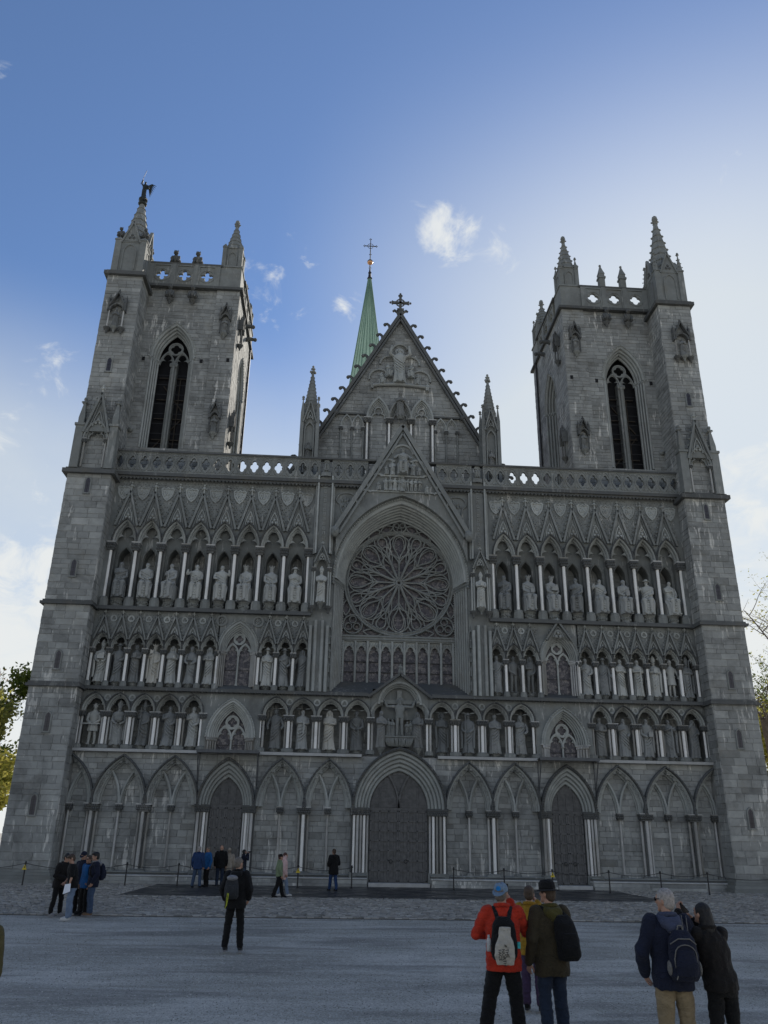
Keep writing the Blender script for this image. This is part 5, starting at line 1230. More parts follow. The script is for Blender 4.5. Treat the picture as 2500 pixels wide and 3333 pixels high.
# pinnacles beside the nave gable
for s in (-1, 1):
    p = empty('pinnacle', (s * 5.9, 1.5, 22.3), parent=cath); mb = MB().box(-0.5, 0.5, -0.3, 0.5, 0, 5.9); ob('shaft_core', mb, 'carved', p)
    for dx in (-0.5, 0.5):
        for dy in (-0.42, 0.5):
            mb = MB().box(dx - 0.11, dx + 0.11, dy - 0.11, dy + 0.11, 0, 5.4); mb.lathe([(0.16, 0), (0.12, 0.35), (0.03, 1.1)], (dx, dy, 5.4), 4, rot=pi / 4); mb.ball((dx, dy, 6.62), 0.1, 6, 4); mb.knob((dx, dy, 6.48), 0.11); ob('corner_pinnacle', mb, 'carved', p)
    steep_gable(0, 0.42, 4.75, 6.35, -0.42, 0.08, 4, 0.1, p)
    mb = MB(); mb.sweep(arch(0, 4.2, 0.26, 0.55, 7, 1.2), [(0, -0.3), (0, -0.48), (0.07, -0.5), (0.08, -0.3)]); ob('niche', mb, 'carved', p)
    mb = MB().lathe([(0.52, 5.6), (0.52, 5.9)] + [q for i in range(9) for q in ((0.50 - 0.042 * i, 5.9 + 0.28 * i), (0.475 - 0.042 * i, 6.16 + 0.28 * i), (0.50 - 0.042 * i, 6.18 + 0.28 * i))] + [(0.10, 8.5), (0.08, 8.75)], (0, 0.08, 0), 8, rot=pi / 8); ob('spirelet', mb, 'carved', p)
    mb = MB().tube([(0, 0.08, 8.7), (0, 0.08, 9.25)], 0.06, 6)
    for q in range(4): mb.ball((0.14 * cos(q * pi / 2 + 0.4), 0.08 + 0.14 * sin(q * pi / 2 + 0.4), 8.85), 0.10, 6, 4); mb.ball((0.08 * cos(q * pi / 2), 0.08 + 0.08 * sin(q * pi / 2), 9.1), 0.08, 6, 4)
    mb.ball((0, 0.08, 9.28), 0.09, 6, 4); ob('finial', mb, 'carved_lit', p)
# nave and aisle roofs running back, and the body of the church under them
mb = MB().prism([(-NW + 0.3, 0), (NW - 0.3, 0), (0, NA - 0.4)], 0.8, 62.0); ob('nave_roof', mb, 'roof_slate', ng)
mb = MB().box(-11.2, 11.2, 2.2, 66, 0, 20.5); mb.prism([(-11.2, 20.5), (-6.0, 23.2), (6.0, 23.2), (11.2, 20.5)], 2.8, 66); ob('church_body', mb, 'mortar', cath)
# --- crossing spire -----------------------------------------------------------------------
spx = empty('spire', (0.0, 78.0, 0), parent=cath)
mb = MB(); S0, S1 = 40.0, 99.8; prof = [(9.2, S0), (0.28, S1)]
sec = [(7.8 * (1 - t) + 0.2 * t, S0 + (S1 - S0) * t) for t in [i / 12 for i in range(13)]]
mb.lathe(sec, n=8, rot=pi / 8); ob('copper_cladding', mb, 'copper', spx)
sm = MB()
for k in range(24):
    f = k / 3; i0 = int(f); t = f - i0
    a = Vector((cos(pi / 8 + i0 * pi / 4), sin(pi / 8 + i0 * pi / 4), 0)); b_ = Vector((cos(pi / 8 + (i0 + 1) * pi / 4), sin(pi / 8 + (i0 + 1) * pi / 4), 0)); d = a * (1 - t) + b_ * t
    sm.tube([d * 7.83 + Vector((0, 0, S0)), d * 0.24 + Vector((0, 0, S1))], 0.05 if t else 0.09, 4)
ob('copper_seams', sm, 'copper_seam', spx)
mb = MB().lathe([(0.36, 99.4), (0.5, 99.6), (0.3, 99.9), (0.24, 100.8), (0.34, 100.9), (0.18, 101.2), (0.1, 102.0), (0.08, 108.0)], n=10)
for q in range(4): mb.tube([(0, 0, 101.8), (0.25 * cos(q * 1.57), 0.25 * sin(q * 1.57), 102.0), (0.1 * cos(q * 1.57), 0.1 * sin(q * 1.57), 102.3)], 0.03, 5)
ob('spire_rod', mb, 'iron', spx)
ob('gilded_ball', MB().ball((0, 0, 103.4), 0.55, 16, 12), 'gold', spx)
mb = MB().bar((-1.15, 0, 107.2), (1.15, 0, 107.2), 0.13, 0.13).bar((0, 0, 105.4), (0, 0, 108.8), 0.13, 0.13)
mb.tube([(0.55 * cos(t * pi / 8), 0, 107.2 + 0.55 * sin(t * pi / 8)) for t in range(17)], 0.05, 5)
for cx, cz in ((-1.15, 107.2), (1.15, 107.2), (0, 108.8), (0, 105.2)):
    for q in range(4): mb.ball((cx + 0.18 * cos(q * 1.57), 0, cz + 0.18 * sin(q * 1.57)), 0.09, 6, 4)
ob('spire_cross', mb, 'iron', spx)
# ------------------------------------------------------------------ bell towers
def slit(parent, x, y, z, w=0.13, h=0.95):
    g = empty('slit_window', (x, y, z), parent=parent); P = arch(0, h - 0.2, w, 0.2, 5, 0.0)
    mb = MB().sweep(P, [(0, 0.0), (0, -0.045), (0.07, -0.06), (0.09, -0.0)]); mb.box(-w - 0.09, w + 0.09, -0.07, 0.0, -0.08, 0.0); ob('frame', mb, 'carved', g)
    pts = off(P, 0.0); ob('pane', MB().add([(a, -0.033, b_) for a, b_ in pts], [tuple(range(len(pts)))]), 'glass_dark', g)
    mb = MB().box(-0.008, 0.008, -0.042, -0.036, 0.0, h - 0.05)
    for i in range(1, 4): mb.box(-w, w, -0.042, -0.036, h * i / 4 - 0.008, h * i / 4 + 0.008)
    ob('glazing_bar', mb, 'iron', g)
def spirelet(parent, x, y, z0, z1, r, tiers=7, n=8, knobs=False, fin=0.22, mat='carved'):
    mb = MB(); H = z1 - z0; prof = [(r * 1.12, 0), (r * 1.12, 0.1)]
    for i in range(tiers):
        a = r * (1 - i / tiers * 0.86); b_ = r * (1 - (i + 0.93) / tiers * 0.86)
        prof += [(a, 0.1 + (H - 0.1) * i / tiers), (b_, 0.1 + (H - 0.1) * (i + 0.92) / tiers), (b_ + r * 0.06, 0.1 + (H - 0.1) * (i + 0.96) / tiers)]
    prof += [(r * 0.13, H)]
    mb.lathe(prof, (x, y, z0), n, rot=pi / 8)
    if knobs:
        for i in range(1, tiers):
            for q in range(4):
                t = q * pi / 2 + pi / 4 + pi / 8; rr = r * (1 - i / tiers * 0.86) * 1.04; mb.knob((x + rr * cos(t), y + rr * sin(t), z0 + 0.1 + (H - 0.1) * i / tiers), r * 0.1 + 0.03)
    mb.lathe([(fin * 0.4, 0), (fin * 0.5, fin * 0.5), (fin * 0.95, fin * 0.9), (fin * 0.6, fin * 1.4), (fin * 0.9, fin * 1.9), (fin * 0.7, fin * 2.8), (fin * 0.2, fin * 3.3)], (x, y, z1 - 0.05), 8)
    for q in range(5): mb.knob((x + fin * 0.95 * cos(q * 1.257), y + fin * 0.95 * sin(q * 1.257), z1 + fin * 0.9), fin * 0.4)
    return ob('spirelet', mb, mat, parent)
def blind_stage(parent, x0, x1, y0, y1, z0, z1, mat='carved'):
    """square pinnacle stage with angle posts and blind lancets on each face"""
    mb = MB().box(x0 + 0.08, x1 - 0.08, y0 + 0.08, y1 - 0.08, z0, z1); w = (x1 - x0)
    p = 0.2 * w
    for xx in (x0, x1 - p):
        for yy in (y0, y1 - p): mb.box(xx, xx + p, yy, yy + p, z0, z1 - 0.002); mb.lathe([(p * 0.85, 0), (p * 0.85, 0.08), (0.02, 0.42)], (xx + p / 2, yy + p / 2, z1 - 0.02), 4, rot=pi / 4)
    cx, cy = (x0 + x1) / 2, (y0 + y1) / 2; a = (w - 2 * p) / 2 * 0.62
    m0 = len(mb.v); P = arch(0, z1 - z0 - 0.55 - a, a, a * 1.5, 6, 0.12)
    for r_ in range(4):
        q = MB().sweep(P, [(0, 0.0), (0, -0.05), (0.07, -0.06), (0.08, 0.0)]).xf(Matrix.Translation((cx, cy, z0)) @ Matrix.Rotation(r_ * pi / 2, 4, 'Z') @ Matrix.Translation((0, -(w / 2 - 0.08), 0))); mb.add(q.v, q.f)
    return ob('stage', mb, mat, parent)
def tabernacle(parent, x, y, z0, z1, w, face=None):
    g = empty('tabernacle', (x, y, z0), parent=parent); h = z1 - z0
    if face: g.rotation_euler = (0, 0, face)
    mb = MB(); mb.sweep(arch(0, h * 0.52, w * 0.30, h * 0.13, 6), [(0, 0.0), (0, -0.3), (0.08, -0.32), (0.1, 0.0)])
    for s in (-1, 1):
        mb.bar((s * w * 0.42, -0.2, h * 0.60), (0, -0.2, h * 0.93), 0.07, 0.3); mb.box(s * w * 0.42 - 0.05, s * w * 0.42 + 0.05, -0.34, 0.0, h * 0.5, h * 0.78); mb.lathe([(0.08, 0), (0.01, 0.3)], (s * w * 0.42, -0.18, h * 0.78), 4, rot=pi / 4)
        for i in range(4): mb.knob((s * (w * 0.42 * (1 - i / 4.5) + 0.06), -0.26, h * 0.62 + h * 0.32 * i / 4.5), 0.06)
    mb.ball((0, -0.2, h * 0.95), 0.09, 6, 4); mb.ball((0, -0.2, h * 0.995), 0.06, 6, 4); ob('canopy', mb, 'dark_stone', g)
    for s in (-1, 1): shaft(s * w * 0.36, -0.2, h * 0.13, h * 0.52, 0.045, 'shaft_light' if abs(x) > 15 else 'dark_stone', g)
    ob('corbel', pedestal_mesh('corbel', random.Random(4)), 'dark_stone', g, (0, -0.15, h * 0.13))
    if abs(x) > 15:
        for s in (-1, 1): ob('corbel', pedestal_mesh('corbel', random.Random(5)), 'dark_stone', g, (s * w * 0.36, -0.15, h * 0.12))
    return g
def crouching(parent, x, y, z, rng, h=0.9, mat='dark_stone', name='grotesque'):
    mb = MB(); mb.ball((0, 0.05, h * 0.35), h * 0.27, 8, 6, sy=1.0, sz=1.3); mb.ball((0, -h * 0.12, h * 0.78), h * 0.17, 8, 6); mb.ball((0, -h * 0.28, h * 0.74), h * 0.08, 6, 4)
    for s in (-1, 1):
        mb.tube([(s * h * 0.2, 0, h * 0.55), (s * h * 0.25, -h * 0.15, h * 0.3), (s * h * 0.16, -h * 0.24, 0.02)], [h * 0.09, h * 0.08, h * 0.07], 6); mb.ball((s * h * 0.22, 0.0, h * 0.16), h * 0.16, 6, 4); mb.lathe([(h * 0.05, 0), (0.005, h * 0.14)], (s * h * 0.11, -h * 0.1, h * 0.9), 5)
    return ob(name, mb, mat, parent, (x, y, z))
TOWERS = {}
def tower(s):
    key = 'tower%d' % s; rg = random.Random(20 + s); X = lambda v: s * v
    core = MB()
    core.box(X(17.25), X(19.72), -1.15, 8.5, 0.0, 22.0)                       # lower corner buttress
    core.box(X(17.3), X(19.5), -0.98, 1.6, 22.0, 36.3)                        # stair turret
    core.box(X(11.2), X(17.4), 1.0, 9.0, 20.0, 24.7)
    wx, wz, wa, wh = 15.15, 31.45, 1.40, 2.65
    spandrel(core, off(arch(X(wx), wz, wa, wh, 14, 24.7), 0), min(X(11.2), X(17.4)), max(X(11.2), X(17.4)), 37.0, 1.0)
    q = MB(); spandrel(q, off(arch(0, wz, wa, wh, 14, 24.7), 0), -4.0, 4.0, 37.0, 0.0); q.box(-4.0, 4.0, 0, 0.3, 22, 24.7)
    q.xf(Matrix.Translation((X(11.2), 5.0, 0)) @ Matrix.Rotation(-s * pi / 2, 4, 'Z')); core.add(q.v, q.f)
    core.box(X(11.2), X(19.4), 8.2, 9.0, 20.0, 37.0); core.box(X(18.6), X(19.4), 1.2, 8.3, 20.0, 37.0); core.box(X(11.2), X(19.4), 1.0, 9.0, 36.6, 37.0)
    core.box(X(11.18), X(12.72), 0.86, 1.2, 22.3, 36.85)
    t = ob('bell_tower', core, 'mortar', cath); TOWERS[key] = t
    t['label'] = 'left square bell tower with a stair turret carrying an angel' if s < 0 else 'right square bell tower with tall crocketed corner pinnacles'
    ob('interior_shade', MB().box(X(12.3), X(18.5), 2.3, 8.1, 22.0, 36.6), 'void_shade', t)  # solid near-black core standing for the shade of the hollow belfry
    def mirr(a, b_): return (min(X(a), X(b_)), max(X(a), X(b_)))
    # ashlar skins
    a, b_ = mirr(17.25, 19.72); ashlar(key, (0, -1.15, 0), XA, NF, a, b_, 0.62, 21.9, rg, (0.24, 0.46), (0.4, 1.15))
    ashlar(key, (X(17.25), 0, 0), YA, Vector((-s, 0, 0)), -1.15, -0.05, 0.62, 21.9, rg, (0.26, 0.44), (0.4, 0.8))
    ashlar(key, (X(19.72), 0, 0), YA, Vector((s, 0, 0)), -1.15, 8.5, 0.62, 21.9, rg, (0.26, 0.44), (0.5, 1.1), pick=False)
    a, b_ = mirr(17.3, 19.5); ashlar(key, (0, -0.98, 0), XA, NF, a, b_, 22.2, 36.2, rg, (0.22, 0.36), (0.35, 0.95))
    ashlar(key, (X(17.3), 0, 0), YA, Vector((-s, 0, 0)), -0.98, 1.0, 22.2, 36.2, rg, (0.22, 0.36), (0.35, 0.8))
    ashlar(key, (X(19.5), 0, 0), YA, Vector((s, 0, 0)), -0.98, 1.6, 22.2, 36.2, rg, (0.22, 0.36), (0.4, 0.9), pick=False)
    fx = arch_x(0, wz, wa, wh)
    def fh(z):
        w = fx(z) if z > 24.7 else None
        return [(X(wx) - w - 0.02, X(wx) + w + 0.02)] if w else []
    a, b_ = mirr(12.72, 17.3); ashlar(key, (0, 1.0, 0), XA, NF, a, b_, 22.4, 36.85, rg, (0.2, 0.34), (0.3, 0.9), fh)
    a, b_ = mirr(11.18, 12.72); ashlar(key, (0, 0.86, 0), XA, NF, a, b_, 22.4, 36.85, rg, (0.2, 0.34), (0.3, 0.85))
    def fh2(z):
        w = fx(z) if z > 24.7 else None
        return [(5.0 - w - 0.02, 5.0 + w + 0.02)] if w else []
    ashlar(key, (X(11.19), 0, 0), YA, Vector((-s, 0, 0)), 0.9, 9.0, 22.4, 36.85, rg, (0.2, 0.34), (0.3, 0.9), fh2)
    # plinth and set-offs
    def band(z0, z1, o, mat='dark_stone', x0=17.25, x1=19.72, y0=-1.15, y1=8.6, nm='string_course'):
        ob(nm, MB().box(X(x0 - o), X(x1 + o), y0 - o, y1 + o, z0, z1).box(X(x0 - o * 0.5), X(x1 + o * 0.5), y0 - o * 0.5, y1 + o * 0.5, z1, z1 + 0.12), mat, t)
    for z0, z1, o in ((-0.05, 0.2, 0.5), (0.2, 0.36, 0.38), (0.36, 0.5, 0.26), (0.5, 0.62, 0.14)):
        ob('plinth_course', MB().box(X(17.25 - o * 0.8), X(19.72 + o), -1.15 - o, 8.5 + o, z0, z1 - 0.004), 'carved', t)
    band(9.46, 9.6, 0.18); band(13.92, 14.06, 0.2); band(21.8, 22.05, 0.28)
    band(36.2, 36.45, 0.24, x0=17.3, x1=19.5, y0=-0.98, y1=1.6)
    ob('cornice', MB().box(X(10.95), X(17.3), 0.62, 1.4, 36.82, 37.02).box(X(10.98), X(19.6), 1.38, 9.3, 36.83, 37.01), 'dark_stone', t)
    for z in ((3.1, 7.15, 10.4, 15.55, 20.6, 28.9) if s < 0 else (3.1, 7.15, 10.35, 15.45, 20.5, 28.4)): slit(t, X(18.46), -1.19 if z < 22 else -1.02, z)
    # belfry windows, front and inner side
    w = window(0, wz, 1.0, 2.0, 1.40, 2.60, 0.75, -0.02, 24.75, 24.75, 32.5, 0.42, 31.25, 0.95, k=4, parent=t, glass='void_shade', deep=0.7, name='belfry_window', mull=0.19); w.location = (X(wx), 0.98, 0)
    w2 = window(0, wz, 1.0, 2.0, 1.40, 2.60, 0.75, -0.02, 24.75, 24.75, 32.5, 0.42, 31.25, 0.95, k=4, parent=t, glass='void_shade', deep=0.7, name='belfry_window', mull=0.19); w2.location = (X(11.17), 5.0, 0); w2.rotation_euler = (0, 0, -s * pi / 2)
    for ww in (w, w2):
        lv = MB()
        for i in range(4): lv.bar((-0.95, 1.2, 25.9 + i * 1.5 + 0.2 * sin(i * 3)), (0.95, 1.2, 25.9 + i * 1.5 + 0.2 * sin(i * 3)), 0.07, 0.1)
        lv.bar((-0.9, 1.25, 25.2), (0.9, 1.25, 27.6), 0.07, 0.1); lv.bar((0.9, 1.25, 27.9), (-0.6, 1.25, 29.9), 0.07, 0.1); lv.bar((0.45, 1.22, 24.8), (0.45, 1.22, 30.5), 0.06, 0.08)
        ob('timber_frame', lv, 'timber', ww)
    for z, x in ((31.2, 17.0), (31.2, 13.25), (31.3, 11.5)): ob('putlog_hole_shade', MB().box(X(x) - 0.09, X(x) + 0.09, (0.93 if x > 12.8 else 0.79), 1.02, z - 0.13, z + 0.13), 'void_shade', t)  # holes drawn as near-black blocks, their shade put into the colour
    # parapet with pierced panels
    pw = 1.2
    hole = (lambda th: quat(th, 0.27, 0.15)) if s < 0 else (lambda th: quat(th, 0.2, 0.19))
    def sq(tt):
        c, q_ = cos(tt), sin(tt); k = min(pw / 2 / abs(c) if abs(c) > 1e-6 else 9e9, 0.84 / abs(q_) if abs(q_) > 1e-6 else 9e9); return (c * k, q_ * k)
    pm = ring_plate(hole, sq, -0.1, 0.1, 48); cr = [(0.5 * cos(q_), 0.5 * sin(q_), cos(q_), sin(q_), 1.0) for q_ in [2 * pi * i / 24 for i in range(25)]]
    pm.sweep(cr, [(-0.04, -0.1), (-0.04, -0.14), (0.05, -0.14), (0.05, -0.1)]); pm.box(-pw / 2, pw / 2, -0.16, 0.1, -0.86, -0.76); pm.box(-pw / 2, pw / 2, -0.16, 0.1, 0.74, 0.86)
    pm.box(-pw / 2, -pw / 2 + 0.08, -0.155, 0.1, -0.8, 0.8); pm.box(pw / 2 - 0.08, pw / 2, -0.155, 0.1, -0.8, 0.8); me = pm.mesh('parapet_panel'); me.materials.append(MATS['carved'])
    for i in range(3):
        ob('parapet_panel', me, None, t, (X(16.55 - 1.52 * i), 0.88, 37.88)); ob('parapet_panel', me, None, t, (X(11.3), 3.4 + 1.52 * i, 37.88), -s * pi / 2)
        ob('parapet_panel', me, None, t, (X(16.55 - 1.52 * i), 8.8, 37.88))
    for xx in (17.28, 12.8): ob('parapet_pier', MB().box(X(xx) - 0.16, X(xx) + 0.16, 0.74, 1.02, 37.0, 38.78), 'carved', t)
    for i in range(2):
        xx = X(15.79 - 1.52 * i); ob('parapet_pier', MB().box(xx - 0.15, xx + 0.15, 0.7, 1.02, 37.0, 38.78), 'carved', t); ob('parapet_pier', MB().box(X(11.3) - 0.17, X(11.3) + 0.15, 4.01 + 1.52 * i, 4.31 + 1.52 * i, 37.0, 38.78), 'carved', t)
        crouching(t, xx, 0.62, 35.9, rg, 0.95, name='gargoyle'); ob('corbel', pedestal_mesh('corbel', rg), 'dark_stone', t, (xx, 0.75, 35.85))
        mb = MB().tube([(0, 0.2, 0), (0, -0.3, 0.1), (0, -0.55, 0.05)], [0.18, 0.15, 0.11], 7); mb.ball((0, -0.6, 0.05), 0.15, 7, 5); ob('gargoyle', mb, 'dark_stone', t, (X(11.1), 4.1 + 1.6 * i, 36.2), -s * pi / 2)
        if s < 0: crouching(t, xx, 0.86, 38.9, rg, 1.05)
        else:
            mb = MB().box(xx - 0.2, xx + 0.2, 0.72, 1.12, 38.9, 40.0); mb.box(xx - 0.26, xx + 0.26, 0.66, 1.18, 39.6, 39.75); mb.lathe([(0.32, 0), (0.2, 0.3), (0.05, 0.75)], (xx, 0.92, 40.0), 4, rot=pi / 4); mb.ball((xx, 0.92, 40.8), 0.1, 6, 4); ob('parapet_pinnacle', mb, 'carved', t)
    ob('coping', MB().box(X(12.5), X(17.4), 0.72, 1.12, 38.76, 38.9).box(X(11.05), X(11.5), 2.3, 7.6, 38.76, 38.9), 'dark_stone', t)
    # corner pinnacles
    hi = 43.0 if s < 0 else 43.3
    for (cx, cy) in ((11.95, 1.6), (11.95, 8.3), (18.6, 8.3)):
        p = empty('pinnacle', (X(cx), cy, 37.0), parent=t); hw = 0.76
        ob('pinnacle_base', MB().box(-hw, hw, -hw, hw, 0, 1.9).box(-hw - 0.06, hw + 0.06, -hw - 0.06, hw + 0.06, 1.8, 1.92), 'carved', p); blind_stage(p, -hw + 0.06, hw - 0.06, -hw + 0.06, hw - 0.06, 1.9, 3.6)
        spirelet(p, 0, 0, 3.55, hi - 37 if cy < 5 else 5.6, 0.66, 6, knobs=s > 0, fin=0.2)
        if s > 0:
            for q in range(4):
                dx, dy = ((-1, -1), (1, -1), (1, 1), (-1, 1))[q]; spirelet(p, dx * 0.56, dy * 0.56, 3.4, 4.3, 0.2, 3, 4, fin=0.09)
    # stair turret top
    p = empty('pinnacle', (X(18.42), 0.1, 36.45), parent=t); hw = 1.03
    ob('pinnacle_base', MB().box(-hw - 0.02, hw + 0.02, -hw - 0.02, hw + 0.02, 0, 0.25), 'carved', p); blind_stage(p, -hw, hw, -hw, hw, 0.25, 2.75)
    if s < 0: spirelet(p, 0, 0, 2.7, 6.85, 0.98, 7, fin=0.0001)
    else: spirelet(p, 0, 0, 2.7, 7.75, 0.95, 8, knobs=True, fin=0.24)
    for r_ in range(4):
        g = empty('gablet', (0, 0, 0), parent=p); g.rotation_euler = (0, 0, r_ * pi / 2)
        mb = MB().prism([(-0.55, 2.6), (0.55, 2.6), (0, 4.2)], -0.98, -0.3); mb.bar((-0.62, -0.98, 2.55), (0, -0.98, 4.3), 0.1, 0.2).bar((0.62, -0.98, 2.55), (0, -0.98, 4.3), 0.1, 0.2); ob('gablet_panel', mb, 'carved', g)
        mb = MB()
        for q in range(3): mb.ball((0.14 * cos(pi / 2 + q * 2.09), -1.0, 3.05 + 0.14 * sin(pi / 2 + q * 2.09)), 0.1, 6, 4, sy=0.5)
        ob('leaf_carving', mb, 'dark_stone', g)
        c = Matrix.Rotation(r_ * pi / 2, 4, 'Z') @ Vector((-0.86, -0.86, 0))
        if s < 0: crouching(p, c.x * 0.95, c.y * 0.95, 3.15, rg, 0.75)
        else: spirelet(p, c.x, c.y, 2.7, 4.2, 0.26, 4, 4, knobs=True, fin=0.1)
    # tall blind niche at the turret's foot
    g = empty('buttress_gable', (X(18.42), -1.2, 22.1), parent=t)
    for q in (-1, 1):
        mb = MB().box(q * 1.0 - 0.24, q * 1.0 + 0.24, -0.25, 0.3, 0, 2.85).box(q * 1.0 - 0.3, q * 1.0 + 0.3, -0.32, 0.3, 2.75, 2.9).box(q * 1.0 - 0.17, q * 1.0 + 0.17, -0.2, 0.2, 2.9, 3.3)
        mb.lathe([(0.26, 0), (0.24, 0.15), (0.12, 0.9), (0.05, 1.2)], (q * 1.0, 0, 3.25), 4, rot=pi / 4); mb.ball((q * 1.0, 0, 4.45), 0.13, 6, 4); mb.ball((q * 1.0, 0, 4.65), 0.12, 6, 4)
        for r_ in range(4): mb.knob((q * 1.0 + 0.12 * (-1) ** r_, -0.1 + 0.2 * (r_ // 2), 4.4), 0.09)
        ob('side_pinnacle', mb, 'carved', g); shaft(q * 0.62, -0.1, 0.1, 1.75, 0.055, 'shaft_light', g); ob('capital', capital_mesh(0.26, 0.22, 0.26), None, g, (q * 0.62, -0.1, 1.72))
    mb = MB(); mb.sweep(arch(0, 1.95, 0.48, 0.95, 8), rolls(0, 0.12, 0.22, -0.26, 3, 0.035) + [(0.27, 0)]); T = trefoil(0, 1.95, 0.46, 0.95, 6); mb.tube([(x, 0.0, z) for x, z in T], 0.05, 5); ob('arch', mb, 'carved', g)
    steep_gable(0, 0.74, 2.3, 5.0, -0.15, 0.13, 5, 0.55, g)
    mb = MB().prism([(-0.7, 2.45), (0.7, 2.45), (0, 4.8)], -0.12, 0.2); ob('gable_panel', mb, 'carved', g)
    for (x, y, z0, z1, w_, face) in ((18.5, -1.02, 31.6, 34.9, 1.25, None), (11.93, 0.84, 32.9, 35.7, 0.8, None), (11.93, 0.84, 25.45, 28.2, 0.8, None), (11.15, 2.0, 32.9, 35.7, 0.8, -s * pi / 2), (11.15, 2.0, 25.45, 28.2, 0.8, -s * pi / 2)):
        tabernacle(t, X(x), y, z0, z1, w_, face)
    ob('downpipe', MB().tube([(X(11.08), 7.9, 22.5), (X(11.08), 7.9, 36.8)], 0.07, 8), 'iron', t)
    mb = MB().ball((0, 0, 0), 0.17, 8, 6); mb.ball((0, -0.15, 0), 0.08, 6, 4); ob('carved_head', mb, 'carved', t, (X(17.1), 0.85, 25.9))
    return t
tower(-1); tower(1)
lay_blocks({'wall': facade_wall, 'gable': cath, 'tower-1': TOWERS['tower-1'], 'tower1': TOWERS['tower1']})
# ------------------------------------------------------------------ statues
UPA = ((0.10, -0.14, 0.60), (0.20, -0.12, 0.84)); CL = ((0.02, -0.14, 0.66), (0.02, -0.15, 0.64)); DN = ((0.05, -0.15, 0.52), (0.05, -0.15, 0.52)); RU = ((0.22, -0.12, 0.80), (0.06, -0.14, 0.56))
CH = ((0.02, -0.13, 0.70), (0.06, -0.15, 0.52)); OUT = ((0.17, -0.08, 0.5), (0.19, -0.1, 0.5))
g1 = 'statues in the lowest row of niches'; g2 = 'statues in the middle row of niches'; g3 = 'seated statues in the top row of niches'
R1 = [(-16.53, 'knight', 'helm', 'swordflat', DN, 'statue_stone', 'stone knight in short tunic holding sword flat, far left of lowest statue row'),
      (-15.21, 'cloak', 'mitre', 'bowl', DN, 'statue_stone', 'bishop statue in tall mitre holding round bowl of heads, lowest row at left'),
      (-13.90, 'robe', 'tallhat', 'cross', CH, 'statue_dark', 'dark statue with pointed hat and long cross staff, lowest row at left'),
      (-12.56, 'robe', 'hair', 'none', CH, 'statue_stone', 'curly haired robed statue, fourth from left tower in lowest row'),
      (-11.27, 'robe', 'hair', 'none', CH, 'statue_stone', 'bearded statue leaning with hand at beard, just left of lowest left window'),
      (-6.78, 'robe', 'hair', 'none', OUT, 'statue_dark', 'dark long pleated robe statue just right of lowest left window'),
      (-5.31, 'robe', 'bald', 'scroll', CL, 'statue_stone', 'bearded statue with deep crossing folds, third left of the crucifix group, lowest row'),
      (-3.81, 'robe', 'long', 'none', CL, 'statue_pale', 'pale woman statue with hands clasped at chest, lowest row left of centre'),
      (-2.33, 'robe', 'hair', 'sword', DN, 'statue_dark', 'dark bearded statue with upright sword, next left of the crucifix group'),
      (2.33, 'cloak', 'halo', 'none', CL, 'statue_dark', 'dark haloed statue with arms folded, next right of the crucifix group'),
      (3.81, 'cloak', 'hat', 'staff', DN, 'statue_stone', 'pilgrim statue in wide brimmed hat, lowest row right of centre'),
      (5.31, 'robe', 'hair', 'none', CL, 'statue_stone', 'statue with swept diagonal cloak, second left of lowest right window'),
      (6.78, 'robe', 'hood', 'none', CH, 'statue_stone', 'bearded statue with bowed head just left of lowest right window'),
      (11.27, 'robe', 'hair', 'book', CL, 'statue_dark', 'dark statue turned sideways just right of lowest right window'),
      (12.55, 'robe', 'bald', 'none', CH, 'statue_stone', 'robed statue with bare head and hand on hip, second right of lowest right window'),
      (13.88, 'cloak', 'bald', 'book', DN, 'statue_stone', 'monk statue with bowed head reading, third right of lowest right window'),
      (15.21, 'cloak', 'none', 'sword', ((0.03, -0.17, 0.72), (0.03, -0.17, 0.72)), 'statue_stone', 'headless looking saint statue holding its head at its chest, lowest row at right'),
      (16.55, 'robe', 'long', 'none', ((0.10, -0.12, 0.86), (0.06, -0.14, 0.62)), 'statue_stone', 'statue lifting hand to its face, far right of lowest statue row')]
for i, (x, kind, head, item, arms, mat, lab) in enumerate(R1):
    statue(x, 0.34, 6.47, 2.12, lab, g1, kind, head, item, arms, 0.25 * sin(i * 2.3), i in (1, 4, 6, 8, 12, 14), mat, 'low')
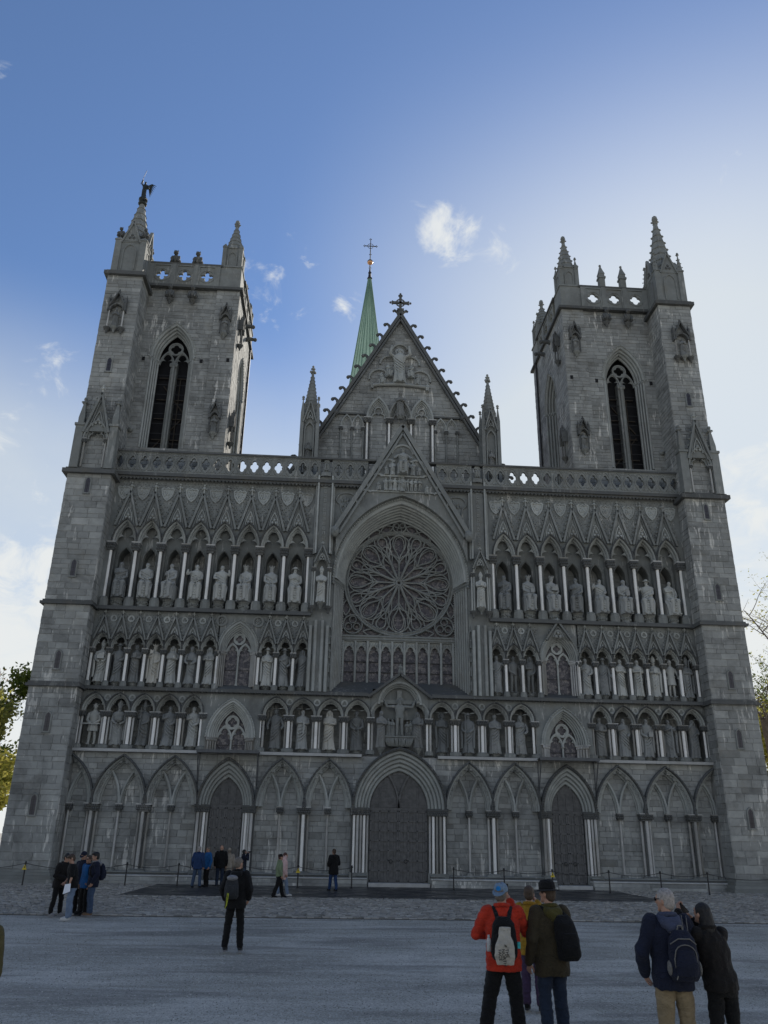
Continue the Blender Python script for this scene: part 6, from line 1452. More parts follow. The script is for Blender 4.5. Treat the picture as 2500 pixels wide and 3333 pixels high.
R2 = [('cloak', 'mitre', 'model', DN, 'statue_stone', 'mitred bishop statue holding a church model, far left of middle row'),
      ('robe', 'hat', 'none', RU, 'statue_stone', 'monk statue in belted habit raising right hand, second in middle row'),
      ('robe', 'hood', 'book', CL, 'statue_dark', 'dark bowed statue hugging a bundle, third in middle row'),
      ('cloak', 'crown', 'axe', CH, 'statue_pale', 'pale crowned king statue with axe standing on a beast'),
      ('robe', 'long', 'jar', CL, 'statue_stone', 'woman statue with long hair holding a jar, middle row left'),
      ('robe', 'hood', 'dish', DN, 'statue_stone', 'veiled woman statue holding a dish, middle row left'),
      ('robe', 'long', 'handcross', CL, 'statue_stone', 'woman statue holding small cross just left of middle left window'),
      ('cloak', 'hat', 'none', CL, 'statue_stone', 'robed statue wrapped in cloak just right of middle left window'),
      ('robe', 'hat', 'none', CH, 'statue_stone', 'turbaned statue with hand on chest, second right of middle left window'),
      ('robe', 'long', 'none', OUT, 'statue_stone', 'draped statue gathering its robe, nearest the rose window on its left'),
      ('robe', 'hair', 'none', UPA, 'statue_stone', 'angel like statue raising an arm, nearest the rose window on its right'),
      ('nude', 'hair', 'none', ((0.0, -0.1, 0.5), (0.18, -0.02, 0.46)), 'statue_dark', 'dark nude man statue, middle row right of the rose window'),
      ('nude', 'long', 'none', ((0.0, -0.12, 0.66), (0.0, -0.1, 0.5)), 'statue_dark', 'dark nude woman statue just left of middle right window'),
      ('robe', 'hair', 'none', CH, 'statue_stone', 'robed statue with smooth hair just right of middle right window'),
      ('cloak', 'hat', 'none', OUT, 'statue_stone', 'statue with broad headdress and wide robe, second right of middle right window'),
      ('robe', 'hair', 'none', CL, 'statue_stone', 'slender statue with hands folded low, third right of middle right window'),
      ('robe', 'hair', 'sword', CL, 'statue_stone', 'statue with short hair holding sword hilt, fourth right of middle right window'),
      ('cloak', 'mitre', 'book', CL, 'statue_stone', 'mitred bishop statue with deep folds, third from right tower in middle row'),
      ('knight', 'helm', 'sword', OUT, 'statue_stone', 'young knight statue in short tunic, second from right tower in middle row'),
      ('cloak', 'mitre', 'crozier', CL, 'statue_stone', 'mitred bishop statue far right of middle row beside the tower')]
x2 = [(a + b_) / 2 for xs in rows2 for a, b_ in zip(xs, xs[1:])]
for i, (x, (kind, head, item, arms, mat, lab)) in enumerate(zip(x2, R2)):
    statue(x, 0.30, 9.78, 2.12, lab, g2, kind, head, item, arms, 0.22 * sin(i * 1.7 + 1), i in (3, 7, 14), mat, 'low', 0.92)
R3 = [('hood', 'none', CH, 'hooded bearded figure twisting on its seat, far left of top row'), ('hair', 'none', DN, 'bearded seated figure with hands in lap, second in top row'),
      ('hair', 'scroll', CH, 'seated figure clutching its cloak with one hand, third in top row'), ('hair', 'wheel', RU, 'seated prophet holding an openwork ring'),
      ('hair', 'none', UPA, 'seated figure raising its left palm, top row left half'), ('crown', 'harp', DN, 'crowned seated king playing a harp'),
      ('crown', 'sword', DN, 'crowned seated king with bare shoulders and hands on knees'), ('hat', 'none', CH, 'turbaned seated figure nearest left pier of the rose window'),
      ('hair', 'staff', CH, 'seated figure looking aside nearest right pier of the rose window'), ('crown', 'book', DN, 'crowned seated king holding a box on his knee'),
      ('crown', 'model', DN, 'crowned seated king holding a building model'), ('hair', 'none', CH, 'bearded seated figure turned sideways, fourth right of the rose window'),
      ('bald', 'none', RU, 'bald seated youth raising right hand with knees apart'), ('hair', 'book', DN, 'bearded seated figure holding a pointed plaque, third from right tower in top row'),
      ('hat', 'none', RU, 'long bearded seated figure with raised hand, second from right tower in top row'), ('bald', 'scroll', CH, 'bald seated figure leaning with hand at throat, far right of top row')]
x3 = [(a + b_) / 2 for xs in rows3 for a, b_ in zip(xs, xs[1:])]
for i, (x, (head, item, arms, lab)) in enumerate(zip(x3, R3)):
    statue(x, 0.30, 14.2, 2.16, 'stone statue, ' + lab, g3, 'seat', head, item, arms, 0.3 * sin(i * 2.1 + 0.5), i in (0, 1, 3, 11, 13, 14), 'statue_stone', 'tall', 0.98)
for s in (-1, 1):
    statue(s * 4.65, -0.36, 14.72, 1.95, 'stone bishop statue in pier niche %s of the rose window' % ('left' if s < 0 else 'right'), 'statues in the pier niches', 'robe', 'mitre', 'dish' if s < 0 else 'book', CL, 0.0, False, 'statue_stone', 'corbel', 0.9)
    statue(s * 1.02, 0.1, 6.85, 1.95, 'robed mourner statue with %s beside the crucifix, %s side' % (('bowed hood', 'left') if s < 0 else ('praying hands', 'right')), 'mourners beside the crucifix', 'robe', 'hood' if s < 0 else 'long', 'none', CL, -s * 0.25, False, 'statue_dark', 'corbel', 0.9)
    tx = 'left' if s < 0 else 'right'
    statue(s * 18.5, -1.2, 32.05, 1.35, 'small canopied statue high on the %s stair turret' % tx, 'small statues on the towers', 'robe', 'mitre' if s < 0 else 'hair', 'book', CL, 0, False, 'statue_dark', 'corbel')
    statue(s * 11.93, 0.68, 33.25, 1.2, 'upper small canopied statue on the %s tower beside its belfry window' % tx, 'small statues on the towers', 'robe', 'hair', 'none', CL, 0, False, 'statue_dark', 'corbel')
    statue(s * 11.93, 0.68, 25.8, 1.2, 'lower small canopied statue on the %s tower beside its belfry window' % tx, 'small statues on the towers', 'robe', 'hood', 'none', CL, 0, False, 'statue_dark', 'corbel')
    statue(s * 5.9, 1.12, 24.0, 1.7, 'small statue in the pinnacle niche %s of the nave gable' % tx, 'statues in the gable pinnacles', 'robe', 'hair', 'none', CL, 0, False, 'statue_dark', 'corbel', 0.7)
statue(0.04, YG - 0.45, 28.15, 1.75, 'crowned stone woman with child standing between the gable arches', None, 'robe', 'crown', 'jar', CL, 0, False, 'statue_dark', 'low')
# crucifix group above the central door
cr = empty('crucifix', (0, 0.25, 7.42)); tag(cr, 'carved stone crucifix with small figures in niche above the central door', 'crucifix')
fg_ = scaled(figure(random.Random(77), 'nude', 'halo', 'none', ((0.42, -0.02, 0.93), (0.42, -0.02, 0.93)), 0, True), 2.05, 1.7, 2.05); ob('crucified_figure', fg_, 'carved', cr, (0, -0.12, 0.06))
ob('cross_beam', MB().box(-0.88, 0.88, 0.02, 0.12, 1.80, 2.02).box(-0.13, 0.13, 0.022, 0.118, 0.0, 2.55), 'carved', cr)
for i, (x, h) in enumerate(((-0.62, 0.95), (-0.38, 0.9), (0.42, 0.8), (0.64, 0.85))): ob('small_figure', scaled(figure(random.Random(300 + i), 'robe' if i < 2 else 'nude', 'hood' if i < 2 else 'hair', 'none', CL), h, h * 0.7, h), 'carved', cr, (x, -0.08, 0.06))
mb = MB().box(-0.85, 0.85, -0.3, 0.3, -0.02, 0.06)
rg = random.Random(3)
for i in range(22): mb.tube([(-0.75 + 1.5 * i / 21, -0.22, -0.05), (-0.7 + 1.4 * i / 21 + rg.uniform(-0.05, 0.05), -0.28, -0.25), (-0.6 + 1.2 * i / 21, -0.2, -0.48)], [0.045, 0.06, 0.03], 5)
mb.prism([(-0.8, 0.0), (0.8, 0.0), (0.55, -0.5), (-0.55, -0.5)], -0.2, 0.3); ob('carved_base', mb, 'carved', cr)
# bronze angel on the left turret
an = empty('angel_statue', (-18.42, 0.1, 43.25)); an.scale = (0.88, 0.88, 0.88); tag(an, 'dark bronze winged angel with spear crowning the left tower turret', 'statue')
mb = scaled(figure(random.Random(55), 'robe', 'hair', 'none', ((0.16, -0.06, 1.05), (0.2, -0.1, 0.6))), 1.35, 1.35, 1.75); mb.tube([(-0.34, -0.2, 1.3), (-0.05, -0.1, 2.85)], 0.018, 5); ob('figure', mb, 'bronze', an, (0, 0, 0.55))
for s, L in ((1, 0.78), (-1, 0.35)):
    mb = MB()
    for i in range(7):
        t = i / 6; mb.tube([(s * 0.08, 0.14, 1.25 + 0.35 * (1 - t) * 0.6), (s * (0.35 + 0.2 * (1 - t)) * L, 0.30, 1.62 + 0.25 * (1 - t) - 0.25 * t), (s * (0.98 - 0.5 * t) * L, 0.36, 1.78 - 1.15 * t)], [0.09, 0.10, 0.02], 5, flat=0.4)
    ob('wing', mb, 'bronze', an, (0, 0, 0.45))
ob('globe', MB().lathe([(0.3, -0.1), (0.36, 0.0), (0.30, 0.12), (0.2, 0.2), (0.36, 0.36), (0.34, 0.5), (0.16, 0.58)], n=10).ball((0.1, -0.25, 0.35), 0.16, 6, 4), 'bronze', an)
# ------------------------------------------------------------------ ground
m, nd, lk, b = new_mat('gravel')
geo = N(nd, 'ShaderNodeNewGeometry'); P = geo.outputs['Position']
sp_ = noise_node(nd, lk, P, 75.0, 3.0, 0.7); mid_ = noise_node(nd, lk, P, 9.0, 5.0, 0.65, 0.3); big_ = noise_node(nd, lk, P, 0.22, 5.0, 0.62, 0.5)
st_m = N(nd, 'ShaderNodeMapping'); st_m.inputs['Scale'].default_value = (0.35, 1.6, 1.0); lk.new(P, st_m.inputs['Vector']); st_ = noise_node(nd, lk, st_m.outputs[0], 0.9, 5.0, 0.62, 0.4)
Mx = lambda op, x, y=None, z=None, clamp=False: math_node(nd, lk, op, x, y, z, clamp)
sp2_ = noise_node(nd, lk, P, 26.0, 4.0, 0.75)
f = Mx('ADD', Mx('MULTIPLY', Mx('ADD', Mx('MULTIPLY', sp_, 0.45), Mx('MULTIPLY', sp2_, 0.55)), 0.62), Mx('ADD', Mx('MULTIPLY', mid_, 0.12), Mx('ADD', Mx('MULTIPLY', big_, 0.22), Mx('MULTIPLY', st_, 0.18))), clamp=True)
lk.new(ramp(nd, lk, f, [(0.38, (0.055, 0.052, 0.045)), (0.47, (0.20, 0.19, 0.162)), (0.55, (0.345, 0.327, 0.28)), (0.66, (0.68, 0.65, 0.58))]), b.inputs['Base Color'])
dm = N(nd, 'ShaderNodeMapRange', interpolation_type='SMOOTHSTEP'); lk.new(noise_node(nd, lk, st_m.outputs[0], 0.42, 6.0, 0.62, 0.7), dm.inputs[0]); dm.inputs[1].default_value = 0.50; dm.inputs[2].default_value = 0.62
bc = b.inputs['Base Color'].links[0].from_socket; lk.new(mixcol(nd, lk, Mx('MULTIPLY', dm.outputs[0], 0.42), bc, (0.11, 0.105, 0.095)), b.inputs['Base Color'])   # damp, trodden patches
b.inputs['Roughness'].default_value = 0.85; b.inputs['Specular IOR Level'].default_value = 0.25
vo = N(nd, 'ShaderNodeTexVoronoi'); vo.inputs['Scale'].default_value = 48.0; lk.new(P, vo.inputs['Vector'])
bp = N(nd, 'ShaderNodeBump'); bp.inputs['Strength'].default_value = 0.9; bp.inputs['Distance'].default_value = 0.02
lk.new(Mx('ADD', Mx('MULTIPLY', vo.outputs['Distance'], -0.7), Mx('MULTIPLY', mid_, 0.8)), bp.inputs['Height']); lk.new(bp.outputs[0], b.inputs['Normal'])
stone_mat('sett', [(0.1, (0.12, 0.115, 0.10)), (0.5, (0.28, 0.265, 0.235)), (0.9, (0.45, 0.43, 0.385))], 'attr', streak=0.0, contrast=0.5, lichen=0.15, rough=0.7)
stone_mat('sett_piece', [(0.1, (0.12, 0.115, 0.10)), (0.5, (0.28, 0.265, 0.235)), (0.9, (0.45, 0.43, 0.385))], 'obj', streak=0.0, contrast=0.5, lichen=0.15, rough=0.7)
m, nd, lk, b = new_mat('wet_asphalt')
geo = N(nd, 'ShaderNodeNewGeometry'); P = geo.outputs['Position']
lk.new(ramp(nd, lk, noise_node(nd, lk, P, 1.2, 6.0, 0.65), [(0.3, (0.028, 0.028, 0.030)), (0.7, (0.06, 0.06, 0.06))]), b.inputs['Base Color'])
rr = N(nd, 'ShaderNodeMapRange'); lk.new(noise_node(nd, lk, P, 0.9, 4.0, 0.6), rr.inputs[0]); rr.inputs[1].default_value = 0.35; rr.inputs[2].default_value = 0.65; rr.inputs[3].default_value = 0.22; rr.inputs[4].default_value = 0.6
lk.new(rr.outputs[0], b.inputs['Roughness'])
bp = N(nd, 'ShaderNodeBump'); bp.inputs['Strength'].default_value = 0.25; bp.inputs['Distance'].default_value = 0.01; lk.new(noise_node(nd, lk, P, 60.0, 3.0, 0.6), bp.inputs['Height']); lk.new(bp.outputs[0], b.inputs['Normal'])
plain_mat('bedding', (0.055, 0.053, 0.05), 0.95)
# one sheet to the horizon, with a fine mesh and soft unevenness near the viewer
gx = sorted(set([-600, -250, -120, -70] + [-40 + 2 * i for i in range(41)] + [70, 120, 250, 600])); gy = sorted(set([-600, -250, -120, -80] + [-60 + 1.5 * i for i in range(41)] + [10, 60, 150, 400, 900]))
gm = MB(); vs = [(x, y, (0.035 * (noise.noise(Vector((x * 0.12, y * 0.2, 0))) - 0.3) - 0.0) if (-45 < x < 45 and -56 < y < -20) else -0.012) for y in gy for x in gx]
nx = len(gx); gm.add(vs, [(j * nx + i, j * nx + i + 1, (j + 1) * nx + i + 1, (j + 1) * nx + i) for j in range(len(gy) - 1) for i in range(nx - 1)], smooth=True)
ground = tag(ob('ground', gm, 'gravel'), kind='structure')
plain_mat('pebble_dark', (0.16, 0.155, 0.145), 0.85, var=0.6, scale=30)
m, nd, lk, b = new_mat('pebble'); at_ = N(nd, 'ShaderNodeAttribute', attribute_name='tint'); lk.new(ramp(nd, lk, at_.outputs['Fac'], [(0.0, (0.07, 0.068, 0.062)), (0.6, (0.30, 0.285, 0.25)), (1.0, (0.66, 0.63, 0.56))]), b.inputs['Base Color']); b.inputs['Roughness'].default_value = 0.85
pr = random.Random(12); pb = MB()
for i in range(60000):
    yy = -41 + 23.5 * pr.random() ** 1.7; dd_ = yy + 44.88; xx = CAM.x + dd_ * pr.uniform(-0.52, 0.66); r_ = pr.uniform(0.005, 0.013) * (0.7 + dd_ * 0.035)
    zz = 0.035 * (noise.noise(Vector((xx * 0.12, yy * 0.2, 0))) - 0.3) if yy < -20 else -0.008
    a_ = pr.uniform(0, 3.14); ca_, sa_ = cos(a_) * r_, sin(a_) * r_; h_ = r_ * pr.uniform(0.35, 0.8)
    pb.add([(xx + ca_, yy + sa_, zz), (xx - sa_ * 0.8, yy + ca_ * 0.8, zz), (xx - ca_, yy - sa_, zz), (xx + sa_ * 0.8, yy - ca_ * 0.8, zz), (xx, yy, zz + h_)], [(0, 1, 4), (1, 2, 4), (2, 3, 4), (3, 0, 4)], pr.random())
tag(ob('loose_gravel', pb, 'pebble', ground), kind='stuff')
paving = ob('cobble_paving', MB().box(-30, 30, -17.35, 0.6, -0.1, 0.004), 'bedding'); tag(paving, kind='structure')
tag(ob('asphalt_path', MB().box(-12.0, 10.8, -8.7, -0.72, -0.1, 0.03), 'wet_asphalt'), kind='structure')
rgs = random.Random(31); setts = MB(); singles = []; y = -17.3; row = 0
unit_sett = MB(); e_ = 0.12
unit_sett.add([(0, 0, 0), (1, 0, 0), (1, 1, 0), (0, 1, 0), (0.03, 0.05, 0.8), (0.97, 0.05, 0.8), (0.97, 0.95, 0.8), (0.03, 0.95, 0.8), (0.15, 0.2, 1), (0.85, 0.2, 1), (0.85, 0.8, 1), (0.15, 0.8, 1)],
              [(0, 1, 5, 4), (1, 2, 6, 5), (2, 3, 7, 6), (3, 0, 4, 7), (4, 5, 9, 8), (5, 6, 10, 9), (6, 7, 11, 10), (7, 4, 8, 11), (8, 9, 10, 11)])
usm = unit_sett.mesh('paving_stone'); usm.materials.append(MATS['sett_piece'])
while y < -0.75:
    d_ = rgs.uniform(0.13, 0.19); half = 24.0; x = -half + rgs.uniform(0, 0.2)
    while x < half:
        w_ = rgs.uniform(0.15, 0.30)
        inslab = (-12.02 < x + w_ / 2 < 10.82) and y + d_ > -8.72
        hid = abs(x) > 17.0 and y > -1.6
        if not inslab and not hid:
            z_ = 0.035 + rgs.uniform(-0.012, 0.012)
            a = (x + rgs.uniform(0.004, 0.014), y + rgs.uniform(0.004, 0.014), w_ - 0.02, d_ - 0.02)
            if len(singles) < 300 and -17.5 < x < 13.5:
                o = bpy.data.objects.new('paving_stone', usm); col.objects.link(o); o.parent = paving; o.location = (a[0], a[1], 0.0); o.scale = (a[2], a[3], z_); singles.append(o)
            else:
                x0, y0, w2, d2 = a; t_ = min(1, max(0, rgs.gauss(0.5, 0.2))); sl = rgs.uniform(-0.012, 0.012)
                setts.add([(x0, y0, 0), (x0 + w2, y0, 0), (x0 + w2, y0 + d2, 0), (x0, y0 + d2, 0), (x0 + w2 * 0.1, y0 + d2 * 0.14, z_ - sl), (x0 + w2 * 0.9, y0 + d2 * 0.14, z_ + sl), (x0 + w2 * 0.9, y0 + d2 * 0.86, z_ + sl), (x0 + w2 * 0.1, y0 + d2 * 0.86, z_ - sl)],
                          [(0, 1, 5, 4), (1, 2, 6, 5), (2, 3, 7, 6), (3, 0, 4, 7), (4, 5, 6, 7)], t_)
        x += w_
    y += d_
tag(ob('cobbles', setts, 'sett', paving), kind='stuff')
# ------------------------------------------------------------------ barrier posts and chains
POSTS = [(-21.5, -3.6), (-17.6, -3.4), (-13.15, -2.6), (-10.75, -2.4), (-7.7, -2.3), (-5.05, -2.3), (-2.45, -2.2), (2.5, -2.4), (4.95, -2.6), (7.25, -2.9), (9.95, -3.2), (12.45, -3.3), (14.7, -3.5), (19.0, -3.6)]
pm_ = MB().lathe([(0.06, 0), (0.06, 0.02), (0.035, 0.03), (0.03, 0.9), (0.045, 0.93), (0.05, 0.97), (0.03, 1.02)], n=10).mesh('post_shaft'); pm_.materials.append(MATS['iron'])
eye = MB().tube([(0.05 * cos(t * pi / 4), 0, 0.93 + 0.03 * sin(t * pi / 4)) for t in range(9)], 0.01, 5).mesh('chain_eye'); eye.materials.append(MATS['iron'])
tagm = MB().prism([(-0.11, 0.66), (0.11, 0.66), (0, 0.88)], -0.075, -0.055).mesh('warning_tag'); tagm.materials.append(MATS['yellow_sign'])
sym = MB().prism([(-0.02, 0.73), (0.02, 0.73), (0.015, 0.81), (-0.015, 0.81)], -0.08, -0.076).mesh('warning_symbol'); sym.materials.append(MATS['iron'])
POST_AT = ['left of the left tower', 'in front of the left tower foot', 'in front of the leftmost blind arches', 'just left of the left door', 'just right of the left door', 'midway between left and central doors', 'left of the central door', 'right of the central door', 'second right of the central door', 'just left of the right door', 'just right of the right door', 'second right of the right door', 'third right of the right door', 'in front of the right tower foot']
for i, (x, y) in enumerate(POSTS):
    p = empty('barrier_post', (x, y, 0.03)); ob('post_shaft', pm_, None, p); ob('chain_eye', eye, None, p)
    warn = i in (1, 5, 9, 13)
    if warn: q = ob('warning_tag', tagm, None, p); ob('warning_symbol', sym, None, q)
    tag(p, 'thin black iron barrier post %s%s' % ('with yellow warning triangle ' if warn else '', POST_AT[i]), 'barrier post', 'posts of the chain barrier')
for i, ((xa, ya), (xb, yb)) in enumerate(zip(POSTS, POSTS[1:])):
    if i in (6,): continue
    pts = [(xa + (xb - xa) * t, ya + (yb - ya) * t, 0.96 - 0.55 * min(1, (xb - xa) / 4) * t * (1 - t) * 1.8) for t in [k / 14 for k in range(15)]]
    c = ob('barrier_chain', MB().tube([(px - xa, py - ya, pz) for px, py, pz in pts], 0.014, 5), 'chain_metal', None, (xa, ya, 0.0))
    tag(c, 'thin slack barrier chain hanging rightwards from the post ' + POST_AT[i], 'chain', 'chains of the barrier')
# notice board by the left door
nb_ = empty('notice_board', (-9.02, -1.35, 0.03)); tag(nb_, 'white printed notice board on thin stand beside the left door', 'notice board')
ob('stand', MB().tube([(0, 0, 0), (0, 0, 1.05)], 0.02, 8).box(-0.2, 0.2, -0.15, 0.15, 0, 0.02), 'iron', nb_)
bd = ob('board', MB().box(-0.17, 0.17, -0.03, -0.01, 0.95, 1.55), 'white_board', nb_)
mb = MB().box(-0.10, 0.08, -0.034, -0.031, 1.36, 1.47)
for i in range(7): mb.box(-0.12, 0.12 - 0.05 * (i % 3), -0.034, -0.031, 1.28 - i * 0.04, 1.295 - i * 0.04)
ob('print', mb, 'print_blue', bd)
# ------------------------------------------------------------------ trees beside the church
def leaf_mat(name, c1, c2):
    m, nd, lk, b = new_mat(name); oi = N(nd, 'ShaderNodeAttribute', attribute_name='tint')
    cc = ramp(nd, lk, oi.outputs['Fac'], [(0.0, c1), (1.0, c2)]); lk.new(cc, b.inputs['Base Color']); b.inputs['Roughness'].default_value = 0.55
    tr_ = N(nd, 'ShaderNodeBsdfTranslucent'); lk.new(cc, tr_.inputs['Color']); ms = N(nd, 'ShaderNodeMixShader'); ms.inputs[0].default_value = 0.65
    lk.new(b.outputs[0], ms.inputs[1]); lk.new(tr_.outputs[0], ms.inputs[2]); lk.new(ms.outputs[0], nd['Material Output'].inputs[0])
leaf_mat('leaf_green', (0.08, 0.12, 0.02), (0.22, 0.25, 0.04)); leaf_mat('leaf_yellow', (0.34, 0.35, 0.07), (0.56, 0.50, 0.13)); leaf_mat('leaf_rust', (0.28, 0.18, 0.08), (0.42, 0.28, 0.13))
plain_mat('bark', (0.14, 0.115, 0.095), 0.9, var=0.4, bump=0.5, bscale=20)
def tree(x, y, h, spread, leaves, seed, mat, label, bare=0.0, leaf=0.16, low=0.42):
    rg = random.Random(seed); root = empty('tree', (x, y, 0)); wood = MB(); tips = []
    def grow(p, d, L, r, lev):
        pts = [p]; rad = [r]; q = p.copy(); dd = d.copy(); n = 5
        for i in range(n):
            dd = (dd + Vector((rg.uniform(-1, 1), rg.uniform(-1, 1), rg.uniform(-0.5, 0.8))) * 0.16).normalized(); q = q + dd * L / n; pts.append(q.copy()); rad.append(r * (1 - 0.55 * (i + 1) / n))
        wood.tube(pts, rad, 8 if lev < 2 else 4, caps=False)
        if lev >= 2: tips.extend(pts[2:])
        if lev >= 4: return
        for k in range((4, 5, 4, 3)[lev]):
            t = rg.uniform(0.35, 1.0) if lev else rg.uniform(0.3, 1.0); i = min(n - 1, int(t * n)); b0 = pts[i].lerp(pts[i + 1], t * n - i if t < 1 else 1.0)
            a = rg.uniform(0, 2 * pi); out = Vector((cos(a), sin(a), rg.uniform(-0.1, 0.7))).normalized(); nd_ = (dd * 0.45 + out * (0.75 * spread)).normalized()
            grow(b0, nd_, L * rg.uniform(0.5, 0.72), rad[i] * 0.62, lev + 1)
    grow(Vector((0, 0, 0)), Vector((0, 0, 1)), h * low, h * 0.024, 0)
    top = max(p[2] for p in wood.v); k = h / top; wood.v = [(a * k, b_ * k, c * k) for a, b_, c in wood.v]; tips = [p * k for p in tips]
    ob('trunk', wood, 'bark', root)
    if leaves:
        cr = MB(); vs = []; fs = []; tn = []
        for i in range(leaves):
            p = rg.choice(tips) + Vector((rg.gauss(0, 0.28), rg.gauss(0, 0.28), rg.gauss(0, 0.25))); a = Vector((rg.gauss(0, 1), rg.gauss(0, 1), rg.gauss(0, 1))).normalized(); b_ = a.orthogonal().normalized(); s_ = leaf * rg.uniform(0.6, 1.3)
            cr.add([p - a * s_, p + b_ * s_ * 0.55, p + a * s_, p - b_ * s_ * 0.55], [(0, 1, 2, 3)], rg.random())
        ob('crown', cr, mat, root)
    tag(root, label, 'tree', 'trees beside the church')
tree(-29.3, 15.0, 12.4, 1.0, 26000, 1, 'leaf_yellow', 'yellow green leafy tree beside the left tower foot')
tree(-27.8, 11.5, 7.2, 1.15, 12000, 11, 'leaf_yellow', 'low pale green tree close beside the left tower', low=0.25)
tree(-33.5, 20.0, 15.0, 1.0, 9000, 2, 'leaf_green', 'taller green tree behind the left edge tree', leaf=0.18)
tree(-31.2, 12.0, 17.6, 0.8, 900, 3, 'leaf_rust', 'thin reddish twiggy tree rising above the left trees', leaf=0.09)
tree(28.7, 14.0, 22.5, 1.0, 3500, 4, 'leaf_yellow', 'tall nearly bare tree right of the right tower', leaf=0.10)
tree(30.2, 16.0, 12.5, 1.05, 9000, 5, 'leaf_yellow', 'low leafy tree behind the right tower foot', low=0.25)
tree(33.5, 20.0, 18.0, 1.0, 6000, 6, 'leaf_green', 'green tree at right edge behind the bare tree')
# ------------------------------------------------------------------ people
def cloth(name, c, rough=0.85, var=0.22, sheen=0.04):
    m = plain_mat(name, c, rough, 0.0, var, 9.0, 0.0, 1.0, 0.25, 0.0, sheen); nd, lk = m.node_tree.nodes, m.node_tree.links; b = nd['Principled BSDF']
    tco = N(nd, 'ShaderNodeTexCoord'); mpc = N(nd, 'ShaderNodeMapping'); mpc.inputs['Scale'].default_value = (1.0, 1.0, 1.7); lk.new(tco.outputs['Object'], mpc.inputs['Vector'])
    folds = noise_node(nd, lk, mpc.outputs[0], 9.0, 3.0, 0.5, 1.6); weave = noise_node(nd, lk, tco.outputs['Object'], 90.0, 2.0, 0.5)
    bp = N(nd, 'ShaderNodeBump'); bp.inputs['Strength'].default_value = 0.8; bp.inputs['Distance'].default_value = 0.05
    lk.new(math_node(nd, lk, 'ADD', math_node(nd, lk, 'ABSOLUTE', math_node(nd, lk, 'SUBTRACT', folds, 0.5)), math_node(nd, lk, 'MULTIPLY', weave, 0.03)), bp.inputs['Height']); lk.new(bp.outputs[0], b.inputs['Normal'])
    return m
for nm, c in dict(cl_black=(0.006, 0.006, 0.0065), cl_blackwarm=(0.010, 0.0085, 0.008), cl_navy=(0.010, 0.013, 0.028), cl_blue=(0.016, 0.04, 0.11), cl_bright=(0.012, 0.09, 0.25), cl_jean=(0.045, 0.072, 0.125), cl_jeanlight=(0.15, 0.20, 0.28),
                  cl_jeandark=(0.015, 0.024, 0.045), cl_red=(0.42, 0.032, 0.014), cl_yellow=(0.30, 0.17, 0.016), cl_olive=(0.042, 0.033, 0.018), cl_khaki=(0.24, 0.185, 0.11), cl_green=(0.17, 0.22, 0.13), cl_pink=(0.60, 0.42, 0.40), cl_beige=(0.32, 0.28, 0.23),
                  cl_purple=(0.05, 0.03, 0.065), cl_grey=(0.20, 0.20, 0.21), cl_greydark=(0.028, 0.030, 0.034), cl_white=(0.5, 0.5, 0.49), cl_denimcap=(0.17, 0.24, 0.32), cl_mustard=(0.09, 0.075, 0.03), cl_tan=(0.15, 0.095, 0.06), cl_trim=(0.16, 0.155, 0.145), cl_tote=(0.42, 0.39, 0.33), cl_teal=(0.06, 0.42, 0.42), cl_collar=(0.07, 0.06, 0.015), cl_lime=(0.55, 0.60, 0.05), cl_logo=(0.02, 0.22, 0.55), cl_hood=(0.05, 0.06, 0.10)).items(): cloth(nm, c)
plain_mat('skin', (0.38, 0.22, 0.155), 0.55, var=0.12, scale=14); plain_mat('skin_dark', (0.40, 0.23, 0.16), 0.55, var=0.12, scale=14)
plain_mat('eye', (0.03, 0.025, 0.02), 0.3); plain_mat('lip', (0.36, 0.15, 0.12), 0.5)
for nm, c in dict(hair_black=(0.012, 0.011, 0.011), hair_brown=(0.055, 0.035, 0.022), hair_grey=(0.14, 0.12, 0.10), hair_white=(0.30, 0.275, 0.255), hair_auburn=(0.07, 0.03, 0.022)).items(): plain_mat(nm, c, 0.6, var=0.45, scale=45, bump=0.8, bscale=70)
plain_mat('phone_black', (0.012, 0.012, 0.014), 0.25); plain_mat('shade_black', (0.01, 0.01, 0.012), 0.15)
work = bpy.data.scenes.new('work')          # small side scene so that evaluating one garment stays quick
def evaluated(o):
    work.collection.objects.link(o); vl = work.view_layers[0]; vl.update(); dg = vl.depsgraph
    return bpy.data.meshes.new_from_object(o.evaluated_get(dg))
def remesh(mb, voxel, iters=4, name='surface'):
    o = bpy.data.objects.new('tmp', mb.mesh('tmp'))
    m1 = o.modifiers.new('r', 'REMESH'); m1.mode = 'VOXEL'; m1.voxel_size = voxel; m1.adaptivity = 0.0
    m2 = o.modifiers.new('s', 'SMOOTH'); m2.factor = 0.5; m2.iterations = iters
    me = evaluated(o); me.name = name
    old = o.data; bpy.data.objects.remove(o); bpy.data.meshes.remove(old)
    me.polygons.foreach_set('use_smooth', [True] * len(me.polygons)); me.materials.clear()
    return me
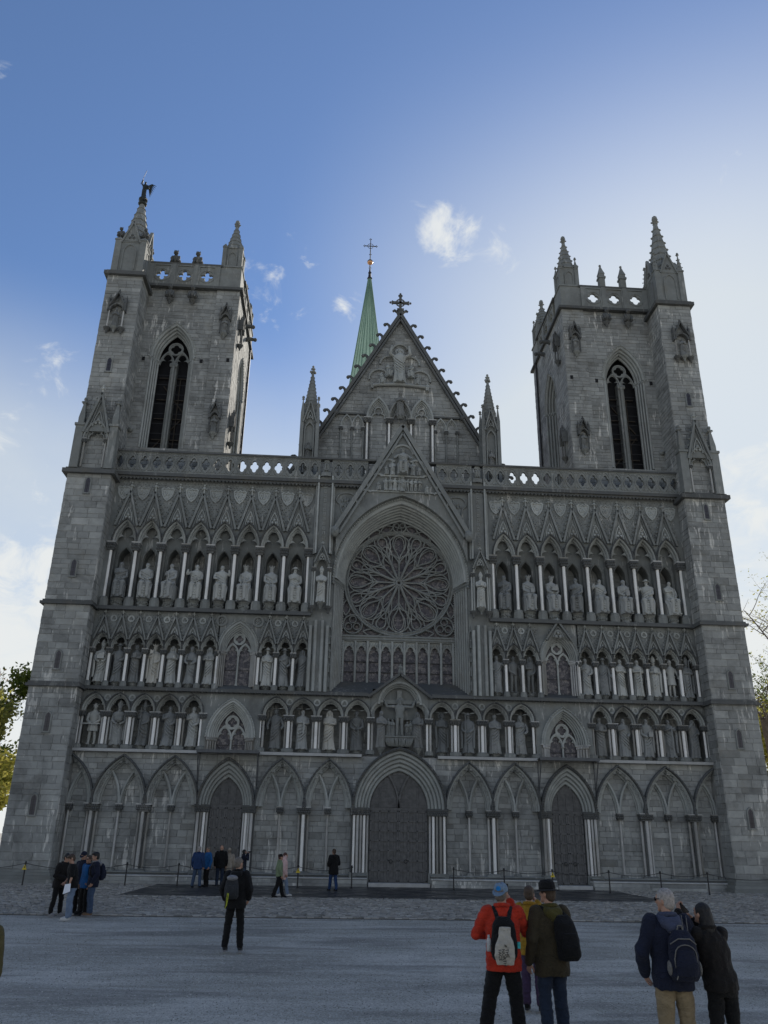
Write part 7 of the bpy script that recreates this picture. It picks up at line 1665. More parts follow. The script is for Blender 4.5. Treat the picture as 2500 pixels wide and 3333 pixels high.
def wrinkle(me, amp, freq, seed=0.0, quilt=0.0, stretch=(1, 1, 1), qstep=0.085):
    n = len(me.vertices); co = np.empty(n * 3); me.vertices.foreach_get('co', co); co = co.reshape(-1, 3); no = np.empty(n * 3); me.vertices.foreach_get('normal', no); no = no.reshape(-1, 3)
    d = np.empty(n); sx, sy, sz = stretch
    for i in range(n):
        p = Vector((co[i, 0] * freq * sx + seed, co[i, 1] * freq * sy, co[i, 2] * freq * sz)); v = noise.noise(p) ; w = noise.noise(p * 2.3 + Vector((5, 1, 2)))
        d[i] = amp * ((1 - 2 * abs(v)) * 0.7 + 0.5 * w)
        if quilt: d[i] += quilt * (abs(sin(pi * co[i, 2] / qstep)) ** 0.6 - 0.6)
    co += no * d[:, None]; me.vertices.foreach_set('co', co.ravel()); me.update(); return me
def caps(mb, pts, rad, n=12):
    mb.tube(pts, rad, n)
    for p, r in zip(pts, rad): mb.ball(p, r * 0.995, n, 8)
def torso(mb, rings, n=24):
    """closed superelliptic loft: rings of (cx, cy, z, w, d)"""
    vs = []; fs = []
    for cx, cy, z, w, d in rings:
        for k in range(n):
            t = 2 * pi * k / n; c, s = cos(t), sin(t); q = (abs(c) ** 2.4 + abs(s) ** 2.4) ** (-1 / 2.4); vs.append((cx + w * c * q, cy + d * s * q, z))
    m = len(rings)
    for i in range(m - 1):
        for k in range(n): fs.append((i * n + k, i * n + (k + 1) % n, (i + 1) * n + (k + 1) % n, (i + 1) * n + k))
    fs += [tuple(range(n - 1, -1, -1)), tuple(range((m - 1) * n, m * n))]; mb.add(vs, fs)
def hand(mb, wrist, d, pn, side, curl=0.6, sc=1.0):
    d = Vector(d).normalized(); pn = Vector(pn); pn = (pn - d * pn.dot(d)).normalized(); sx = pn.cross(d)
    h = MB(); h.ball((0, 0, 0.05), 1.0, 10, 7, sx=0.041, sy=0.017, sz=0.055); h.tube([(0, 0, -0.03), (0, 0, 0.03)], [0.026, 0.03], 10, flat=1.0)
    for i, (x, L) in enumerate(((-0.031, 0.062), (-0.0105, 0.074), (0.0105, 0.079), (0.031, 0.070))):
        x *= 1; a = curl * (0.9 + 0.08 * i); p = [Vector((x, 0, 0.088))]; ang = a * 0.5
        for seg in (0.45, 0.32, 0.23):
            p.append(p[-1] + Vector((x * 0.05, sin(ang), cos(ang))) * (L * seg)); ang += a * 0.75
        h.tube(p, [0.0105, 0.010, 0.009, 0.0075], 7); h.ball(p[-1], 0.0078, 7, 5)
    p = [Vector((side * 0.030, 0.004, 0.028)), Vector((side * 0.056, 0.016, 0.058)), Vector((side * 0.060, 0.028, 0.086)), Vector((side * 0.054, 0.036, 0.106))]; h.tube(p, [0.015, 0.0125, 0.011, 0.009], 8); h.ball(p[-1], 0.009, 7, 5)
    M = Matrix(((sx.x, pn.x, d.x, wrist[0]), (sx.y, pn.y, d.y, wrist[1]), (sx.z, pn.z, d.z, wrist[2]), (0, 0, 0, 1))) @ Matrix.Scale(sc, 4); h.xf(M); mb.add(h.v, h.f, smooth=True)
def person(label, x, y, h, rz, top='cl_black', legs='cl_black', shoes='cl_greydark', hair='hair_brown', hairstyle='short', arms=None, feet=None, lean=(0, 0), head=(0, 0, 0), skin='skin', hem=0.80, loose=1.0, leg_loose=1.0,
           collar=True, hood=False, short_sleeve=False, quilt=0.0, hat=None, hatmat='cl_navy', glasses=False, near=True, collarmat=None, bulk=1.0, curl=(0.6, 0.6), palm=None, group=None, female=False, legs_bend=0.0):
    root = empty('person', (x, y, 0.02)); root.rotation_euler = (0, 0, rz); k = h / 1.78; root.scale = (k, k, k)
    lx, ly = lean
    L = lambda p: (p[0] + lx * max(0, (p[2] - 0.9)) / 0.7, p[1] + ly * max(0, (p[2] - 0.9)) / 0.7, p[2])
    arms = arms or {}; sw = 0.165 if female else 0.185
    S = {s: L((s * sw, -0.01, 1.435)) for s in (-1, 1)}
    E = {}; Wr = {}
    for s, nm in ((-1, 'l'), (1, 'r')):
        E[s], Wr[s] = arms.get(nm, ((s * 0.255, -0.05, 1.14), (s * 0.265, 0.04, 0.90))); E[s] = L(E[s]); Wr[s] = L(Wr[s])
    feet = feet or ((-0.11, 0.0), (0.11, 0.0)); F = {-1: feet[0], 1: feet[1]}
    K = {s: ((s * 0.09 + F[s][0]) / 2 + s * 0.006, F[s][1] / 2 + 0.02 + legs_bend, 0.50) for s in (-1, 1)}
    vx = 0.010 if near else 0.016
    # ---- body: torso, limbs, head and hands
    b_ = MB(); torso(b_, [(0, 0, 0.84, 0.13, 0.09), (0, 0, 0.95, 0.15, 0.10), (*L((0, 0, 1.10))[:2], 1.10, 0.125, 0.085), (*L((0, 0, 1.30))[:2], 1.30, 0.15, 0.10), (*L((0, 0, 1.43))[:2], 1.43, 0.14, 0.085), (*L((0, 0, 1.50))[:2], 1.50, 0.06, 0.05)], 20)
    for s in (-1, 1):
        caps(b_, [(s * 0.09, 0, 0.90), K[s], (F[s][0], F[s][1] - 0.02, 0.09)], [0.08, 0.055, 0.04], 10); caps(b_, [S[s], E[s], Wr[s]], [0.05, 0.04, 0.028], 10)
    me = remesh(b_, 0.022, 3, 'body'); bm_ = bmesh.new(); bm_.from_mesh(me)
    hd = MB(); hy, hp, ht = head; hc = Vector(L((0, 0.02, 1.655)))
    hd.ball((0, 0, 0), 1, 18, 12, sx=0.074, sy=0.093, sz=0.108); hd.ball((0, 0.028, -0.055), 1, 14, 10, sx=0.056, sy=0.062, sz=0.062); hd.ball((0, 0.052, 0.035), 1, 12, 8, sx=0.055, sy=0.042, sz=0.045)
    hd.tube([(0, 0.085, 0.02), (0, 0.105, -0.018), (0, 0.092, -0.03)], [0.010, 0.016, 0.014], 8); hd.ball((0, 0.075, -0.095), 1, 10, 6, sx=0.03, sy=0.022, sz=0.022)
    for s in (-1, 1): hd.ball((s * 0.076, -0.012, -0.008), 1, 10, 7, sx=0.013, sy=0.022, sz=0.034); hd.ball((s * 0.03, 0.079, 0.032), 1, 8, 5, sx=0.022, sy=0.012, sz=0.009)
    hd.ball((0, 0.083, -0.056), 1, 8, 5, sx=0.025, sy=0.014, sz=0.010)
    Mh = Matrix.Translation(hc) @ Matrix.Rotation(hy, 4, 'Z') @ Matrix.Rotation(hp, 4, 'X') @ Matrix.Rotation(ht, 4, 'Y'); hd.xf(Mh)
    caps(hd, [L((0, -0.015, 1.46)), tuple(hc + Vector((0, -0.02, -0.06)))], [0.056, 0.052], 12)
    hm = remesh(hd, 0.0075 if near else 0.011, 2, 'head'); bm_.from_mesh(hm); bpy.data.meshes.remove(hm)
    hn = MB()
    for s, c_ in ((-1, curl[0]), (1, curl[1])):
        d = (Vector(Wr[s]) - Vector(E[s])); pn = (palm or {}).get('l' if s < 0 else 'r', (-s, 0.3, 0.0)); hand(hn, Wr[s], d, pn, 1 if s > 0 else -1, c_)
    t_ = hn.mesh('hands'); bm_.from_mesh(t_); bpy.data.meshes.remove(t_)
    ey = MB(); n0 = len(bm_.faces)
    for s in (-1, 1): ey.ball((s * 0.03, 0.0835, 0.018), 0.0095, 8, 6)
    ey.xf(Mh); t_ = ey.mesh('eyes'); bm_.from_mesh(t_); bpy.data.meshes.remove(t_)
    bm_.faces.ensure_lookup_table()
    for i in range(n0, len(bm_.faces)): bm_.faces[i].material_index = 1
    for f in bm_.faces: f.smooth = True
    bm_.to_mesh(me); bm_.free(); me.materials.append(MATS[skin]); me.materials.append(MATS['eye']); body = ob('body', me, None, root)
    # ---- trousers
    t = MB(); torso(t, [(0, 0, 0.80, 0.145, 0.115), (0, -0.005, 0.90, 0.172, 0.13), (0, 0, 1.0, 0.165, 0.12), (0, 0, 1.05, 0.155, 0.112)], 20)
    for s in (-1, 1):
        a = leg_loose; caps(t, [(s * 0.088, 0, 0.86), ((s * 0.09 + K[s][0]) / 2, K[s][1] / 2, 0.68), K[s], ((K[s][0] + F[s][0]) / 2, (K[s][1] + F[s][1]) / 2 - 0.02, 0.30), (F[s][0], F[s][1] - 0.02, 0.115)], [0.094 * a, 0.086 * a, 0.072 * a, 0.070 * a, 0.064 * a], 14)
    tm = wrinkle(remesh(t, vx, 4, 'trousers'), 0.015, 6.0, x, stretch=(1.0, 1.0, 1.9)); ob('trousers', tm, legs, root)
    for s in (-1, 1):
        sh = MB(); fx, fy = F[s]; sh.ball((fx, fy + 0.055, 0.045), 1, 14, 8, sx=0.047, sy=0.135, sz=0.05); sh.ball((fx, fy - 0.03, 0.065), 1, 12, 8, sx=0.043, sy=0.055, sz=0.06)
        so = ob('shoe', remesh(sh, 0.011, 3, 'shoe'), shoes, root)
        sl = MB(); sl.add([], []); P_ = [(fx + 0.048 * cos(q) * (1.0 if sin(q) > 0 else 0.9), fy + 0.05 + 0.145 * sin(q)) for q in [2 * pi * i / 16 for i in range(16)]]
        sl.add([(a, b2, 0.0) for a, b2 in P_] + [(a, b2, 0.026) for a, b2 in P_], [tuple(range(15, -1, -1)), tuple(range(16, 32))] + [(i, (i + 1) % 16, 16 + (i + 1) % 16, 16 + i) for i in range(16)]); ob('sole', sl, 'cl_white' if shoes == 'cl_white' else ('cl_greydark' if shoes == 'cl_black' else 'cl_grey'), so)
    # ---- jacket
    j = MB(); g = loose * bulk; W0 = 0.178 if female else 0.19
    def R_(z, w, d): c = L((0, 0, z)); return (c[0], c[1] - 0.005, z, w * g, d * g)
    torso(j, [R_(hem, W0 * 1.02, 0.145), R_(hem + 0.1, W0 * 1.04, 0.148), R_(1.08, W0 * 0.97, 0.135), R_(1.25, W0 * 1.03, 0.14), R_(1.36, W0 * 1.0, 0.13), R_(1.44, W0 * 0.86, 0.108), R_(1.485, W0 * 0.55, 0.085), R_(1.51, 0.078 / g, 0.075 / g)], 28)
    for s in (-1, 1):
        if short_sleeve: caps(j, [S[s], tuple(Vector(S[s]).lerp(Vector(E[s]), 0.85))], [0.072 * g, 0.066 * g], 14)
        else:
            m1 = Vector(S[s]).lerp(Vector(E[s]), 0.5); m2 = Vector(E[s]).lerp(Vector(Wr[s]), 0.5); caps(j, [S[s], tuple(m1), E[s], tuple(m2), tuple(Vector(E[s]).lerp(Vector(Wr[s]), 0.97))], [0.078 * g, 0.07 * g, 0.064 * g, 0.055 * g, 0.043 * g], 14)
    jm = wrinkle(remesh(j, vx, 4, 'jacket'), 0.020 if not quilt else 0.010, 5.5, x * 3 + y, quilt, (1.3, 1.0, 0.9)); jk = ob('jacket' if not short_sleeve else 'shirt', jm, top, root)
    if collar:
        c = MB(); cc = L((0, -0.02, 1.49)); pts = [(cc[0] + 0.082 * cos(q), cc[1] + 0.078 * sin(q), 1.50 + 0.025 * (1 - sin(q)) / 2) for q in [2 * pi * i / 16 for i in range(17)]]; c.tube(pts, 0.028, 8, caps=False); ob('collar', wrinkle(remesh(c, 0.010, 3, 'collar'), 0.005, 12), collarmat or top, root)
    if hood:
        c = MB(); cc = L((0, -0.1, 1.45)); caps(c, [(cc[0] - 0.10, cc[1] + 0.06, 1.48), (cc[0] - 0.06, cc[1] - 0.03, 1.44), (cc[0] + 0.06, cc[1] - 0.03, 1.44), (cc[0] + 0.10, cc[1] + 0.06, 1.48)], [0.04, 0.06, 0.06, 0.04], 10); c.ball((cc[0], cc[1] - 0.03, 1.40), 0.075, 10, 7); ob('hood', wrinkle(remesh(c, 0.012, 3, 'hood'), 0.010, 8), collarmat or top, root)
    # ---- hair, hats, glasses
    hb = MB()
    if hairstyle != 'bald':
        hb.ball((0, -0.018, 0.030), 1, 18, 12, sx=0.083, sy=0.098, sz=0.098); hb.ball((0, -0.045, -0.02), 1, 14, 9, sx=0.074, sy=0.065, sz=0.085)
        if hairstyle == 'full': hb.ball((0, 0.03, 0.075), 1, 12, 8, sx=0.085, sy=0.08, sz=0.05)
        if hairstyle == 'long': caps(hb, [(0, -0.05, 0.0), (0, -0.085, -0.12), (0.0, -0.10, -0.24), (0, -0.10, -0.32)], [0.08, 0.085, 0.08, 0.05], 12)
        if hairstyle == 'bun': hb.ball((0, -0.09, 0.06), 0.045, 10, 7)
        if hairstyle == 'bob': hb.ball((0, -0.04, -0.04), 1, 12, 8, sx=0.098, sy=0.085, sz=0.115)
        hb.xf(Mh); ob('hair', wrinkle(remesh(hb, 0.009, 1, 'hair'), 0.007, 22, x, stretch=(1.2, 1.2, 0.5)), hair, root)
    elif hairstyle == 'bald': pass
    if hat == 'cap' or hat == 'cap_back':
        c = MB(); sgn = 1 if hat == 'cap' else -1; c.ball((0, -0.012, 0.045), 1, 16, 10, sx=0.092, sy=0.108, sz=0.086); c.xf(Mh); ho = ob('cap', remesh(c, 0.009, 2, 'cap'), hatmat, root)
        c = MB(); n_ = 9; vs = []
        for q in (0, 1):
            for i in range(n_): t2 = pi * i / (n_ - 1); vs.append((0.085 * cos(t2), sgn * (0.07 + 0.10 * sin(t2)) - 0.012, (0.035 - 0.05 * sin(t2)) - 0.008 * q))
        c.add(vs, [tuple(range(n_)), tuple(range(2 * n_ - 1, n_ - 1, -1))] + [(i, i + 1, n_ + i + 1, n_ + i) for i in range(n_ - 1)] + [(n_ - 1, 0, n_, 2 * n_ - 1)]).xf(Mh); ob('cap_peak', c, hatmat, ho)
        if hat == 'cap_back':
            c = MB(); c.lathe([(0.030, 0), (0.030, 0.004)], n=14); c.tube([(-0.015, 0.0, 0.006), (0, 0.016, 0.006), (0.015, 0.0, 0.006), (0, -0.016, 0.006), (-0.015, 0, 0.006)], 0.003, 5); c.xf(Mh @ Matrix.Translation((0.0, -0.117, 0.06)) @ Matrix.Rotation(radians(75), 4, 'X')); ob('cap_badge', c, 'cl_logo', ho)
    elif hat == 'brim':
        c = MB(); c.lathe([(0.098, 0.0), (0.100, 0.03), (0.095, 0.085), (0.07, 0.125), (0.02, 0.13)], n=24, sy=1.12, smooth=True); c.lathe([(0.155, -0.006), (0.158, 0.0), (0.10, 0.012)], n=28, sy=1.1); c.xf(Mh @ Matrix.Translation((0, -0.005, 0.035)) @ Matrix.Rotation(-0.1, 4, 'X')); ho = ob('hat', c, hatmat, root)
    elif hat == 'hoodup':
        c = MB(); c.ball((0, -0.02, 0.02), 1, 16, 12, sx=0.108, sy=0.125, sz=0.14); caps(c, [(0, -0.03, -0.05), (0, -0.045, -0.17)], [0.105, 0.115], 14); c.xf(Mh); ob('hood', wrinkle(remesh(c, 0.011, 3, 'hood'), 0.010, 8, x), hatmat, root)
    elif hat == 'beanie':
        c = MB(); c.ball((0, -0.012, 0.05), 1, 16, 10, sx=0.09, sy=0.106, sz=0.088); c.tube([(0.086 * cos(q), 0.101 * sin(q) - 0.012, 0.03) for q in [2 * pi * i / 14 for i in range(15)]], 0.016, 7); c.xf(Mh); ob('beanie', remesh(c, 0.010, 2, 'beanie'), hatmat, root)
    if glasses:
        c = MB()
        for s in (-1, 1): c.ball((s * 0.033, 0.094, 0.016), 1, 10, 6, sx=0.029, sy=0.008, sz=0.021); c.tube([(s * 0.06, 0.088, 0.02), (s * 0.079, 0.02, 0.018)], 0.004, 5)
        c.tube([(-0.01, 0.102, 0.02), (0.01, 0.102, 0.02)], 0.004, 5); c.xf(Mh); ob('glasses', c, 'shade_black', root)
    tag(root, label, 'person', group)
    root['k'] = 0; del root['k']
    return root
def worn(name, parent_person, label, cat, group=None):
    o = empty(name, parent_person.location); o.rotation_euler = parent_person.rotation_euler; o.scale = parent_person.scale; tag(o, label, cat, group); return o
def backpack(p, label, mat, trim, w=0.15, d=0.09, z0=0.98, z1=1.45, lean=(0, 0), off_x=0.0, strapmat=None, piping=False, side_pockets=None, yb=-0.15, tilt=0.0):
    o = worn('backpack', p, label, 'backpack', 'backpacks worn by visitors'); LY = lambda z: lean[1] * max(0, z - 0.9) / 0.7; LX = lambda z: lean[0] * max(0, z - 0.9) / 0.7 + off_x + tilt * (z - z0)
    m = MB(); zc = (z0 + z1) / 2
    torso(m, [(LX(z0), yb - d * 0.7 + LY(z0), z0, w * 0.80, d * 0.75), (LX(z0), yb - d * 0.9 + LY(z0), z0 + 0.05, w, d), (LX(zc), yb - d + LY(zc), zc, w * 1.0, d * 1.05), (LX(z1), yb - d * 0.8 + LY(z1), z1 - 0.08, w * 0.86, d * 0.85), (LX(z1), yb - d * 0.6 + LY(z1), z1, w * 0.5, d * 0.45)], 24)
    ob('bag', wrinkle(remesh(m, 0.011, 4, 'bag'), 0.007, 8, w * 50), mat, o)
    m = MB(); zz = z0 + (z1 - z0) * 0.30; torso(m, [(LX(z0), yb - d * 1.75 + LY(z0), z0 + 0.05, w * 0.68, d * 0.4), (LX(zc), yb - d * 1.95 + LY(zc), zz, w * 0.78, d * 0.42), (LX(zc), yb - d * 1.8 + LY(zc), z0 + (z1 - z0) * 0.62, w * 0.62, d * 0.35)], 20); ob('front_pocket', wrinkle(remesh(m, 0.011, 3, 'pocket'), 0.005, 9), mat, o)
    for s in (-1, 1):
        m = MB(); x0 = LX(1.4) + s * 0.07; pts = [(x0, yb - 0.03 + LY(z1), z1 - 0.02), (s * 0.105 + LX(1.5) - off_x, -0.05 + LY(1.5), 1.505), (s * 0.118 + LX(1.45) - off_x, 0.06 + LY(1.45), 1.47), (s * 0.125 + LX(1.3) - off_x, 0.145 + LY(1.3), 1.33), (s * 0.15 + LX(1.1) - off_x, 0.13, 1.14), (s * 0.19 + LX(1.0) - off_x, 0.0, 1.02), (s * w * 0.9 + LX(1.0), yb, z0 + 0.06)]
        m.tube(pts, 0.026, 8, flat=0.45); ob('strap', m, strapmat or mat, o)
    if piping:
        m = MB(); y_ = lambda z: yb - d * 2.05 + LY(z)
        A = [(LX(0) - w * 0.74, y_(1.1) + 0.04, z0 + 0.1), (LX(0) - w * 0.78, y_(1.1) + 0.02, z0 + 0.22)] + [(LX(0) - w * 0.72 * cos(q), y_(1.1) + 0.015, z0 + 0.26 + 0.09 * sin(q)) for q in [pi * i / 8 for i in range(9)]] + [(LX(0) + w * 0.78, y_(1.1) + 0.03, z0 + 0.15)]
        m.tube(A, 0.006, 6); m.tube([(LX(0) - w * 0.9, y_(1.3) + 0.07, z1 - 0.13), (LX(0) - w * 0.4, y_(1.3) + 0.03, z1 - 0.075), (LX(0) + w * 0.4, y_(1.3) + 0.03, z1 - 0.075), (LX(0) + w * 0.9, y_(1.3) + 0.07, z1 - 0.13)], 0.006, 6); m.tube([(LX(0) - w * 0.75, y_(1.0) + 0.03, z0 + 0.02), (LX(0) - w * 0.6, y_(1.0) + 0.015, z0 + 0.09), (LX(0) + w * 0.75, y_(1.0) + 0.02, z0 + 0.105)], 0.006, 6); ob('piping', m, trim, o)
        for s in (-1, 1):
            m = MB(); m.ball((LX(0) + s * w * 1.02, yb - d * 0.95, z0 + 0.12), 1, 12, 8, sx=0.022, sy=0.06, sz=0.075); ob('side_pocket', remesh(m, 0.010, 2, 'side_pocket'), trim, o)
        m = MB().tube([(LX(1.4) - 0.03, yb - d * 0.7 + LY(z1), z1 + 0.0), (LX(1.4) - 0.02, yb - d * 0.7 + LY(z1), z1 + 0.045), (LX(1.4) + 0.02, yb - d * 0.7 + LY(z1), z1 + 0.045), (LX(1.4) + 0.03, yb - d * 0.7 + LY(z1), z1)], 0.008, 6); ob('carry_loop', m, trim, o)
        for s in (-1, 1):
            m = MB().tube([(LX(1.4) + s * 0.095, yb - 0.035 + LY(z1), z1 - 0.03), (s * 0.13 + LX(1.5), -0.07 + LY(1.5), 1.51)], 0.005, 5); m.tube([(LX(1.4) + s * 0.045, yb - 0.045 + LY(z1), z1 - 0.01), (s * 0.078 + LX(1.5), -0.075 + LY(1.5), 1.515)], 0.005, 5); ob('strap_piping', m, trim, o)
    return o
PI = pi
gA = 'group of five young men at left'
# group at the left, discussing a sheet of paper
A1 = person('young man in black jacket leaning over at far left of the group', -11.66, -17.85, 1.71, radians(-120), 'cl_blackwarm', 'cl_black', 'cl_grey', 'hair_black', lean=(0.0, 0.14), head=(0.2, -0.5, 0), arms={'l': ((-0.27, 0.02, 1.15), (-0.06, 0.24, 1.04)), 'r': ((0.27, 0.02, 1.15), (0.05, 0.24, 1.06))}, feet=((-0.17, 0.02), (0.15, -0.02)), loose=1.08, near=False, group=gA)
A2 = person('young man in black tee and pale jeans holding white paper', -10.95, -18.95, 1.72, radians(105), 'cl_black', 'cl_jeanlight', 'cl_white', 'hair_brown', 'full', lean=(0.04, 0.12), head=(0.15, -0.5, 0), arms={'l': ((-0.27, 0.02, 1.15), (-0.27, 0.10, 0.92)), 'r': ((0.26, 0.04, 1.16), (0.10, 0.22, 1.0))}, feet=((-0.13, 0.04), (0.13, 0.0)), hem=0.86, loose=1.06, leg_loose=1.12, short_sleeve=True, collar=False, near=False, group=gA)
A3 = person('man in dark blue cap standing at the back of the left group', -11.28, -17.0, 1.76, radians(150), 'cl_navy', 'cl_black', 'cl_black', 'hair_brown', head=(0.2, -0.25, 0), hat='cap', hatmat='cl_navy', near=False, group=gA)
A4 = person('man in sunglasses with bright blue shirt under dark jacket', -11.0, -17.4, 1.66, radians(140), 'cl_bright', 'cl_black', 'cl_black', 'hair_brown', 'short', head=(0.2, -0.1, 0), glasses=True, near=False, collarmat='cl_navy', group=gA)
A5 = person('young man in navy jacket with grey hood and blue jeans', -10.72, -17.7, 1.76, radians(115), 'cl_navy', 'cl_jean', 'cl_tan', 'hair_black', 'full', head=(-0.1, -0.1, 0), arms={'l': ((-0.27, -0.06, 1.15), (-0.25, 0.06, 0.93)), 'r': ((0.27, -0.08, 1.15), (0.24, 0.08, 0.95))}, loose=1.08, hood=True, collarmat='cl_grey', near=False, group=gA)
backpack(A5, 'dark navy backpack on the young man with blue jeans', 'cl_navy', 'cl_grey', strapmat='cl_black', lean=(0, 0))
pp = worn('paper_sheet', A2, 'white paper sheet in hand of young man in black tee', 'paper')
ob('sheet', MB().add([(-0.40, 0.05, 0.78), (-0.28, 0.24, 0.70), (-0.24, 0.22, 0.96), (-0.31, 0.06, 0.99), (-0.405, 0.052, 0.78), (-0.285, 0.242, 0.70), (-0.245, 0.222, 0.96), (-0.315, 0.062, 0.99)], [(0, 1, 2, 3), (7, 6, 5, 4), (0, 4, 5, 1), (1, 5, 6, 2), (2, 6, 7, 3), (3, 7, 4, 0)]), 'white_board', pp)
# man alone in the middle of the gravel
B = person('grey haired man in black standing alone on the gravel with backpack', -5.63, -25.3, 1.86, radians(-6), 'cl_black', 'cl_black', 'cl_greydark', 'hair_grey', 'short', arms={'l': ((-0.29, -0.06, 1.16), (-0.25, 0.07, 0.97)), 'r': ((0.29, -0.06, 1.16), (0.25, 0.07, 0.97))}, head=(-0.55, 0.12, 0), feet=((-0.16, 0.02), (0.15, 0.03)), loose=1.10, leg_loose=0.98, hood=True, glasses=True)
bB = backpack(B, 'grey and black drawstring backpack with yellow cords', 'cl_greydark', 'cl_grey', w=0.145, d=0.085, z0=0.98, z1=1.40, off_x=-0.06)
mb = MB(); mb.tube([(-0.115, -0.345, 1.10), (-0.12, -0.36, 1.0), (-0.125, -0.345, 0.86), (-0.15, -0.33, 0.80)], 0.006, 5); mb.tube([(-0.09, -0.345, 1.10), (-0.095, -0.36, 1.0), (-0.115, -0.345, 0.86)], 0.006, 5); ob('cord', mb, 'cl_lime', bB)
ob('lid', remesh(MB().ball((-0.06, -0.24, 1.38), 1, 14, 9, sx=0.12, sy=0.095, sz=0.06), 0.012, 3, 'lid'), 'cl_grey', bB)
# visitors at the left door
gC = 'visitors by the left door'
person('white haired man in blue jacket and jeans, back turned, by the left door', -9.72, -3.3, 1.79, radians(-12), 'cl_blue', 'cl_jean', 'cl_black', 'hair_white', loose=1.08, near=False, feet=((-0.19, 0), (0.17, 0)), group=gC)
person('man in bright blue jacket facing the white haired man', -9.38, -2.6, 1.77, radians(125), 'cl_bright', 'cl_black', 'cl_black', 'hair_grey', glasses=True, loose=1.05, near=False, group=gC)
person('bald man in black jacket reading the notice board', -8.78, -2.4, 1.86, radians(10), 'cl_black', 'cl_jeandark', 'cl_greydark', 'hair_grey', 'bald', loose=1.08, near=False, group=gC)
person('person in beige coat half hidden behind the bald man', -8.45, -2.0, 1.72, radians(15), 'cl_beige', 'cl_black', 'cl_black', 'hair_grey', hat='beanie', hatmat='cl_beige', hem=0.72, near=False, group=gC)
C5 = person('dark haired photographer in dark blue jacket aiming upward', -7.78, -1.5, 1.66, radians(-70), 'cl_navy', 'cl_jean', 'cl_black', 'hair_black', 'bob', arms={'l': ((-0.24, 0.16, 1.30), (-0.08, 0.22, 1.58)), 'r': ((0.24, 0.16, 1.30), (0.08, 0.22, 1.58))}, head=(0, 0.25, 0), curl=(1.4, 1.4), female=True, near=False, group=gC)
cm = worn('camera_body', C5, 'small black camera held by the photographer at the left door', 'camera'); ob('camera_case', MB().box(-0.07, 0.07, 0.22, 0.29, 1.60, 1.69), 'phone_black', cm); ob('lens', MB().tube([(0, 0.28, 1.645), (0, 0.38, 1.68)], 0.035, 10), 'phone_black', cm)
# strollers
person('woman in green puffer jacket and black trousers walking', -5.58, -9.1, 1.62, radians(-70), 'cl_green', 'cl_black', 'cl_black', 'hair_auburn', 'bun', feet=((-0.09, 0.24), (0.09, -0.24)), quilt=0.010, leg_loose=1.2, hem=0.86, female=True, near=False, hat='beanie', hatmat='cl_black')
person('person in pale pink coat walking behind the green jacket', -5.45, -7.9, 1.66, radians(-80), 'cl_pink', 'cl_jeanlight', 'cl_white', 'hair_auburn', feet=((-0.09, -0.2), (0.09, 0.2)), hem=0.66, hat='hoodup', hatmat='cl_pink', female=True, near=False)
person('man in long black coat and jeans walking left of the central door', -3.36, -4.3, 1.79, radians(35), 'cl_black', 'cl_blue', 'cl_black', 'hair_brown', arms={'l': ((-0.28, 0.0, 1.14), (-0.14, 0.22, 1.06)), 'r': ((0.29, -0.02, 1.14), (0.16, 0.18, 1.05))}, feet=((-0.06, 0.20), (0.06, -0.16)), hem=0.70, loose=1.14, hood=True, near=False)
# red jacket with cap, yellow jacket beyond, olive jacket with hat
gF = 'three visitors taking pictures at right of centre'
F1 = person('man in red puffer jacket and backwards denim cap taking a picture', -1.42, -33.6, 1.80, radians(-8), 'cl_red', 'cl_black', 'cl_black', 'hair_grey', 'short', arms={'l': ((-0.33, 0.06, 1.18), (-0.16, 0.24, 1.16)), 'r': ((0.30, 0.14, 1.22), (0.11, 0.23, 1.55))}, head=(-0.35, 0.05, 0), feet=((-0.26, -0.05), (0.17, 0.05)), loose=1.10, hem=0.80, quilt=0.009, hat='cap_back', hatmat='cl_denimcap', curl=(1.3, 1.5), palm={'r': (0, -1, 0.2), 'l': (0, -1, 0)}, leg_loose=1.12, group=gF)
bF1 = backpack(F1, 'black backpack with pale printed drawstring bag on the red jacket', 'cl_black', 'cl_grey', w=0.155, d=0.085, z0=0.93, z1=1.40)
tm_ = MB(); torso(tm_, [(-0.0, -0.36, 0.90, 0.10, 0.035), (-0.005, -0.375, 1.0, 0.122, 0.05), (0.0, -0.37, 1.12, 0.105, 0.045), (0.005, -0.355, 1.20, 0.075, 0.03), (0.01, -0.34, 1.30, 0.07, 0.02)], 20); ob('drawstring_bag', wrinkle(remesh(tm_, 0.009, 3, 'tote'), 0.009, 10, 3), 'cl_tote', bF1)
def lettering(text, size, parent, M, mat):
    cu = bpy.data.curves.new('lettering', 'FONT'); cu.body = text; cu.size = size; cu.extrude = 0.0015; cu.align_x = 'LEFT'; cu.space_line = 0.85
    o = bpy.data.objects.new('tmp', cu); me = evaluated(o); bpy.data.objects.remove(o); me.transform(M); me.name = 'lettering'
    return ob('lettering', me, mat, parent)
lettering('THE\nNORTH\nFACE', 0.052, bF1, Matrix.Translation((0.0, -0.432, 1.075)) @ Matrix.Rotation(pi / 2, 4, 'X') @ Matrix.Rotation(-pi / 2 * 0.93, 4, 'Z'), 'cl_black')
mb = MB()
for r1, r2 in ((0.030, 0.022), (0.018, 0.011)):
    P_ = [(r * cos(q), -0.0, r * sin(q)) for r, qs in ((r1, [pi / 2 * i / 8 for i in range(9)]), (r2, [pi / 2 * (8 - i) / 8 for i in range(9)])) for q in qs]; mb.add([(a - 0.01, -0.434, c + 1.09) for a, b2, c in P_], [(i, i + 1, 17 - i - 1, 17 - i) for i in range(8)])
ob('logo', mb, 'cl_black', bF1)
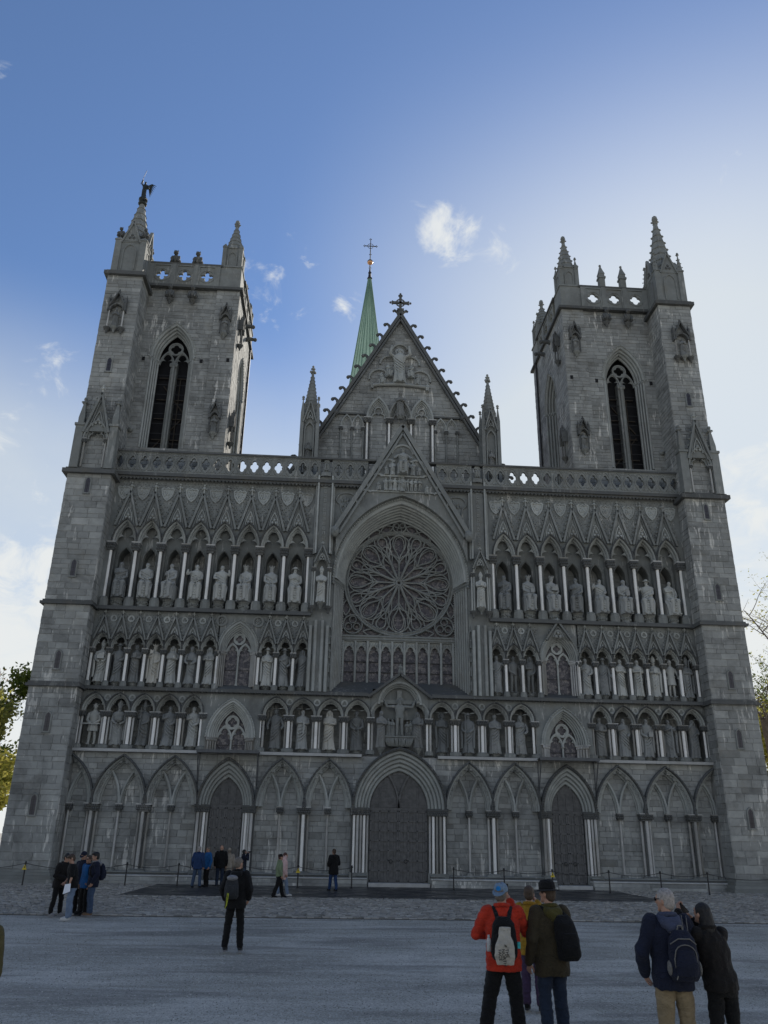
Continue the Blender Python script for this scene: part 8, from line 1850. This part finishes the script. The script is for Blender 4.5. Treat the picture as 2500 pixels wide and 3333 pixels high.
ob('bottle', MB().lathe([(0.028, 0), (0.03, 0.12), (0.014, 0.15), (0.014, 0.18)], (-0.185, -0.22, 1.02), 12, smooth=True), 'cl_white', bF1); ob('cloth_scrap', MB().box(0.16, 0.195, -0.26, -0.2, 1.06, 1.13), 'cl_teal', bF1)
ph = worn('phone', F1, 'dark phone held up by the man in the red jacket', 'phone'); ob('phone_case', MB().box(0.03, 0.11, 0.30, 0.31, 1.60, 1.75), 'phone_black', ph)
person('person in yellow jacket and purple trousers beyond the red jacket', -0.55, -31.4, 1.66, radians(-20), 'cl_yellow', 'cl_purple', 'cl_black', 'hair_brown', 'short', arms={'l': ((-0.25, 0.12, 1.22), (-0.06, 0.24, 1.40)), 'r': ((0.30, 0.06, 1.22), (0.10, 0.24, 1.52))}, loose=1.05, hem=0.78, curl=(1.3, 1.3), female=True, group=gF)
F3 = person('man in olive jacket, blue jeans and black brimmed hat', -0.80, -33.55, 1.80, radians(14), 'cl_olive', 'cl_jeandark', 'cl_greydark', 'hair_brown', 'short', head=(0.5, 0.03, 0), arms={'l': ((-0.27, -0.04, 1.14), (-0.27, 0.06, 0.88)), 'r': ((0.27, 0.0, 1.15), (0.22, 0.17, 0.98))}, feet=((-0.12, -0.02), (0.13, 0.04)), loose=1.10, hem=0.74, leg_loose=1.05, hat='brim', hatmat='cl_black', collarmat='cl_collar', hood=True, group=gF)
backpack(F3, 'plain black backpack slung low on the olive jacket', 'cl_black', 'cl_greydark', w=0.15, d=0.09, z0=0.92, z1=1.42, off_x=0.13, tilt=-0.10, strapmat='cl_black')
# couple at the right
gG = 'couple photographing at right'
G1 = person('white haired man in navy jacket and khaki trousers with backpack', 0.22, -34.9, 1.82, radians(-4), 'cl_navy', 'cl_khaki', 'cl_greydark', 'hair_white', 'short', head=(0.75, -0.05, 0), arms={'l': ((-0.33, -0.04, 1.15), (-0.27, 0.10, 0.92)), 'r': ((0.28, 0.03, 1.16), (0.16, 0.24, 1.05))}, loose=1.09, hem=0.80, leg_loose=1.12, feet=((-0.13, 0.0), (0.13, 0.02)), hood=True, collarmat='cl_hood', glasses=True, group=gG)
backpack(G1, 'navy backpack with grey piping and side pockets', 'cl_navy', 'cl_trim', w=0.155, d=0.095, z0=0.90, z1=1.38, off_x=0.06, piping=True)
G2 = person('woman in black hoodie and black trousers raising a phone', 0.74, -34.95, 1.68, radians(8), 'cl_blackwarm', 'cl_black', 'cl_black', 'hair_black', 'long', lean=(-0.10, 0.04), head=(0.35, 0.15, 0), arms={'l': ((-0.24, 0.16, 1.42), (-0.16, 0.26, 1.66)), 'r': ((0.20, 0.20, 1.36), (0.02, 0.27, 1.56))}, loose=1.06, hem=0.86, curl=(1.3, 1.3), palm={'l': (1, 0, 0), 'r': (-1, 0, 0)}, female=True, hat=None, group=gG)
ph = worn('phone', G2, 'black phone held up by the woman in the hoodie', 'phone'); ob('phone_case', MB().bar((-0.24, 0.335, 1.73), (-0.14, 0.335, 1.63), 0.08, 0.012), 'phone_black', ph)
person('person in mustard jacket cut off by the left edge', -7.55, -34.4, 1.55, radians(10), 'cl_mustard', 'cl_beige', 'cl_black', 'hair_brown', 'short', hat='cap', hatmat='cl_greydark')

bpy.data.scenes.remove(work)
